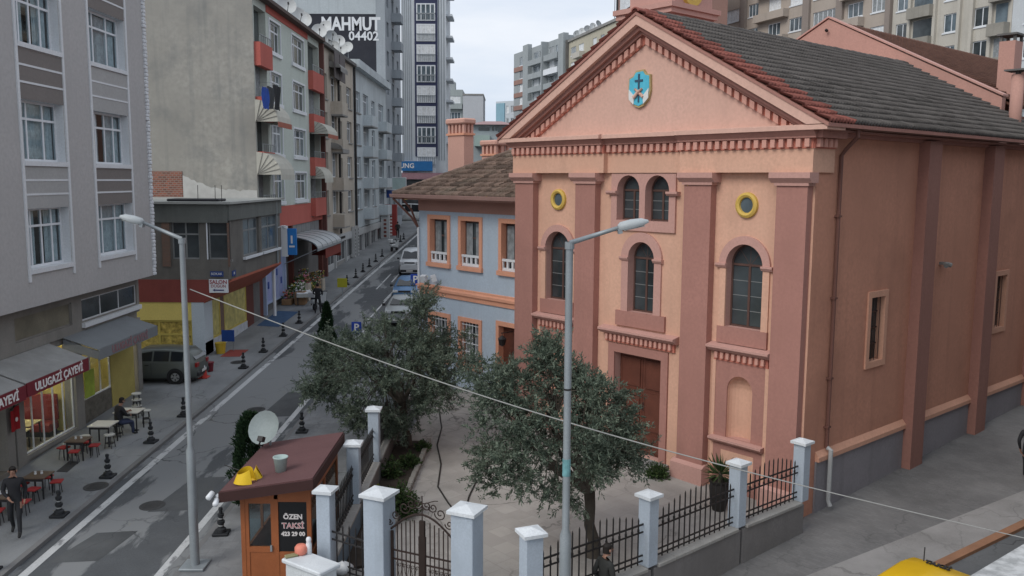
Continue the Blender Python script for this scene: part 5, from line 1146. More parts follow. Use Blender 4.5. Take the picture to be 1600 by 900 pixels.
# small pink-roofed house and its chimney
hh,hf,hl_=farblock('pink_roofed_house','small blue grey house with a pink roof behind the blue house chimney',aty(737,210,80),aty(800,210,80),0,0,None)
hh['category']='house'
q=lambda px,py=200:hf.px(px,py)[0]; ze=hf.px(760,195)[2]
b=B(); b.box(0,hl_,0,7,0,ze); b.obj('wall',mat('blue_grey_house',(.36,.41,.43),.9,.08,.5,.1,30,streak=.2),hh)
b=B(); zrf=hf.px(760,186)[2]; b.add([(-.3,-.5,ze),(hl_+.3,-.5,ze),(hl_-1,3,zrf),(1,3,zrf),(-.3,7.3,ze),(hl_+.3,7.3,ze)],[(0,1,2,3),(4,0,3),(1,5,2),(5,4,3,2),(0,4,5,1)]); b.obj('roof',mat('pink_roof',(.36,.24,.24),.85,.15,1,.1),hh)
B().box(q(748),q(765),-.06,.0,hf.px(750,204)[2],hf.px(750,199)[2]).obj('window',GLASSD,hh)
for px in (769,774): B().box(q(px),q(px+3),-.05,0,hf.px(750,204)[2],hf.px(750,197)[2]).obj('window',GLASSD,hh)
B().box(q(742),q(766),-1.2,0,hf.px(750,229)[2],hf.px(750,212)[2]).obj('green_balcony',mat('pale_green_balcony',(.33,.42,.39),.9,.1,1,0),hh)
B().box(q(778),q(796),-.05,0,hf.px(750,206)[2],hf.px(750,196)[2]).obj('window',GLASSD,hh)
p0=BH.px(753,236,6.5);p1=BH.px(775,212,6.5); vented(house,p0[0],p1[0],6.5,6.5+(p1[0]-p0[0])*.8,hz(p0[0],6.5)-.5,p1[2]-.2,3)

# unseen block right of the frame, added and sized to shade the church side wall
ob,of,ol=farblock('unseen_shade_block','unseen taupe apartment block across the side street, added to shade the church side wall',CH.w(10.2,44,0),CH.w(10.2,-2.5,0),0,0,None)
farwin(ob,TAUD,ol,0,15.5,[(2+4*i,4+4*i,1.6) for i in range(11)],[4.2,7.3,10.4,13.2],depth=9)
# ================================================================ FENCE, GATE
COPZ=1.05
fence=thing('boundary_fence','black iron railings between pale blue posts on a low wall round the courtyard','fence',(0,0,0))
FWALL=mat('fence_wall_grey',(.21,.20,.195),.92,.12,1,.25,40,stain=.35,streak=.25); FWALLB=mat('fence_wall_blue',(.17,.225,.275),.9,.08,1,.2,60,stain=.2); COPM=mat('fence_coping',(.33,.32,.30),.9,.2,1.5,.3,40,stain=.4)
PT=dict(A=(7.2,20.95),B=(5.2,19.3),C=(2.83,17.22),D=(.38,15.27),E=(-.82,15.80),F=(-2.60,16.62),G=(-3.83,17.40),H=(-3.83,20.6),I=(-3.84,23.8),J=(-3.86,27.0),K=(-3.88,30.2),L=(-3.9,33.6))
def ang_to(p,q): return math.atan2(q[1]-p[1],q[0]-p[0])
def post(nm,w,z0,z1,rz_):
    x,y=PT[nm]; o=B().cbox(-w/2,w/2,-w/2,w/2,z0,z1-.14,.012).obj('post',POSTP,fence,loc=(x,y,0),rot=(0,0,rz_))
    c=w/2+.06; b=B(); b.box(-c,c,-c,c,z1-.139,z1-.075); t=c-.015
    b.add([(-t,-t,z1-.075),(t,-t,z1-.075),(t,t,z1-.075),(-t,t,z1-.075),(0,0,z1+.0)],[(0,1,4),(1,2,4),(2,3,4),(3,0,4)]); b.obj('post_cap',CAPP,o)
aS=math.pi/2-AF
for n in 'ABC': post(n,.30,COPZ-.02,2.62,aS)
post('D',.34,0,2.62,aS*.55); post('E',.46,0,2.84,-.42); post('F',.46,0,2.84,-.42)
for n in 'GHIJKL': post(n,.30,0 if n=='G' else COPZ-.02,2.62,0 if n!='G' else -.2)
bar_cache={}
def run(p,q,wall_m,cop=True,wallz=COPZ,n=None,arch=.28,g0=.2,g1=.2,zlow=-.6):
    (x0,y0),(x1,y1)=PT[p],PT[q]; L_=math.hypot(x1-x0,y1-y0); a=ang_to(PT[p],PT[q])
    if wallz is not None:
        B().box(.05,L_-.05,-.15,.15,zlow,wallz-.08).obj('low_wall',wall_m,fence,loc=(x0,y0,0),rot=(0,0,a))
        k=int((L_-2*g0)/.62)+1
        for i in range(k): B().cbox(g0-.04+i*(L_-2*g0+.08)/k+.004,g0-.04+(i+1)*(L_-2*g0+.08)/k-.004,-.19,.19,wallz-.08,wallz,.01).obj('coping_stone',COPM,fence,loc=(x0,y0,random.uniform(-.004,.004)),rot=(0,0,a))
    zb=(wallz if wallz is not None else G(x0,y0)+.1)
    pn=link('railing_panel',B().box(g0-.05,L_-g1+.05,-.012,.012,zb+.86,zb+.895).box(g0-.05,L_-g1+.05,-.012,.012,zb+.70,zb+.73).box(g0-.05,L_-g1+.05,-.012,.012,zb+.20,zb+.23).box(g0-.05,L_-g1+.05,-.012,.012,zb+.08,zb+.11).mesh('rails',IRON),fence,(x0,y0,0),(0,0,a))
    n=n or int((L_-g0-g1)/.175)
    for i in range(n):
        t=(i+.5)/n; h=round(1.02+arch*math.sin(math.pi*t),2)
        if h not in bar_cache:
            b=B(); b.box(-.011,.011,-.011,.011,.03,h-.06); b.add([(-.011,-.011,h-.06),(.011,-.011,h-.06),(.011,.011,h-.06),(-.011,.011,h-.06),(0,0,h)],[(0,1,4),(1,2,4),(2,3,4),(3,0,4)]); b.box(-.017,.017,-.017,.017,.74,.80); bar_cache[h]=b.mesh('bar',IRON)
        link('bar',bar_cache[h],pn,(g0+(i+.5)*(L_-g0-g1)/n,0,zb))
    return pn
for p,q in (('D','C'),('C','B'),('B','A')): run(p,q,FWALL)
run('F','G',FWALLB,arch=.1,n=6,wallz=.78); run('E','D',FWALLB,wallz=None,arch=.3,n=5,g0=.28)
for p,q in (('G','H'),('H','I'),('I','J'),('J','K'),('K','L')): run(p,q,FWALL if p!='G' else FWALLB,arch=.06)
# gate
gp_,gq=PT['F'],PT['E']; gl_=math.hypot(gq[0]-gp_[0],gq[1]-gp_[1]); ga=ang_to(gp_,gq); gz=G(-1.7,16.2)+.12
gate=thing('courtyard_gate','black wrought iron double gate with an arched scrolled top','gate',(gp_[0],gp_[1],gz),ga)
x0,x1=.27,gl_-.27; xm=(x0+x1)/2
def spiral(cx,cz,r,turns,s=1,ph=0): return [(cx+s*r*(1-k/18*.85)*math.cos(ph+turns*2*math.pi*k/18),0,cz+r*(1-k/18*.85)*math.sin(ph+turns*2*math.pi*k/18)) for k in range(19)]
for (a,c) in ((x0,xm-.03),(xm+.03,x1)):
    lf=B().box(a,a+.045,-.025,.025,0,1.98).box(c-.045,c,-.025,.025,0,1.98).box(a+.045,c-.045,-.015,.015,.05,.09).box(a+.045,c-.045,-.012,.012,1.58,1.61).box(a+.045,c-.045,-.012,.012,1.40,1.43).box(a+.045,c-.045,-.012,.012,.62,.65).obj('gate_leaf',IRONBR,gate)
    for i in range(5):
        x=a+.045+(i+1)*(c-a-.09)/6; B().box(x-.009,x+.009,-.009,.009,.09,2.05+.25*math.sin(math.pi*(x-x0)/(x1-x0))).obj('gate_bar',IRONBR,lf)
        for zz in (.72,1.30): B().tube(spiral(x+.05,zz,.05,1.2),.006,4).obj('scroll',IRONBR,lf)
    for i in range(3): 
        xa=a+.1+i*(c-a-.2)/3; B().tube([(xa,.012,.7),(xa+(c-a-.2)/3,.012,1.35)],.005,4).obj('lattice_rod',IRONBR,lf); B().tube([(xa+(c-a-.2)/3,.014,.7),(xa,.014,1.35)],.005,4).obj('lattice_rod',IRONBR,lf)
B().box(xm-.055,xm+.055,-.03,.03,0,2.30).obj('meeting_stile',mat('dark_brown_iron',(.028,.018,.014),.6,.2,4,.1),gate)
B().tube([(x0+(x1-x0)*k/20,0,2.02+.40*math.sin(math.pi*k/20)) for k in range(21)],.022,6).obj('arch_rail',IRONBR,gate)
for s in (-1,1):
    for (dx,r,z) in ((.10,.10,2.62),(.24,.10,2.60),(.40,.13,2.50),(.60,.10,2.32),(.74,.07,2.16)):
        B().tube(spiral(xm+s*dx,z,r,1.4,s,math.pi),.012,5).obj('top_scroll',IRONBR,gate)
B().tube([(xm+(k/10-.5)*.7,0,2.70+.05*math.cos(k/10*6.28)) for k in range(11)],.010,5).obj('top_rail',IRONBR,gate)
B().tube([(xm,0,2.3),(xm,0,2.8)],.012,5).obj('finial',IRONBR,gate)
# ================================================================ KIOSK
kx0,kx1,ky0,ky1=-5.75,-4.25,17.85,20.75; kz=G(-5,18)+.10
kio=thing('taxi_kiosk','orange brown timber taxi kiosk with a dark red sloping roof','kiosk',(kx0,ky0,kz)); KW,KD,KH=kx1-kx0,ky1-ky0,2.28
WOOD=mat('orange_varnished_wood',(.30,.095,.032),.5,.2,2,.15,30,streak=.35,spec=.4); KROOF=mat('maroon_felt_roof',(.125,.062,.062),.9,.1,1.5,.2,60,stain=.3); KFAS=mat('dark_fascia',(.05,.022,.02),.8,.1,2,.05)
B().box(-.0,KW,.0,KD,0,.03).obj('floor',WOOD,kio)
for (x,y) in ((0,0),(KW-.09,0),(0,KD-.09),(KW-.09,KD-.09)): B().box(x,x+.09,y,y+.09,.03,KH).obj('corner_post',WOOD,kio)
dw=.72
d=B().box(.09,.17,.01,.07,.05,2.1).box(dw-.08,dw,.01,.07,.05,2.1).box(.17,dw-.08,.01,.07,2.0,2.1).box(.17,dw-.08,.01,.07,.05,.16).box(.17,dw-.08,.01,.07,.92,1.04).obj('door',WOOD,kio)
B().box(.17,dw-.08,.025,.05,.16,.92).obj('door_panel',WOOD,d); B().box(.17,dw-.08,.035,.042,1.04,2.0).obj('door_pane',thinglass(),d); B().box(dw-.10,dw-.06,-.03,.01,.95,1.08).obj('door_handle',METALG,d)
B().box(dw,dw+.08,.0,.08,.03,KH).obj('mullion_post',WOOD,kio); B().box(.09,KW-.09,.0,.08,2.1,KH).obj('head_rail',WOOD,kio)
wn_=B().box(dw+.08,KW-.09,.01,.07,.85,.93).box(dw+.08,KW-.09,.01,.07,2.04,2.099).obj('window_rail',WOOD,kio)
B().box(dw+.08,KW-.09,.01,.06,.03,.85).obj('lower_panel',WOOD,kio)
pn=B().box(dw+.08,KW-.09,.03,.045,.93,2.04).obj('sign_pane',mat('black_pane',(.012,.012,.013),.15,.2,2,0,spec=.5),kio)
cxs=(dw+KW)/2-.005
OUT=mat('sign_white',(.66,.62,.60),.6,.03,3,0,fine=0); RD=mat('sign_red',(.45,.06,.08),.6,.03,3,0,fine=0)
for (t,z,sz) in (('ÖZEN',1.70,.15),('TAKSİ',1.50,.17),('423 29 00',1.32,.125)):
    o=text(t,sz,OUT,pn,(cxs,.0285,z),STAND,bold=.006,depth=.0012); w=o.dimensions.x
    if w>.54: o.scale=(.54/w,1,1)
    if t=='TAKSİ': o=text(t,sz*.98,RD,pn,(cxs,.0265,z),STAND,bold=-.002,depth=.0008); o.scale=(min(1,.5/max(.01,o.dimensions.x)),1,1)
for (xa,ya,xb,yb) in ((0,.09,.06,KD-.09),(KW-.06,.09,KW,KD-.09)):
    B().box(xa,xb,ya,yb,.03,.9).obj('side_panel',WOOD,kio); B().box(xa,xb,ya,yb,2.1,KH).obj('side_rail',WOOD,kio); B().box((xa+xb)/2-.004,(xa+xb)/2+.004,ya,yb,.9,2.1).obj('side_pane',thinglass(),kio)
    B().box(xa,xb,(ya+yb)/2-.03,(ya+yb)/2+.03,.9,2.1).obj('side_mullion',WOOD,kio)
B().box(.09,KW-.09,KD-.06,KD,.03,KH).obj('back_panel',WOOD,kio)
B().box(.3,1.1,1.5,2.3,.03,.75).obj('desk',mat('desk_grey',(.2,.2,.2),.6,.1,2,0),kio)
zl_,zr_=2.30-.0,2.62
rf=B().prism([(-.32,zl_),(KW+.12,zr_-.02),(KW+.12,zr_+.06),(-.32,zl_+.08)],'y',-.30,KD+.15).obj('roof',KROOF,kio)
B().prism([(-.34,zl_-.16),(KW+.14,zr_-.18),(KW+.14,zr_+.03),(-.34,zl_+.05)],'y',-.335,-.303).obj('fascia',KFAS,rf)
B().box(-.35,-.322,-.30,KD+.15,zl_-.16,zl_+.05).obj('fascia',KFAS,rf); B().box(KW+.122,KW+.15,-.30,KD+.15,zr_-.2,zr_+.03).obj('fascia',KFAS,rf)
B().prism([(-.30,zl_-.02),(KW+.10,zr_-.04),(KW+.10,2.28),(0,2.28)],'y',0,.05).obj('gable_board',WOOD,kio) 
def roofz(x): return kz+zl_+.08+(x-kx0+.32)*(zr_-zl_-.02)/(KW+.44)
# dish, bucket, yellow cover, camera on the kiosk
p=aty(420,690,20.6); dt=thing('satellite_dish','big pale round satellite dish on the kiosk roof','satellite dish',(p[0],20.6,roofz(p[0])),-.35)
o=dishmesh(.42,DISH).obj('reflector',mat('dish_pale_green',(.28,.32,.315),.6,.08,3,.05,stain=.3),dt,True,loc=(-.05,0,.42),rot=(-.5,0,0)); B().tube([(0,.06,0),(0,.06,.42)],.03,6).obj('mast',METALG,dt)
b=B(); b.tube([(.02,.0,-.42),(.15,-.35,-.45),(.28,-.5,-.35)],.02,5); b.box(.22,.36,-.58,-.46,-.40,-.28); b.obj('feed_arm',IRON,o)
px_,py_=-5.0,18.35; b=B(); b.lathe([(.115,0),(.15,.30),(.165,.31),(.165,.33),(.145,.33),(.11,.03)],16)
o=b.obj('bucket',mat('pale_green_plastic',(.40,.50,.48),.5,.06,3,.03),None,True,loc=(px_,py_,roofz(px_))); tag(o,'pale green plastic bucket standing on the kiosk roof','bucket')
px_,py_=-5.62,17.85; b=B()
b.grid(lambda u,v:(.25*math.cos(u*5.5)*(1-.35*v),.18*math.sin(u*5.5)*(1-.4*v),.02+.26*v*(1+.25*math.sin(u*7))),14,5); b.grid(lambda u,v:(.16+.16*math.cos(u*6.28)*(1-v),.25+.14*math.sin(u*6.28)*(1-v),.30*v*(1.1-.3*u)),12,4)
o=b.obj('yellow_bag',mat('yellow_plastic',(.72,.47,.02),.5,.1,4,.1,20),None,True,loc=(px_,py_,roofz(px_))); tag(o,'crumpled yellow plastic bag on the front corner of the kiosk roof','bag')
cm=thing('security_camera','white security camera pair on the left front corner of the kiosk','security camera',(kx0-.37,ky0-.32,kz+zl_-.02))
B().box(-.03,.03,0,.1,-.02,.02).obj('bracket',WHITEP,cm)
for (dx,dz,r) in ((-.12,.04,.5),(.0,-.10,-.3)): B().lathe([(.01,-.12),(.055,-.10),(.06,.08),(.03,.1)],8).obj('camera_body',WHITEP,cm,True,loc=(dx,-.08,dz),rot=(1.9,r,0))
B().tube([(0,0,0),(-.35,.02,.12)],.012,5).obj('antenna_rod',IRON,None,loc=(kx0-.33,ky0+1.1,kz+zl_+.05)) and None
_r=[o for o in COL.objects if o.name=='antenna_rod'][0]; tag(_r,'thin dark rod sticking out from the left edge of the kiosk roof','rod')
# ================================================================ CABINET and things on it
ca=math.atan2(16.16-16.78,-3.60+4.48); cab=thing('utility_cabinet','white painted utility cabinet with a slab top in front of the kiosk','cabinet',(-3.98,16.62,0),ca)
CABM=mat('cabinet_white',(.60,.63,.64),.8,.06,1.5,.25,90,stain=.2); gzc=G(-4,16.6)+.1
B().cbox(-.50,.50,-.22,.22,gzc,1.24,.01).obj('body',CABM,cab); B().cbox(-.56,.56,-.28,.28,1.24,1.33,.02).obj('top_slab',CAPP,cab)
for s in (-1,1): B().box(s*.26-.22,s*.26+.22,-.232,-.221,gzc+.15,1.12).obj('door',CABM,cab)
cf=Fr((-3.98,16.62,0),ca); w=cf.w(-.40,.10,1.33)
b=B(); b.lathe([(.09,0),(.13,.05),(.13,.15),(.09,.20),(.03,.21)],12); o=b.obj('orange_pouch',mat('salmon_plastic',(.72,.24,.17),.5,.15,6,.1),None,True,loc=w); tag(o,'salmon orange plastic pouch on top of the white cabinet','pouch')
w=cf.w(-.30,.22,1.33); b=B(); b.lathe([(.06,0),(.06,.2),(.045,.25),(.05,.26),(.055,.30),(.04,.34),(.01,.35)],12); o=b.obj('white_bottle',WHITEP,None,True,loc=w); tag(o,'white bottle standing behind the orange pouch on the cabinet','bottle')
w=cf.w(-.46,-.10,1.33); o=B().cbox(-.13,.13,-.06,.06,0,.05,.015).obj('sponge',mat('olive_sponge',(.26,.24,.13),.9,.2,8,.2),None,loc=w,rot=(0,0,.5)); tag(o,'flat olive brown sponge on the corner of the cabinet','sponge')
(xa,ya),(xb_,yb_)=PT['F'],PT['G']; w=((xa*.25+xb_*.75)+.05,(ya*.25+yb_*.75)-.06,.78)
b=B(); b.grid(lambda u,v:((.20*math.sin(v*3.14)+.02)*math.cos(u*6.28)*(1+.2*math.sin(u*19)),(.14*math.sin(v*3.14)+.02)*math.sin(u*6.28)*(1+.2*math.cos(u*13)),.30*v+.03*math.sin(u*9)*v),16,8)
o=b.obj('plastic_bag',mat('white_bag',(.55,.56,.57),.45,.15,8,.3,15),None,True,loc=w); tag(o,'knotted white plastic bag on the low wall beside the gate post','bag')
# ================================================================ LAMPS, SIGNS, CABLE
def lamp(label,base,h,tip,head,thick=None):
    t=thing('street_lamp',label,'street lamp',base,0,'galvanised street lamps'); bx,by,bz=base
    B().cbox(-.28,.28,-.28,.28,0,.06,.01).obj('base_plate',METALG,t)
    b=B(); b.lathe([(.105,.06),(.10,2.75),(.065,2.85),(.062,h)],14); pole=b.obj('pole',METALG,t,50)
    B().lathe([(.08,0),(.08,.12)],12,(0,0,h-.12)).obj('collar',METALG,t)
    tp=Vector(tip)-Vector(base); hd=Vector(head)-Vector(base)
    B().tube([(0,0,h-.02),tuple(tp)],[.045,.035],8).obj('arm',METALG,t,True)
    d=(hd-tp); L_=d.length; b=B()
    sec=[(0,.06,.05),(.1,.11,.09),(.45,.13,.10),(.8,.12,.08),(1.0,.05,.03)]; n=10; vs=[]
    for (u,wd,ht) in sec:
        for i in range(n): a=2*math.pi*i/n; vs.append((u*L_,wd*math.cos(a),ht*max(-.5,math.sin(a))))
    fs=[(k*n+i,k*n+(i+1)%n,(k+1)*n+(i+1)%n,(k+1)*n+i) for k in range(len(sec)-1) for i in range(n)]+[tuple(range(n-1,-1,-1)),tuple(4*n+i for i in range(n))]
    b.add(vs,fs); hdO=b.obj('lamp_head',mat('lamp_head_grey',(.40,.43,.44),.5,.1,3,.05),t,50,loc=tuple(tp)); hdO.rotation_euler=d.to_track_quat('X','Z').to_euler()
    B().box(.15*L_,.85*L_,-.09,.09,-.062,-.05).obj('lens',mat('lamp_lens',(.35,.36,.35),.2,.1,3,0),hdO); B().box(-.02,.1*L_,-.07,.07,-.1,-.02).obj('clamp',METALG,hdO)
    return t,pole
b0=gnd(305,885,.1); t0=aty(296,372,b0[1]); lamp('grey street lamp on the right kerb whose arm reaches left over the road',b0,t0[2]-b0[2],aty(224,348,b0[1]),aty(188,338,b0[1]))
b1=(.96,14.6,G(.96,14.6)+.1); t1=aty(897,378,14.6)
lt,lp=lamp('grey street lamp with tape round its pole in front of the church door',b1,t1[2]-b1[2],aty(966,356,14.6),aty(1013,346,14.6))
for (py,dz,m) in ((730,.30,mat('teal_tape',(.16,.34,.36),.6,.3,8,.1)),(608,.03,IRON)):
    zz=aty(888,py,14.6)[2]-b1[2]; B().lathe([(.071,zz-dz/2),(.071,zz+dz/2)],12).obj('pole_tape',m,lt)
A_=Vector(aty(297,452,b0[1]));B_=Vector(aty(1720,868,12.0)); n=30
pts=[A_.lerp(B_,k/n)+Vector((0,0,-.42*math.sin(math.pi*k/n))) for k in range(n+1)]
o=B().tube(pts,[.0125-.006*max(0,(k/n-.55)/.45) for k in range(n+1)],6).obj('overhead_cable',mat('pale_cable',(.30,.30,.285),.7,.1,4,0),None,True); tag(o,'pale overhead cable sagging across the whole view from the left street lamp','cable')
def psign(label,px,py,y,w):
    p=aty(px,py,y); z=G(p[0],y)+.1; t=thing('parking_sign',label,'parking sign',(p[0],y,z),0,'blue parking signs')
    B().tube([(0,.04,0),(0,.04,p[2]-z+w*.5)],.03,6).obj('pole',METALG,t); o=B().cbox(-w/2,w/2,-.02,.02,p[2]-z-w*.6,p[2]-z+w*.6,.01).obj('plate',mat('parking_blue',(.02,.06,.35),.5,.08,2,0),t); text('P',w*1.05,LETW,o,(0,-.024,p[2]-z),STAND,bold=.01)
psign('blue parking sign beside the corner of the blue house',649,437,47.0,.52); psign('blue parking sign standing in front of the olive tree top',557,512,37.0,.42)
# bollards
bm=[B().cbox(-.19,.19,-.19,.19,0,.06,.01),None]
b=B(); b.lathe([(.13,.06),(.12,.14),(.075,.17),(.07,.27),(.095,.28),(.095,.34),(.06,.35),(.055,.45),(.08,.46),(.08,.52),(.045,.53),(.04,.61),(.055,.62),(.05,.68),(.01,.70)],12)
RUB=mat('black_rubber',(.022,.024,.027),.6,.2,6,.1); bb=B().lathe([(.073,.20),(.073,.245)],12).lathe([(.058,.375),(.058,.42)],12).mesh('reflective_band',mat('bollard_band',(.30,.31,.31),.5,.1,4,0))
bmesh_=[bm[0].mesh('base',RUB),b.mesh('body',RUB,40)]
def bollard(p,label):
    t=thing('bollard',label,'bollard',p,random.uniform(-.1,.1),'rubber bollards along the kerbs'); link('base_plate',bmesh_[0],t); link('body',bmesh_[1],t); link('reflective_band',bb,t); return t
lb=[(8,893),(115,806),(192,745),(256,691),(308,650),(401,575),(431,550),(457,525),(481,505),(553,445),(564,434),(576,425),(586,417),(596,409),(605,401),(626,384),(632,378),(637,374)]
names=['nearest bollard at the lower left corner, cut by the frame','second bollard on the left kerb, beside the walking man','third bollard along the left kerb from the camera','fourth bollard along the left kerb, below the cafe tables','fifth bollard on the left kerb, half hidden by the lamp pole','sixth bollard on the left kerb, beyond the alley car','seventh bollard on the left kerb, beside the blue mat','eighth bollard on the left kerb, short of the standing man','bollard on the left kerb at the standing man\'s feet','bollard just past the yellow sign on the left kerb','second bollard past the yellow sign','third bollard past the yellow sign','fourth bollard past the yellow sign','fifth bollard past the yellow sign','sixth bollard past the yellow sign, before the parked scooter','first bollard past the far scooter','second bollard past the far scooter','farthest bollard on the left kerb']
for (x,y),n in zip(lb,names):
    p=gnd(x,y,.10); bollard((min(p[0],lx(p[1])-.75),p[1],G(p[0],p[1])+.10),n)
for (x,y),n in zip(((346,834),(472,675)),('bollard on the right kerb between the lamp and the kiosk','bollard on the right kerb beyond the kiosk roof')):
    p=gnd(x,y,.10); bollard((max(p[0],rx(p[1])+.75),p[1],G(p[0],p[1])+.10),n)
# projecting blue sign and its white post
t=thing('projecting_shop_sign','tall blue and white shop sign on a white post beside the flower shop','sign',(gnd(449,480,.1)[0],49.8,G(-13,49.8)+.1))
a=aty(446,398,49.8);c=aty(463,357,49.8); x0_,x1_=a[0]-t.location.x,c[0]-t.location.x; z0_,z1_=a[2]-t.location.z,c[2]-t.location.z
B().tube([(0,0,0),(0,0,z1_)],.09,8).obj('post',WHITEP,t); o=B().box(x0_+.16,x1_,-.08,.08,z0_,z1_).obj('blue_face',mat('bright_blue_sign',(.03,.20,.55),.5,.06,2,0),t); B().box(x0_-.2,x0_+.15,-.1,.1,z0_-.1,z1_+.15).obj('white_edge',WHITEP,t)
B().box((x0_+x1_)/2+.02,(x0_+x1_)/2+.12,-.09,-.081,(z0_+z1_)/2-.1,(z0_+z1_)/2+.35).obj('white_mark',LETW,o); B().box(x0_+.25,x1_-.1,-.09,-.081,(z0_+z1_)/2-.32,(z0_+z1_)/2-.22).obj('white_mark',LETW,o)
# shop canopy and flowers
sc_=thing('shop_canopy','curved grey canopy with a dark red underside over the flower shop','canopy',(-14.2,54.2,0),math.pi/2)
b=B(); n=8; cw_=7.6; P_=[(-2.1*math.sin(math.pi/2*k/n)*1.0-.0,4.55+.75*math.cos(math.pi/2*k/n)) for k in range(n+1)]
for (ya,za),(yb,zb) in zip(P_[:-1],P_[1:]): b.quad((0,ya,za),(cw_,ya,za),(cw_,yb,zb),(0,yb,zb)); b.quad((0,yb,zb-.06),(cw_,yb,zb-.06),(cw_,ya,za-.06),(0,ya,za-.06))
b.obj('roof_sheet',mat('canopy_sheet',(.40,.42,.43),.45,.1,2,.05,metal=.2),sc_,True)
for i in range(6): B().tube([(i*cw_/5,p[0],p[1]+.01) for p in P_],.03,5).obj('rib',METALG,sc_)
B().box(0,cw_,-2.12,-2.06,4.4,4.56).obj('edge_beam',METALG,sc_); B().box(cw_-.04,cw_,-2.05,0,3.5,4.5).obj('red_side_screen',mat('dark_red_canvas',(.20,.04,.03),.8,.1,2,.1),sc_); B().box(2.6,cw_-.05,-2.05,-1.99,3.75,4.4).obj('red_front_screen',mat('dark_red_canvas',(.20,.04,.03)),sc_)
for x in (.05,cw_-.1): B().tube([(x,-2.0,4.5),(x,0,3.6)],.03,5).obj('strut',METALG,sc_)
FLC=[(.55,.12,.10),(.60,.45,.12),(.58,.55,.50),(.50,.18,.30),(.12,.24,.06),(.45,.30,.18),(.62,.62,.60)]
for i in range(11):
    yy=53.6+(i%6)*1.35; xx=-13.9+(i//6)*.75+.1*random.random(); h=[.35,.5,.8,1.1][i%4]; zb=G(xx,yy)+.1
    t=thing('flower_stand',['wooden box of flowers','tall bucket of bouquets','crate of pale flowers','stand of mixed blooms'][i%4]+' in front of the flower shop, '+['first','second','third','fourth','fifth','sixth'][i%6]+[' by the wall',' by the pavement'][i//6],'flower stand',(xx,yy,zb),0,'flower displays under the canopy')
    B().cbox(-.3,.3,-.4,.4,0,h,.02).obj('crate',mat('crate_wood%d'%(i%3),[(.28,.17,.09),(.40,.36,.30),(.16,.2,.22)][i%3],.8,.2,3,.1),t)
    b=B(); 
    for k in range(60):
        a=random.uniform(0,6.28); r=random.uniform(0,.34); zz=h+random.uniform(.02,.55); b.lathe([(.01,-.03),(.06,0),(.03,.05)],5,(r*math.cos(a),r*math.sin(a)*1.2,zz),mi=random.randrange(3))
    b.obj('blooms',[mat('bloom%d'%q,FLC[q],.8,.2,6,0) for q in (i%7,(i+3)%7,(i+5)%7)],t)['kind']='stuff'
    b=B()
    for k in range(70): a=random.uniform(0,6.28); r=random.uniform(0,.36); zz=h+random.uniform(0,.45); d=random.uniform(0,6.28); b.quad((r*math.cos(a),r*math.sin(a),zz),(r*math.cos(a)+.05*math.cos(d),r*math.sin(a)+.05*math.sin(d),zz+.03),(r*math.cos(a)+.1*math.cos(d),r*math.sin(a)+.1*math.sin(d),zz+.12),(r*math.cos(a)+.02,r*math.sin(a)+.05,zz+.1))
    b.obj('leaves',mat('bouquet_green',(.06,.11,.035),.8,.3,4,0),t)
p=gnd(482,474,.1); t=thing('flower_table','long table under a pale cloth before the flower shop','table',(p[0]-.3,p[1],p[2]),.3)
B().cbox(-.45,.45,-1.0,1.0,.72,.76,.01).obj('top',WHITEP,t); B().box(-.47,.47,-1.02,1.02,.5,.718).obj('cloth',mat('pale_cloth',(.42,.43,.40),.9,.1,3,.1),t)
for sx_ in (-1,1):
    for sy_ in (-1,1): B().box(sx_*.4-.03,sx_*.4+.03,sy_*.9-.03,sy_*.9+.03,0,.5).obj('leg',IRON,t)
o=B(); p=gnd(443,500,.10); sheet(o,[(-13.9,47.0),(-12.6,46.6),(-12.6,51.0),(-13.9,51.4)],lambda x,y:G(x,y)+PV+.012,6,h=.01); o=o.obj('blue_mat',mat('blue_carpet',(.045,.09,.17),.95,.15,2,.3,80),None); tag(o,'blue carpet mat laid on the pavement before the stickered shop window','mat')
# yellow square sign
p=gnd(535,462,.1); t=thing('yellow_board','small yellow square board on a post at the kerb','sign',p); B().tube([(0,0,0),(0,0,.9)],.03,6).obj('post',METALG,t); B().cbox(-.32,.32,-.03,.03,.55,1.15,.01).obj('board',mat('yellow_board',(.40,.38,.03),.6,.08,3,0),t)
# traffic cone, bins at the corner shop
p=gnd(318,590,.10); t=thing('traffic_cone','red traffic cone with a white top beside the parked car','traffic cone',p); RDP=mat('red_plastic',(.45,.045,.035),.5,.1,3,.03)
B().cbox(-.22,.22,-.22,.22,0,.05,.01).obj('base',RDP,t); B().lathe([(.17,.05),(.11,.35)],14).obj('body',RDP,t,30); B().lathe([(.11,.351),(.06,.55),(.05,.60),(.03,.61)],14).obj('white_top',WHITEP,t,30)
p=gnd(327,580,.10); o=B().lathe([(.16,0),(.2,.36),(.22,.37),(.22,.40)],12).obj('red_tub',mat('dark_red_plastic',(.16,.02,.03),.5,.1,3,.03),None,30,loc=p); tag(o,'dark red plastic tub behind the traffic cone','tub')
p=gnd(345,552,.10); o=B().lathe([(.2,0),(.26,.5),(.28,.51)],12).obj('yellow_tub',mat('yellow_tub',(.55,.38,.04),.5,.1,3,.03),None,30,loc=p); tag(o,'yellow plastic tub at the foot of the corner shop window','tub')
p=gnd(357,548,.10); t=thing('blue_notice_stand','blue notice board on a short stand at the corner shop','stand',p); B().cbox(-.3,.3,-.03,.03,.45,1.0,.01).obj('board',mat('deep_blue',(.02,.07,.28),.5,.1,3,0),t); 
for s in (-1,1): B().tube([(s*.25,0,0),(s*.25,0,.5)],.02,5).obj('leg',METALG,t)
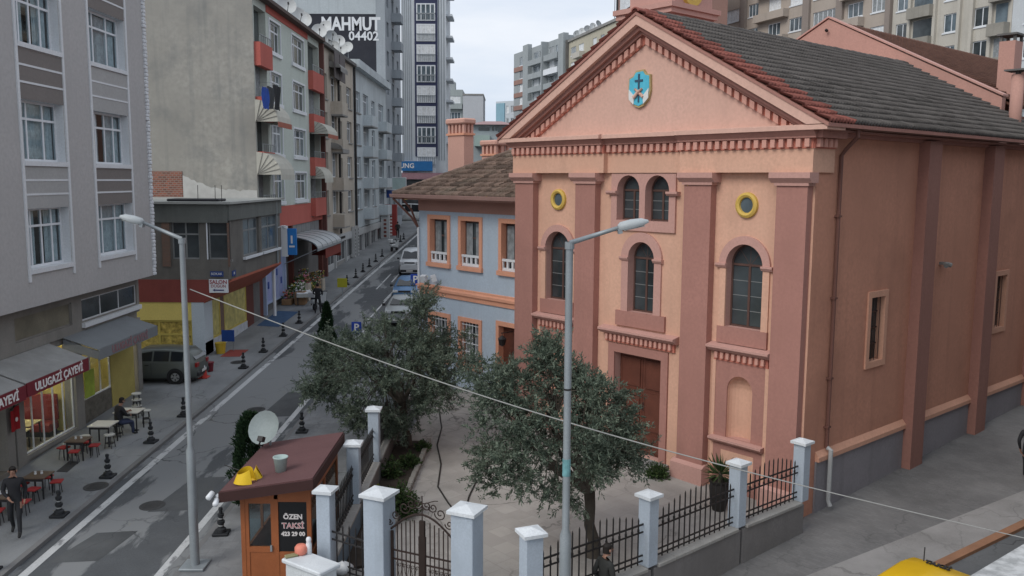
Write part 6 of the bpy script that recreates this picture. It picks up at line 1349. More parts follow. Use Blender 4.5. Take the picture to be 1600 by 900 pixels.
o=B(); p=gnd(365,552,.1); sheet(o,[(p[0]-.4,p[1]-.7),(p[0]+.5,p[1]-.7),(p[0]+.5,p[1]+.7),(p[0]-.4,p[1]+.7)],lambda x,y:G(x,y)+PV+.012,4,h=.01); o=o.obj('red_mat',mat('red_carpet',(.24,.05,.04),.95,.15,2,.3,80),None); tag(o,'red door mat on the pavement before the corner shop','mat')
o=B(); P_=[gnd(*q,dz=.1) for q in ((88,737),(105,738),(124,722),(108,721))]; sheet(o,[q[:2] for q in P_],lambda x,y:G(x,y)+PV+.012,4,h=.01); o=o.obj('dark_mat',mat('dark_mat',(.045,.045,.047),.95,.15,2,.3,80),None); tag(o,'dark rectangular mat before the tea house door','mat')
# ================================================================ TEA HOUSE FURNITURE
TT=mat('table_top_white',(.55,.53,.47),.5,.1,4,.05); DK=mat('dark_metal_leg',(.03,.03,.032),.5,.1,4,.05); REDST=mat('red_stool_fabric',(.30,.03,.03),.8,.15,4,.1); SEATW=mat('pale_seat',(.45,.45,.42),.6,.1,4,.05)
def table(p,label,w=.36,d=.36,h=.70,top=TT,grp='tea house tables on the pavement',rz_=0):
    t=thing('cafe_table',label,'table',p,rz_,grp); B().cbox(-w,w,-d,d,h-.04,h,.008).obj('top',top,t)
    for sx_ in (-1,1):
        for sy_ in (-1,1): B().box(sx_*(w-.06)-.018,sx_*(w-.06)+.018,sy_*(d-.06)-.018,sy_*(d-.06)+.018,0,h-.041).obj('leg',DK,t)
    B().box(-w+.06,w-.06,-d+.05,-d+.07,h-.12,h-.041).obj('apron',DK,t); B().box(-w+.06,w-.06,d-.07,d-.05,h-.12,h-.041).obj('apron',DK,t); return t
def stool(p,label,seat=SEATW,r=.17,h=.45,grp='stools outside the tea house',sq=False):
    t=thing('stool',label,'stool',p,random.uniform(-.3,.3),grp)
    (B().cbox(-r,r,-r,r,h-.05,h,.015) if sq else B().lathe([(r*.95,h-.045),(r,h-.03),(r,h-.008),(r*.95,h)],16)).obj('seat',seat,t)
    for k in range(4): a=math.pi/4+k*math.pi/2; B().tube([(r*.65*math.cos(a),r*.65*math.sin(a),h-.05),(r*.95*math.cos(a),r*.95*math.sin(a),0)],.013,5).obj('leg',DK,t)
    B().lathe([(r*.78,.14),(r*.80,.15),(r*.78,.16)],12).obj('ring_stretcher',DK,t) if not sq else None
    return t
T1=gnd(163,694,.1);T2=gnd(203,672,.1)
table(T1,'white topped cafe table nearest the seated man\'s left, outside the tea house'); table(T2,'white topped cafe table the seated man faces',.42,.34)
stool((T1[0]+.35,T1[1]-.35,T1[2]),'round pale stool at the street side of the near white table'); stool((T1[0]-.35,T1[1]-.55,T1[2]),'round pale stool at the wall side of the near white table')
S_=gnd(229,660,.1); stool(S_,'pale stool beside the far white table, right of it')
st_=gnd(221,655,.1)
for k in range(3): stool((st_[0]-.25,st_[1]+.25,st_[2]+k*.22),['lowest stool of the stack by the shop corner','middle stool of the stack by the shop corner','top stool of the stack by the shop corner'][k],SEATW,.17,.45)
for i,(x,y) in enumerate(((62,775),(124,716),(8,808))):
    p=gnd(x,y,.1); nm=['before the dark mat, behind the walking man','under the red canopy beside the shop pillar','at the left edge of the picture'][i]
    table(p,'low dark cafe table '+nm,.30,.30,.62,mat('brown_table_top',(.12,.085,.06),.5,.2,4,.05),'low tea tables with red stools')
    for k,(dx,dy) in enumerate(((-.42,-.1),(.42,.15),(.1,-.48),(-.05,.5))): stool((p[0]+dx,p[1]+dy,p[2]),'small red stool, '+['wall side','street side','near side','far side'][k]+' of the low table '+['behind the walking man','by the shop pillar','at the left edge'][i],REDST,.15,.40,'small red stools',True)
    for k in range(2): o=B().lathe([(.03,0),(.04,.02),(.025,.06),(.035,.09)],8).obj('tea_glass',mat('tea_glass',(.55,.56,.56),.1,.1,4,0),None,30,loc=(p[0]-.08+.15*k,p[1]+.05*k,p[2]+.62)); tag(o,['first','second'][k]+' small tea glass on the low table '+nm,'glass','tea glasses')
# inside the tea house
bx=GF.w(xB-.5,SY+.55,gz0+.02); t=thing('red_bench','dark red upholstered bench inside the lit tea house','bench',bx,0)
RB=mat('red_leather',(.24,.035,.03),.5,.15,2,.1); B().cbox(-2.8,0,-.3,.3,.18,.46,.03).obj('seat',RB,t); B().cbox(-2.8,0,.22,.36,.46,1.35,.03).obj('backrest',RB,t); B().box(-2.75,-.05,-.25,.25,0,.18).obj('plinth',DK,t)
for i,(u,v) in enumerate(((-2.5,.75),(-1.5,.95))): table(GF.w(xB+u,SY+v,gz0+.02),'pale cafe table inside the tea house, '+['left of the other one','right of the other one'][i],.33,.40,.72,mat('yellow_table_top',(.60,.52,.28),.5,.1,4,.05),'tables inside the tea house')
# flag on the pillar
fl=thing('red_flag','small red flag with a white star and crescent on the shop pillar','flag',GF.w(sx(16,640),SY-.12,2.05))
b=B(); b.grid(lambda u,v:(.04*math.sin(u*7),(u-.5)*.42,-.62*v+.10*u*(1-v)),8,6); b.obj('cloth',mat('flag_red',(.33,.015,.02),.8,.1,4,.1),fl,True)
b=B(); b.prism([(.0+.07*math.cos(a),-.28+.07*math.sin(a)) for a in [2*math.pi*k/10*1 for k in range(10)]],'x',.05,.056); b.obj('emblem',LETW,fl); B().tube([(0,-.24,.05),(0,.24,.12)],.012,5).obj('pole',DK,fl)
# ================================================================ TREES AND PLANTS
def leafmat(name,dark,light,rough=.6):
    if name in MATS:return MATS[name]
    m=bpy.data.materials.new(name);m.use_nodes=True;t=m.node_tree;N=t.nodes;K=t.links.new;p=N['Principled BSDF'];p.inputs['Roughness'].default_value=rough;p.inputs['Specular IOR Level'].default_value=.25
    a=N.new('ShaderNodeAttribute');a.attribute_name='leafvar';q=N.new('ShaderNodeMix');q.data_type='RGBA';q.inputs['A'].default_value=(*dark,1);q.inputs['B'].default_value=(*light,1);K(a.outputs['Fac'],q.inputs['Factor']);K(q.outputs['Result'],p.inputs['Base Color'])
    tr=N.new('ShaderNodeBsdfTranslucent');K(q.outputs['Result'],tr.inputs['Color']);mx_=N.new('ShaderNodeMixShader');mx_.inputs[0].default_value=.25;o=N['Material Output'];K(p.outputs[0],mx_.inputs[1]);K(tr.outputs[0],mx_.inputs[2]);K(mx_.outputs[0],o.inputs[0])
    MATS[name]=m;return m
def leaves(name,P,D,W,Ln,m,parent,var=None):
    """P base points, D directions (unit), one bent kite each"""
    n=len(P); R=RNG.normal(size=(n,3)); S=np.cross(D,R); S/=np.linalg.norm(S,axis=1,keepdims=True)+1e-9; Nn=np.cross(S,D)
    Ln=Ln if np.ndim(Ln) else np.full(n,Ln); W=W if np.ndim(W) else np.full(n,W)
    mid=P+D*(Ln*.5)[:,None]+Nn*(Ln*.07)[:,None]
    V=np.stack([P,mid+S*(W*.5)[:,None],P+D*Ln[:,None],mid-S*(W*.5)[:,None]],1).reshape(-1,3)
    me=bpy.data.meshes.new(name); me.vertices.add(4*n); me.vertices.foreach_set('co',V.astype(np.float32).ravel())
    me.loops.add(4*n); me.loops.foreach_set('vertex_index',np.arange(4*n,dtype=np.int32)); me.polygons.add(n); me.polygons.foreach_set('loop_start',np.arange(0,4*n,4,dtype=np.int32)); me.polygons.foreach_set('loop_total',np.full(n,4,dtype=np.int32))
    at=me.attributes.new('leafvar','FLOAT','FACE'); at.data.foreach_set('value',(RNG.random(n) if var is None else var).astype(np.float32)); me.materials.append(m); me.update(); me.validate()
    return link(name,me,parent)
def unit(v): return v/(np.linalg.norm(v,axis=-1,keepdims=True)+1e-9)
BARK=mat('grey_bark',(.085,.072,.058),.95,.3,4,.6,18,stain=.3); OLV=leafmat('olive_leaf',(.055,.082,.060),(.25,.295,.22))
def olive(label,base,fork,cen,rad,ncl,seed,lean=(0,0),lobes=()):
    global RNG; RNG=np.random.default_rng(seed); rnd=random.Random(seed)
    t=thing('olive_tree',label,'tree',base,0,'olive trees in the courtyard'); bs=np.array(base); cen=np.array(cen)-bs; rad=np.array(rad); fk=np.array(fork)-bs
    b=B(); mids=[tuple(fk*k/4+np.array([.05*math.sin(k*2.1),.05*math.cos(k*1.7),0])*(1 if 0<k<4 else 0)) for k in range(5)]
    b.tube([(mids[0][0],mids[0][1],-.15)]+mids,[.22,.17,.135,.12,.12,.13],10); trunk=b.obj('trunk',BARK,t,True)
    C_=[];
    while len(C_)<ncl:
        v=RNG.normal(size=3); v/=np.linalg.norm(v); r=rnd.uniform(.35,1)**.5; p=cen+v*r*rad
        if v[2]<-.55 and rnd.random()<.6: continue
        if all(np.linalg.norm(p-q)>.30 for q in C_): C_.append(p)
    for c,rr_ in lobes:
        c=np.array(c)-bs
        for k in range(6): C_.append(c+RNG.normal(size=3)*np.array(rr_)*.5)
    C_=np.array(C_)
    # limbs: 7 sectors
    dirs=[(math.cos(a),math.sin(a),rnd.uniform(.1,.7)) for a in [k*6.28/7+rnd.uniform(-.3,.3) for k in range(7)]]+[(0,0,1)]
    lb_=[]
    for d in dirs:
        e=cen+unit(np.array(d))*rad*.5; m1=fk+(e-fk)*.5+np.array([0,0,-.15])+RNG.normal(size=3)*.08; b=B(); b.tube([tuple(fk-np.array([0,0,.06])),tuple(m1),tuple(e)],[.085,.055,.03],7); b.obj('limb',BARK,trunk,True); lb_.append((m1,e))
    tw=B(); PP=[];DD=[];VV=[]
    for c in C_:
        m1,e=min(lb_,key=lambda q:np.linalg.norm(q[1]-c)); tw.tube([tuple(e*.7+m1*.3),tuple((e+c)/2+np.array([0,0,.06])),tuple(c)],[.024,.016,.008],4)
        out=unit(c-cen*np.array([1,1,.8])); shade=rnd.random()
        for k in range(17):
            d=unit(out*.5+RNG.normal(size=3)*.75+np.array([0,0,.12])); L_=rnd.uniform(.25,.62); st=c+RNG.normal(size=3)*.10; en=st+d*L_+np.array([0,0,-.10*L_])
            if k%3==0: tw.tube([tuple(st),tuple(en)],[.006,.003],3,cap=False)
            n=int(40*L_/.5); u=RNG.random(n)**.8; P=st+(en-st)*u[:,None]+RNG.normal(size=(n,3))*.018
            D=unit(d*.8+RNG.normal(size=(n,3))*.6); PP.append(P);DD.append(D);VV.append(np.clip(.25*shade+RNG.random(n)*.75,0,1)**1.5)
    o=tw.obj('twigs',BARK,trunk); 
    P=np.concatenate(PP);D=np.concatenate(DD);V=np.concatenate(VV); leaves('crown',P,D,RNG.uniform(.020,.034,len(P)),RNG.uniform(.065,.125,len(P)),OLV,t,V)
    return t
c1=aty(606,582,26.4); tb_=atz(638,696,.47)
olive('broad olive tree spreading over the left railings beside the road',(tb_[0],26.8,.46),(tb_[0]-.15,26.7,2.0),(c1[0],26.4,c1[2]-.0),(2.4,2.0,1.68),92,11,lobes=((aty(690,540,27),(.7,.6,.6)),(aty(655,478,26.5),(.35,.35,.5)),(aty(505,605,25.8),(.5,.5,.35)),(aty(568,648,25.6),(.6,.5,.35)),(aty(610,660,26.0),(.5,.5,.3))))
c2=aty(862,690,18.6); tb2=atz(926,868,.38)
olive('olive tree in front of the church door behind the street lamp',(tb2[0],tb2[1],.37),(tb2[0]-.1,tb2[1]-.0,1.9),(c2[0],18.9,c2[2]-.0),(1.68,1.65,1.78),80,23,lobes=((aty(857,560,19.2),(.25,.25,.5)),(aty(985,690,18.6),(.35,.35,.5)),(aty(770,600,19.0),(.4,.4,.4))))
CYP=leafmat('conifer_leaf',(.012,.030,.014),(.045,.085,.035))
def conifer(label,base,h,r,name,n=7000,seed=3,low=.12,power=.8):
    global RNG; RNG=np.random.default_rng(seed); t=thing(name,label,'tree',base)
    B().tube([(0,0,-.1),(0,0,h*.8)],[.07,.02],7).obj('trunk',BARK,t,True)
    u=RNG.random(n); z=low+(h-low)*u; a=RNG.random(n)*6.283; prof=np.minimum(1,(u+.08)*5)*np.maximum(.03,(1-u)**power); lump=1+.22*np.sin(a*3+z*5)+.16*np.sin(a*7-z*9)
    rr_=r*prof*lump*RNG.uniform(.5,1.08,n)**.5; P=np.stack([rr_*np.cos(a),rr_*np.sin(a),z],1); D=unit(np.stack([np.cos(a)*.6,np.sin(a)*.6,np.full(n,.9)],1)+RNG.normal(size=(n,3))*.35)
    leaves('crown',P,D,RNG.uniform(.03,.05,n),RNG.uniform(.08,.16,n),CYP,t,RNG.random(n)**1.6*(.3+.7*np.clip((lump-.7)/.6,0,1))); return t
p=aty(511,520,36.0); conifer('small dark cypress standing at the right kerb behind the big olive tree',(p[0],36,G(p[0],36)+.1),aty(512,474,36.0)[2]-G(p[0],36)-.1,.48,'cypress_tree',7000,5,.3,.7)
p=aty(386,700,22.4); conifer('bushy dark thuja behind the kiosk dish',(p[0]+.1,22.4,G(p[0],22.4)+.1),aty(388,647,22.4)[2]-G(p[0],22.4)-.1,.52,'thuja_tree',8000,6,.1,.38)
SHR=leafmat('shrub_leaf',(.020,.045,.016),(.085,.130,.045)); SHY=leafmat('yellow_green_leaf',(.08,.11,.02),(.28,.28,.06))
def shrub(label,p,r,h,n,m,ll=.10,lw=.05,seed=1,name='garden_shrub'):
    global RNG; RNG=np.random.default_rng(seed); t=thing(name,label,'shrub',p,0,'shrubs in the courtyard beds')
    b=B(); 
    for k in range(7): a=k*.9; b.tube([(0,0,-.05),(r*.3*math.cos(a),r*.3*math.sin(a),h*.5),(r*.6*math.cos(a),r*.6*math.sin(a),h*.85)],[.02,.013,.005],4)
    b.obj('stems',BARK,t)
    v=unit(RNG.normal(size=(n,3))); v[:,2]=np.abs(v[:,2]); q=RNG.random(n)**.4; P=v*q[:,None]*np.array([r,r,h])*(1+.2*np.sin(v[:,:1]*7+v[:,1:2]*5)); D=unit(v+RNG.normal(size=(n,3))*.6)
    leaves('foliage',P,D,RNG.uniform(lw*.7,lw*1.2,n),RNG.uniform(ll*.7,ll*1.3,n),m,t); return t
# planting bed along the left railings
SOIL=mat('dark_soil',(.045,.035,.027),.98,.35,3,.8,12); bed=B(); bedz=lambda x,y:CY(x,y)+.06
sheet(bed,[(-3.66,18.2),(-2.95,18.6),(-2.62,27.2),(-3.66,27.2)],bedz,10,h=.2); o=bed.obj('planting_bed',SOIL,None); o['kind']='structure'
for i in range(17):
    y=18.7+i*.5; x=-2.95+.33*(y-18.6)/8.6; o=B().cbox(-.07,.07,0,.48,-.2,.16,.015).obj('edging_stone',mat('edging_stone',(.26,.245,.22),.9,.2,2,.3,30,stain=.3),bpy.data.objects['planting_bed'],loc=(x,y,CY(x,y)+random.uniform(-.01,.015)))
for i,(px,py,z,r,h,n,m,lab) in enumerate(((626,800,.5,.42,.75,1500,SHR,'green shrub in the bed just behind the left gate post'),(640,730,.5,.30,.35,600,SHR,'low green plant in the middle of the planting bed'),(612,745,.5,.28,.5,600,SHR,'leafy plant against the left railings'),(556,800,.4,.30,.55,700,SHY,'yellow green shrub behind the railing beside the gate'),(585,815,.4,.28,.45,600,SHR,'small dark shrub between the gate posts and the kiosk'),(660,703,.55,.22,.25,350,SHR,'small plant at the far end of the planting bed'))):
    p=atz(px,py,z); 
    if p[0]<-3.5: p=(-3.45,p[1],z)
    shrub(lab,(p[0],p[1],CY(p[0],p[1])+.05),r,h,n,m,seed=40+i)
p=CH.px(1032,738,-.6); w=CH.w(p[0],-.75,0); shrub('green plant at the foot of the church door pilaster',(w[0],w[1],CY(w[0],w[1])),.30,.38,700,SHR,seed=50)
# bare climbing stem / hose on the courtyard paving
for k,(pts,lab) in enumerate((([(686,640),(690,668),(683,695),(689,725),(684,760),(700,785),(712,800)],'dark hose lying across the middle of the courtyard paving'),([(745,750),(733,775),(726,800)],'short dark hose end on the paving left of the second olive tree'))):
    P_=[]
    for q in pts:
        w=atz(*q,.45); w=atz(*q,CY(w[0],w[1])+.02); P_.append(w)
    o=B().tube(P_,.022,5).obj('garden_hose',mat('dark_hose',(.03,.028,.025),.7,.2,4,0),None,True); tag(o,lab,'hose','hoses in the courtyard')
# potted yucca
yp=atz(1123,796,.42); t=thing('potted_yucca','spiky yucca in a dark tall pot behind the railings','potted plant',(yp[0],yp[1],CY(yp[0],yp[1])))
B().lathe([(.17,0),(.25,.35),(.27,.60),(.25,.72),(.28,.75),(.28,.80),(.22,.80),(.2,.74)],16).obj('pot',mat('dark_pot',(.03,.026,.024),.6,.2,4,.1),t,50)
B().tube([(0,0,.7),(.02,0,1.0)],[.07,.05],7).obj('stem',BARK,t); n=120; RNG=np.random.default_rng(9); v=unit(RNG.normal(size=(n,3))*np.array([1,1,.7])+np.array([0,0,.55])); leaves('leaf_blades',np.tile([0.02,0,.95],(n,1))+v*.03,v,RNG.uniform(.03,.045,n),RNG.uniform(.4,.62,n),SHR,t)
# ================================================================ VEHICLES
TYRE=mat('tyre',(.02,.02,.021),.85,.15,5,.2); RIM=mat('alloy_rim',(.42,.43,.44),.35,.1,4,0,metal=.6); CGL=mat('car_glass',(.018,.022,.026),.08,.2,2,0,spec=.6); CHRM=mat('lamp_glass',(.5,.52,.53),.15,.1,3,0); TAIL=mat('tail_lamp',(.25,.015,.015),.3,.1,3,0); BLKP=mat('black_plastic',(.025,.025,.027),.6,.1,4,.05); PLATE=mat('number_plate',(.6,.6,.58),.5,.05,3,0)
def car(name,label,cat,loc,rz_,paint,st,L_,W_,zb,wheels,wr=.30,cab=None,pillars=(),grp=None,van=False):
    """st: stations (x,ztop,wtop) from rear 0 to front L; cab=(rear glass x0,x1, screen x1,x0)"""
    t=thing(name,label,cat,loc,rz_,grp); w=W_/2; b=B(); secs=[]
    for (x,zt_,wt) in st:
        e=min(1,.80+min(x,L_-x)*.5); wb=w*e; zb_=min(zb,zt_-.02)
        secs.append([(x,wb*.86,.20),(x,wb*.98,.30),(x,wb,.52),(x,wb*.985,zb_-.06),(x,wb*.95,zb_),(x,wt*e+(.0),zt_-.045),(x,wt*e*.88,zt_-.008),(x,0,zt_+.012)])
    n=8
    for s in (1,-1):
        vs=[(x,s*y,z) for sec in secs for (x,y,z) in sec]
        fs=[(k*n+i,(k+1)*n+i,(k+1)*n+i+1,k*n+i+1) for k in range(len(secs)-1) for i in range(n-1)]
        fs=[f if s>0 else f[::-1] for f in fs]; b.add(vs,fs)
    for k,fl in ((0,False),(len(secs)-1,True)):
        ring=[(x,y,z) for (x,y,z) in secs[k]]+[(x,-y,z) for (x,y,z) in secs[k][-2::-1]]; b.add(ring,[tuple(range(len(ring))) if fl else tuple(range(len(ring)-1,-1,-1))])
    body=b.obj('body',paint,t,45)
    B().box(.1,L_-.1,-w*.84,w*.84,.16,.24).obj('underbody',BLKP,t)
    def ztw(x):
        for (a,b_) in zip(st[:-1],st[1:]):
            if a[0]<=x<=b_[0]:
                u=(x-a[0])/(b_[0]-a[0]+1e-9); return a[1]+(b_[1]-a[1])*u,a[2]+(b_[2]-a[2])*u
        return st[-1][1:]
    if cab:
        r0,r1,f1,f0=cab   # rear glass bottom/top x, screen top/bottom x
        def glass(nm,xa,xb,s):
            za,wa=ztw(xa+.0);zb2,wb2=ztw(xb); lo=zb+.035
            P=[]
            for (x,zt_,wt) in ((xa,za,wa),(xb,zb2,wb2)):
                e=min(1,.80+min(x,L_-x)*.5); top=zt_-.085; f=(top-zb)/(zt_-.045-zb+1e-6); yb=w*.95*e; yt=yb+(wt*e-yb)*f; y0=yb+(yt-yb)*((lo-zb)/(top-zb+1e-6)); P+=[(x,s*(y0+.006),lo),(x,s*(yt+.006),top)]
            q=B(); f=(0,2,3,1); q.add(P,[f if s<0 else f[::-1]]); q.add([(x,y-s*.012,z) for x,y,z in P],[f if s>0 else f[::-1]]); q.obj(nm,CGL,body)
        for s in (1,-1):
            for (a,c) in pillars: glass('side_window',a,c,s)
        for (nm,xb,xt,sg_) in (('rear_window',r0,r1,-1),('windscreen',f0,f1,1)):
            zt_,wt=ztw(xt); zl_,wl=ztw(xb); P=[(xb+sg_*.012,-wl*.86,zl_+.03),(xb+sg_*.012,wl*.86,zl_+.03),(xt+sg_*.03,wt*.82,zt_-.04),(xt+sg_*.03,-wt*.82,zt_-.04)]
            P=[(x,y,z+.012) for x,y,z in P]; q=B(); q.add(P,[(0,1,2,3)]); q.add([(x-sg_*.02,y,z-.015) for x,y,z in P],[(3,2,1,0)]); q.obj(nm,CGL,body)
    for x in wheels:
        for s in (1,-1):
            B().lathe([(wr+.06,-.005),(wr+.06,.005)],20).obj('wheel_arch',BLKP,body,loc=(x,s*(w+.003),wr+.02),rot=(math.pi/2,0,0))
            wh=B().lathe([(wr*.62,-.09),(wr*.95,-.10),(wr,-.07),(wr,.07),(wr*.95,.10),(wr*.62,.09)],20).obj('wheel',TYRE,t,40,loc=(x,s*(w-.07),wr),rot=(math.pi/2,0,0))
            q=B(); q.lathe([(wr*.60,.095*-s-.004),(wr*.60,.095*-s+.004)],16)
            rimo=q.obj('rim',RIM,wh)
            for k in range(5): a=k*1.2566; B().box(-.02,.02,.06,wr*.55,-.006,.006).obj('spoke_gap',BLKP,rimo,loc=(0,0,-s*.101),rot=(0,0,a+.6)) 
    for s in (1,-1):
        B().cbox(L_-.10,L_+.02,s*w*.50,s*w*.86,zb-.22,zb-.08,.01).obj('headlight',CHRM,t); B().cbox(-.02,.08,s*w*.52,s*w*.86,zb-.22,zb-.04,.01).obj('tail_light',TAIL,t)
        x=cab[3]-.25 if cab else L_*.65; B().cbox(x,x+.14,s*(w+.02),s*(w+.2),zb+.02,zb+.16,.02).obj('wing_mirror',BLKP,t)
        for xx in ((cab[3]-.1,cab[3]-1.15) if cab else ()): B().box(xx-.005,xx+.005,s*w*.97,s*(w*1.003),.34,zb-.04).obj('door_seam',BLKP,body)
        if cab: B().box(cab[3]-1.05,cab[3]-.9,s*w*.985,s*(w*1.02),zb-.14,zb-.11).obj('door_handle',BLKP,body)
    B().cbox(L_-.12,L_+.05,-w*.80,w*.80,.26,.44,.03).obj('front_bumper',BLKP if van else paint,t); B().cbox(-.05,.12,-w*.80,w*.80,.28,.46,.03).obj('rear_bumper',BLKP,t)
    B().box(L_+.051,L_+.06,-.25,.25,.30,.41).obj('number_plate',PLATE,t); B().box(-.062,-.051,-.25,.25,.5-.1,.5+.01-.0).obj('number_plate',PLATE,t)
    B().box(L_-.02,L_+.012,-w*.45,w*.45,zb-.22,zb-.10).obj('grille',BLKP,t)
    return t
def paint(name,c): return mat(name,c,.35,.05,2,0,metal=.25,spec=.5,fine=0,stain=.12)
SED=[(0,.78,.70),(.12,.93,.72),(.55,.97,.70),(1.25,1.36,.58),(1.7,1.42,.57),(2.5,1.40,.57),(3.15,.97,.70),(3.9,.86,.68),(4.15,.72,.62)]
EST=[(0,.80,.70),(.06,.95,.72),(.22,1.20,.62),(.45,1.37,.58),(1.4,1.42,.57),(2.35,1.39,.57),(3.0,.95,.70),(3.8,.84,.68),(4.1,.70,.62)]
HAT=[(0,.8,.70),(.05,1.0,.72),(.35,1.45,.60),(1.0,1.52,.60),(2.2,1.50,.60),(2.95,1.02,.72),(3.6,.90,.70),(3.85,.72,.62)]
VAN=[(0,.9,.78),(.04,1.6,.70),(.2,1.82,.68),(1.5,1.88,.68),(2.9,1.82,.68),(3.55,1.15,.78),(4.2,1.0,.76),(4.4,.8,.7)]
wp_=gnd(271,600,.1); car('estate_car','grey green estate car parked in the alley beside the tea house','car',(wp_[0]+.95,wp_[1]+.78,wp_[2]),math.pi,paint('grey_green_paint',(.105,.118,.108)),EST,4.1,1.62,.90,(.85,3.2),.29,(.06,.40,2.42,2.98),((.55,1.05),(1.12,1.75),(1.82,2.5)))
p=gnd(632,478); car('blue_car','blue hatchback facing the camera in the parking bay beyond the blue house','car',(p[0],p[1]+3.85,G(p[0],p[1]+2)),-math.pi/2,paint('blue_paint',(.07,.15,.28)),HAT,3.85,1.66,.98,(.75,3.1),.29,(.05,.32,2.25,2.92),((.45,1.1),(1.2,2.2)))
p=gnd(640,432); car('white_van','white van parked behind the blue car','van',(p[0],p[1]+4.4,G(p[0],p[1]+2)),-math.pi/2,paint('white_van_paint',(.55,.57,.58)),VAN,4.4,1.75,1.12,(.85,3.5),.32,(.02,.1,2.95,3.5),((2.2,3.0),),van=True)
p=gnd(622,512); car('silver_car','silver car almost hidden behind the top of the olive tree','car',(p[0],p[1]+4.15,G(p[0],p[1]+2)),-math.pi/2,paint('silver_paint',(.26,.28,.29)),SED,4.15,1.66,.93,(.85,3.3),.29,(.58,1.2,2.55,3.1),((1.2,1.75),(1.82,2.6)))
p=gnd(632,347); car('white_minibus','white minibus far up the street below the yellow parasol','minibus',(p[0]-2.2,p[1]+2,G(p[0],p[1])),0,paint('white_minibus_paint',(.58,.6,.6)),[(0,1,.85),(.05,2.1,.8),(.3,2.35,.78),(2.5,2.4,.78),(4.2,2.35,.78),(4.9,1.35,.85),(5.4,1.1,.82),(5.6,.9,.75)],5.6,1.95,1.3,(1.1,4.4),.34,(.02,.15,4.25,4.85),((.5,1.6),(1.7,2.9),(3.0,4.2)),van=True)
# taxi: its rear roof edge shows at the bottom right
e=atz(1400,880,1.62);f_=atz(1460,900,1.62); ctr=Vector((e[0]*.0+e[0],e[1],0))+Vector((CH.X[0],CH.X[1],0))*.57; Sd=Vector((CH.Y[0],CH.Y[1],0)); rear=ctr+Sd*1.75
TAXI=[(0,.85,.72),(.10,1.00,.73),(.80,1.06,.72),(1.06,1.44,.60),(1.5,1.50,.60),(2.7,1.48,.60),(3.4,1.02,.72),(4.2,.90,.70),(4.45,.75,.64)]
YT=paint('taxi_yellow',(.78,.48,.01)); tx=car('taxi','yellow taxi at the bottom right edge, only its roof and boot in view','taxi',(rear.x,rear.y,G(rear.x,rear.y)+.02),math.atan2(-Sd.y,-Sd.x),YT,TAXI,4.45,1.70,.98,(.9,3.45),.30,(.83,1.03,2.75,3.35),((1.2,1.85),(1.93,2.75)))
text('TAKSİ',.17,BLKP,tx,(1.24,.0,1.505),(0,0,math.pi/2),bold=.006,depth=.012); B().tube([(1.16,-.30,1.46),(1.10,-.32,1.72)],.012,5).obj('antenna',BLKP,tx)
# pale slab canopy in the corner below the camera
P_=[atz(1512,902,2.9),atz(1640,826,2.9)]; dv=Vector((P_[1][0]-P_[0][0],P_[1][1]-P_[0][1],0)).normalized(); nv=Vector((dv.y,-dv.x,0)); a=Vector(P_[0])-dv*3; c=Vector(P_[1])+dv*4
cs=thing('entrance_canopy','pale mottled concrete canopy slab in the bottom right corner','canopy',(a.x+nv.x*2,a.y+nv.y*2,G(a.x,a.y)))
o0=Vector(cs.location); q=lambda v,z:(v.x-o0.x,v.y-o0.y,z-o0.z)
b=B(); k=[a,c,c+nv*4,a+nv*4]; b.add([q(v,2.9) for v in k]+[q(v,2.72) for v in k],[(3,2,1,0),(4,5,6,7),(0,1,5,4),(1,2,6,5),(2,3,7,6),(3,0,4,7)]); b.obj('slab',roadmat('mottled_slab',(.36,.37,.37),(.55,.56,.56),(.45,.6),(2.5,2.5,1)),cs)
for v in (a+dv*.6+nv*1.2,c-dv*.6+nv*1.2): B().tube([(v.x-o0.x,v.y-o0.y,-.1),(v.x-o0.x,v.y-o0.y,2.72-o0.z)],.08,8).obj('post',METALG,cs)
# scooters and far yellow parasol
def scooter(label,p,rz_):
    t=thing('motor_scooter',label,'scooter',p,rz_,'scooters parked on the left pavement'); WS=paint('scooter_white',(.6,.62,.62))
    for x in (-.55,.6): B().lathe([(.13,-.05),(.21,-.055),(.22,0),(.21,.055),(.13,.05)],14).obj('wheel',TYRE,t,40,loc=(x,0,.22),rot=(math.pi/2,0,0))
    B().cbox(-.85,.1,-.16,.16,.42,.70,.08).obj('rear_body',WS,t); B().cbox(-.75,.05,-.14,.14,.70,.80,.04).obj('saddle',BLKP,t); B().cbox(.05,.5,-.14,.14,.26,.34,.03).obj('footboard',BLKP,t)
    B().prism([(.45,.28),(.66,.95),(.60,.99),(.36,.32)],'y',-.2,.2).obj('leg_shield',WS,t); B().tube([(.6,0,.25),(.52,0,1.02)],.03,6).obj('fork',BLKP,t); B().tube([(.5,-.33,1.05),(.53,0,1.0),(.5,.33,1.05)],.02,6).obj('handlebar',BLKP,t); B().cbox(-1.05,-.65,-.2,.2,.82,1.15,.04).obj('top_box',WS,t)
scooter('white scooter with a top box beside the yellow board',(lambda p:(p[0]-.5,p[1]-2,G(p[0],p[1]-2)+.1))(gnd(522,474,.1)),1.35); scooter('far white scooter between bollards on the left kerb',gnd(616,392,.1),1.3)
p=gnd(622,346); t=thing('yellow_parasol','yellow market parasol above the far minibus','parasol',(p[0],p[1]-2,G(p[0],p[1])+.1)); b=B(); b.lathe([(2.0,2.9),(1.0,3.35),(.1,3.6)],8); b.obj('canopy',mat('parasol_yellow',(.72,.52,.12),.8,.08,1,.05),t); B().tube([(0,0,0),(0,0,3.5)],.04,6).obj('pole',METALG,t)
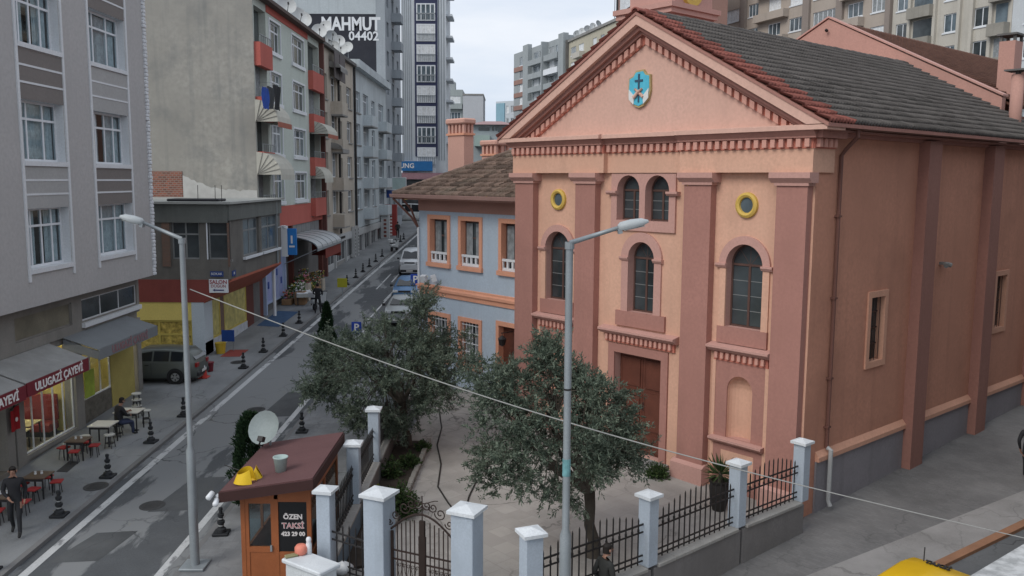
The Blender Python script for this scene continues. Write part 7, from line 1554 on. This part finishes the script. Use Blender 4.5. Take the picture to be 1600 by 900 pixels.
# hanging street signs up the road
for (x0_,y0_,x1_,y1_,yy,m,lab,nm) in ((607,278,634,305,104,mat('pale_green_sign',(.42,.52,.50),.6,.15,1,0),'large pale green signboard hanging over the far end of the street','hanging_sign'),(604,297,618,309,96,BLS,'small dark blue signboard under the pale green one','hanging_sign')):
    a=aty(x0_,y1_,yy);c=aty(x1_,y0_,yy); t=thing(nm,lab,'sign',(a[0],yy,a[2])); w_=c[0]-a[0];h_=c[2]-a[2]
    B().cbox(0,w_,-.1,.1,0,h_,.03).obj('panel',m,t); B().box(-.06,0,-.12,.12,-.05,h_+.05).box(w_,w_+.06,-.12,.12,-.05,h_+.05).box(0,w_,-.12,.12,h_,h_+.08).obj('frame',WHITEP,t); B().box(-14.2-a[0]-.3 if a[0]>-14.2 else -.4,0,-.04,.04,h_*.6,h_*.6+.08).obj('bracket',METALG,t)
# ================================================================ PEOPLE
SKIN=mat('skin',(.34,.19,.135),.6,.08,6,.03); HAIR=mat('dark_hair',(.018,.014,.012),.7,.2,10,.2); EYE=mat('eye_dark',(.02,.018,.016),.3,.1,5,0); SHOE=mat('black_shoe',(.018,.018,.018),.5,.1,6,.05)
def person(label,loc,rz_,J,top,leg,h=1.74,hair=HAIR,bald=False):
    """J: overrides of joint positions (metres, facing +y, standing height 1.74)"""
    t=thing('person',label,'person',loc,rz_); k=h/1.74
    D=dict(pel=(0,0,.95),spi=(0,.0,1.12),che=(0,-.0,1.33),nkb=(0,-.01,1.46),nk=(0,.01,1.53),hd=(0,.03,1.61),cr=(0,.015,1.66),
      shL=(-.18,-.01,1.41),elL=(-.23,-.03,1.13),wrL=(-.22,.05,.90),shR=(.18,-.01,1.41),elR=(.23,-.03,1.13),wrR=(.22,.05,.90),
      hiL=(-.10,0,.90),knL=(-.11,.02,.50),anL=(-.11,-.02,.09),toL=(-.12,.17,.035),hiR=(.10,0,.90),knR=(.11,.02,.50),anR=(.11,-.02,.09),toR=(.12,.17,.035)); D.update(J)
    D={a:Vector(b) for a,b in D.items()}
    V=[];E=[];R=[];I={}
    def vtx(n,p,r): I[n]=len(V);V.append(p);R.append(r)
    rad=dict(pel=(.155,.12),spi=(.15,.115),che=(.165,.125),nkb=(.085,.075),nk=(.056,.056),hd=(.078,.092),cr=(.074,.088),shL=(.075,.075),elL=(.052,.052),wrL=(.036,.036),shR=(.075,.075),elR=(.052,.052),wrR=(.036,.036),hiL=(.092,.092),knL=(.066,.066),anL=(.048,.048),toL=(.042,.035),hiR=(.092,.092),knR=(.066,.066),anR=(.048,.048),toR=(.042,.035))
    for n,p in D.items(): vtx(n,p,rad[n])
    for e in (('pel','spi'),('spi','che'),('che','nkb'),('nkb','nk'),('nk','hd'),('hd','cr'),('che','shL'),('shL','elL'),('elL','wrL'),('che','shR'),('shR','elR'),('elR','wrR'),('pel','hiL'),('hiL','knL'),('knL','anL'),('anL','toL'),('pel','hiR'),('hiR','knR'),('knR','anR'),('anR','toR')): E.append(e)
    for s in 'LR':
        w=D['wr'+s];d=(w-D['el'+s]).normalized(); sd=Vector((1 if s=='L' else -1,0,0)); sd=(sd-d*sd.dot(d)).normalized(); pm=w+d*.08; vtx('pm'+s,pm,(.034,.024)); E.append(('wr'+s,'pm'+s)); fw_=d.cross(sd)*( .02)
        ac=d.cross(sd).normalized()
        for q,(off,L_) in enumerate(((-.028,.060),(-.010,.075),(.010,.080),(.028,.070))):
            a=pm+ac*off+d*.03; b_=a+d*L_*.55+sd*.008; c_=b_+d*L_*.35+sd*.025; vtx('f%s%da'%(s,q),a,(.010,.010)); vtx('f%s%db'%(s,q),b_,(.009,.009)); vtx('f%s%dc'%(s,q),c_,(.007,.007)); E+= [('pm'+s,'f%s%da'%(s,q)),('f%s%da'%(s,q),'f%s%db'%(s,q)),('f%s%db'%(s,q),'f%s%dc'%(s,q))]
        a=w+d*.035+ac*.035*(1 if s=='L' else 1); b_=a+d*.045+ac*.02; vtx('t%sa'%s,a,(.012,.012)); vtx('t%sb'%s,b_,(.009,.009)); E+=[('wr'+s,'t%sa'%s),('t%sa'%s,'t%sb'%s)]
    me=bpy.data.meshes.new('body'); me.from_pydata([tuple(v) for v in V],[(I[a],I[b]) for a,b in E],[]); o=bpy.data.objects.new('body',me); COL.objects.link(o)
    m=o.modifiers.new('s','SKIN'); m.use_smooth_shade=True; m.branch_smoothing=.3
    for i,r in enumerate(R): me.skin_vertices[0].data[i].radius=r; me.skin_vertices[0].data[i].use_root=(i==I['pel'])
    m2=o.modifiers.new('u','SUBSURF'); m2.levels=1; m2.render_levels=1
    out=bpy.data.meshes.new_from_object(o.evaluated_get(bpy.context.evaluated_depsgraph_get())); bpy.data.objects.remove(o)
    # material per region: nearest bone
    out.materials.clear()
    for q in (top,leg,SKIN,SHOE): out.materials.append(q)
    bones=[(V[I[a]],V[I[b]],a,b) for a,b in E]
    def reg(a,b):
        if b in('hd','cr') or a in('hd',) or b=='nk': return 2
        if b[:2] in('pm',) or b[0] in 'ft' and b[1] in 'LR' or a[:2]=='pm': return 2
        if b[:2]=='to': return 3
        if b[:2] in('hi','kn','an'): return 1
        return 0
    mi=[]
    for p in out.polygons:
        c=p.center; best=None
        for (A,Bq,a,b) in bones:
            ab=Bq-A; u=max(0,min(1,(c-A).dot(ab)/(ab.length_squared+1e-9))); d=(c-(A+ab*u)).length
            if best is None or d<best[0]: best=(d,reg(a,b))
        mi.append(best[1])
    out.polygons.foreach_set('material_index',mi); out.polygons.foreach_set('use_smooth',[True]*len(mi)); out.update()
    bo=link('body',out,t,scale=(k,)*3)
    hd=D['hd']; up=(D['cr']-D['nk']).normalized(); 
    # facial features and hair ride on the head
    f=Vector((0,1,0)); f=(f-up*f.dot(up)).normalized() if 'face' not in J else Vector(J['face']).normalized(); rt=f.cross(up)
    Mh=Matrix((rt,f,up)).transposed().to_4x4(); Mh.translation=D['hd']
    def put(b_,nm,m_): 
        b_.v=[tuple((Mh@Vector(v))*k) for v in b_.v]; return b_.obj(nm,m_,t,True)
    put(B().tube([(0,.085,.035),(0,.118,.0),(0,.095,-.012)],[.012,.018,.014],6),'nose',SKIN)
    for s in (-1,1): put(B().lathe([(.004,-.008),(.013,0),(.004,.008)],8,(s*.032,.088,.038)),'eye',EYE); put(B().lathe([(.006,-.03),(.016,-.01),(.018,.02),(.005,.03)],6,(s*.088,.0,.02)),'ear',SKIN)
    put(B().box(-.024,.024,.088,.098,-.042,-.034),'mouth',mat('lips',(.30,.12,.10),.6,.1,5,0))
    hb=B()
    def hf(u,v):
        a=u*6.283; e=v*1.45+ (.12); r=.094*math.cos(max(0,e-.12)); x=math.cos(a);y=math.sin(a); z=.035+.10*math.sin(e-.12)
        lowr=.075 if y>.35 else -.055
        z=max(z,lowr+.0) if v>.02 else lowr
        q=1-.12*(v<.2); return (x*r*.95*q,y*r*1.08*q-.008,z+.014)
    hb.grid(hf,20,7); put(hb,'hair',hair)
    return t
BLKJ=mat('black_jacket',(.022,.022,.025),.85,.2,5,.3,20); BLKT=mat('black_trousers',(.024,.025,.028),.85,.15,5,.3,20); NAVYT=mat('navy_jeans',(.035,.045,.085),.85,.2,5,.3,20); DKGR=mat('dark_grey_jacket',(.035,.036,.034),.85,.2,5,.3,20)
W_=dict(knL=(-.10,.14,.52),anL=(-.11,.20,.11),toL=(-.11,.38,.06),hiL=(-.10,.01,.9),knR=(.11,-.03,.50),anR=(.11,-.28,.13),toR=(.12,-.13,.035),elL=(-.24,-.10,1.14),wrL=(-.22,.0,.90),elR=(.24,.02,1.13),wrR=(.10,.17,1.0))
# walking man, lower left, coming toward the camera
p=gnd(26,838,.1); person('man in a black jacket and black trousers walking along the left pavement',(p[0]-.05,p[1]+.1,G(p[0],p[1])+.10),math.pi+.35,W_,BLKJ,BLKT,1.76)
# seated man at the cafe table
sp=(T1[0]+.12,T1[1]+.75,T1[2]); SIT=dict(pel=(0,0,.54),spi=(0,.02,.72),che=(0,.09,.93),nkb=(0,.12,1.06),nk=(0,.15,1.12),hd=(0,.18,1.20),cr=(0,.17,1.25),shL=(-.18,.09,1.01),elL=(-.24,.18,.76),wrL=(-.12,.38,.80),shR=(.18,.09,1.01),elR=(.24,.20,.76),wrR=(.10,.38,.70),hiL=(-.10,.05,.50),knL=(-.13,.46,.50),anL=(-.10,.62,.10),toL=(-.10,.80,.04),hiR=(.10,.05,.50),knR=(.14,.46,.49),anR=(.14,.44,.10),toR=(.15,.62,.04))
stool(sp,'dark stool under the seated man',DK); person('seated man in a black jacket and jeans at a tea house table',sp,math.radians(-38),SIT,BLKJ,NAVYT,1.74)
# standing man with his back to us further up
p=gnd(497,490,.1); person('man in dark clothes standing on the pavement before the flower shop',p,.1,dict(elL=(-.26,.05,1.15),wrL=(-.12,.20,1.08),elR=(.26,.05,1.15),wrR=(.12,.20,1.08),knL=(-.13,.02,.5),anL=(-.15,-.01,.09),toL=(-.18,.16,.035),knR=(.13,.02,.5),anR=(.15,-.02,.09),toR=(.19,.15,.035)),BLKJ,BLKT,1.78)
# far pedestrian
p=gnd(627,368,.1); person('far pedestrian in dark clothes walking up the middle of the street pavement',(p[0],p[1]-3,G(p[0],p[1]-3)+.1),0,W_,DKGR,BLKT,1.78)
# head and shoulders at the bottom edge, walking right beside the courtyard wall
p=(1.86,16.35); person('man in a dark jacket walking past the courtyard wall, head and shoulders in view',(p[0],p[1]-.15,G(*p)+.12),-math.pi/2+.45,W_,DKGR,BLKT,1.80)
# man leaving at the right edge
p=gnd(1601,752); person('man in black walking up the side street, cut by the right edge',(p[0]+.05,p[1],p[2]+.01),-.8,W_,BLKJ,BLKT,1.76)
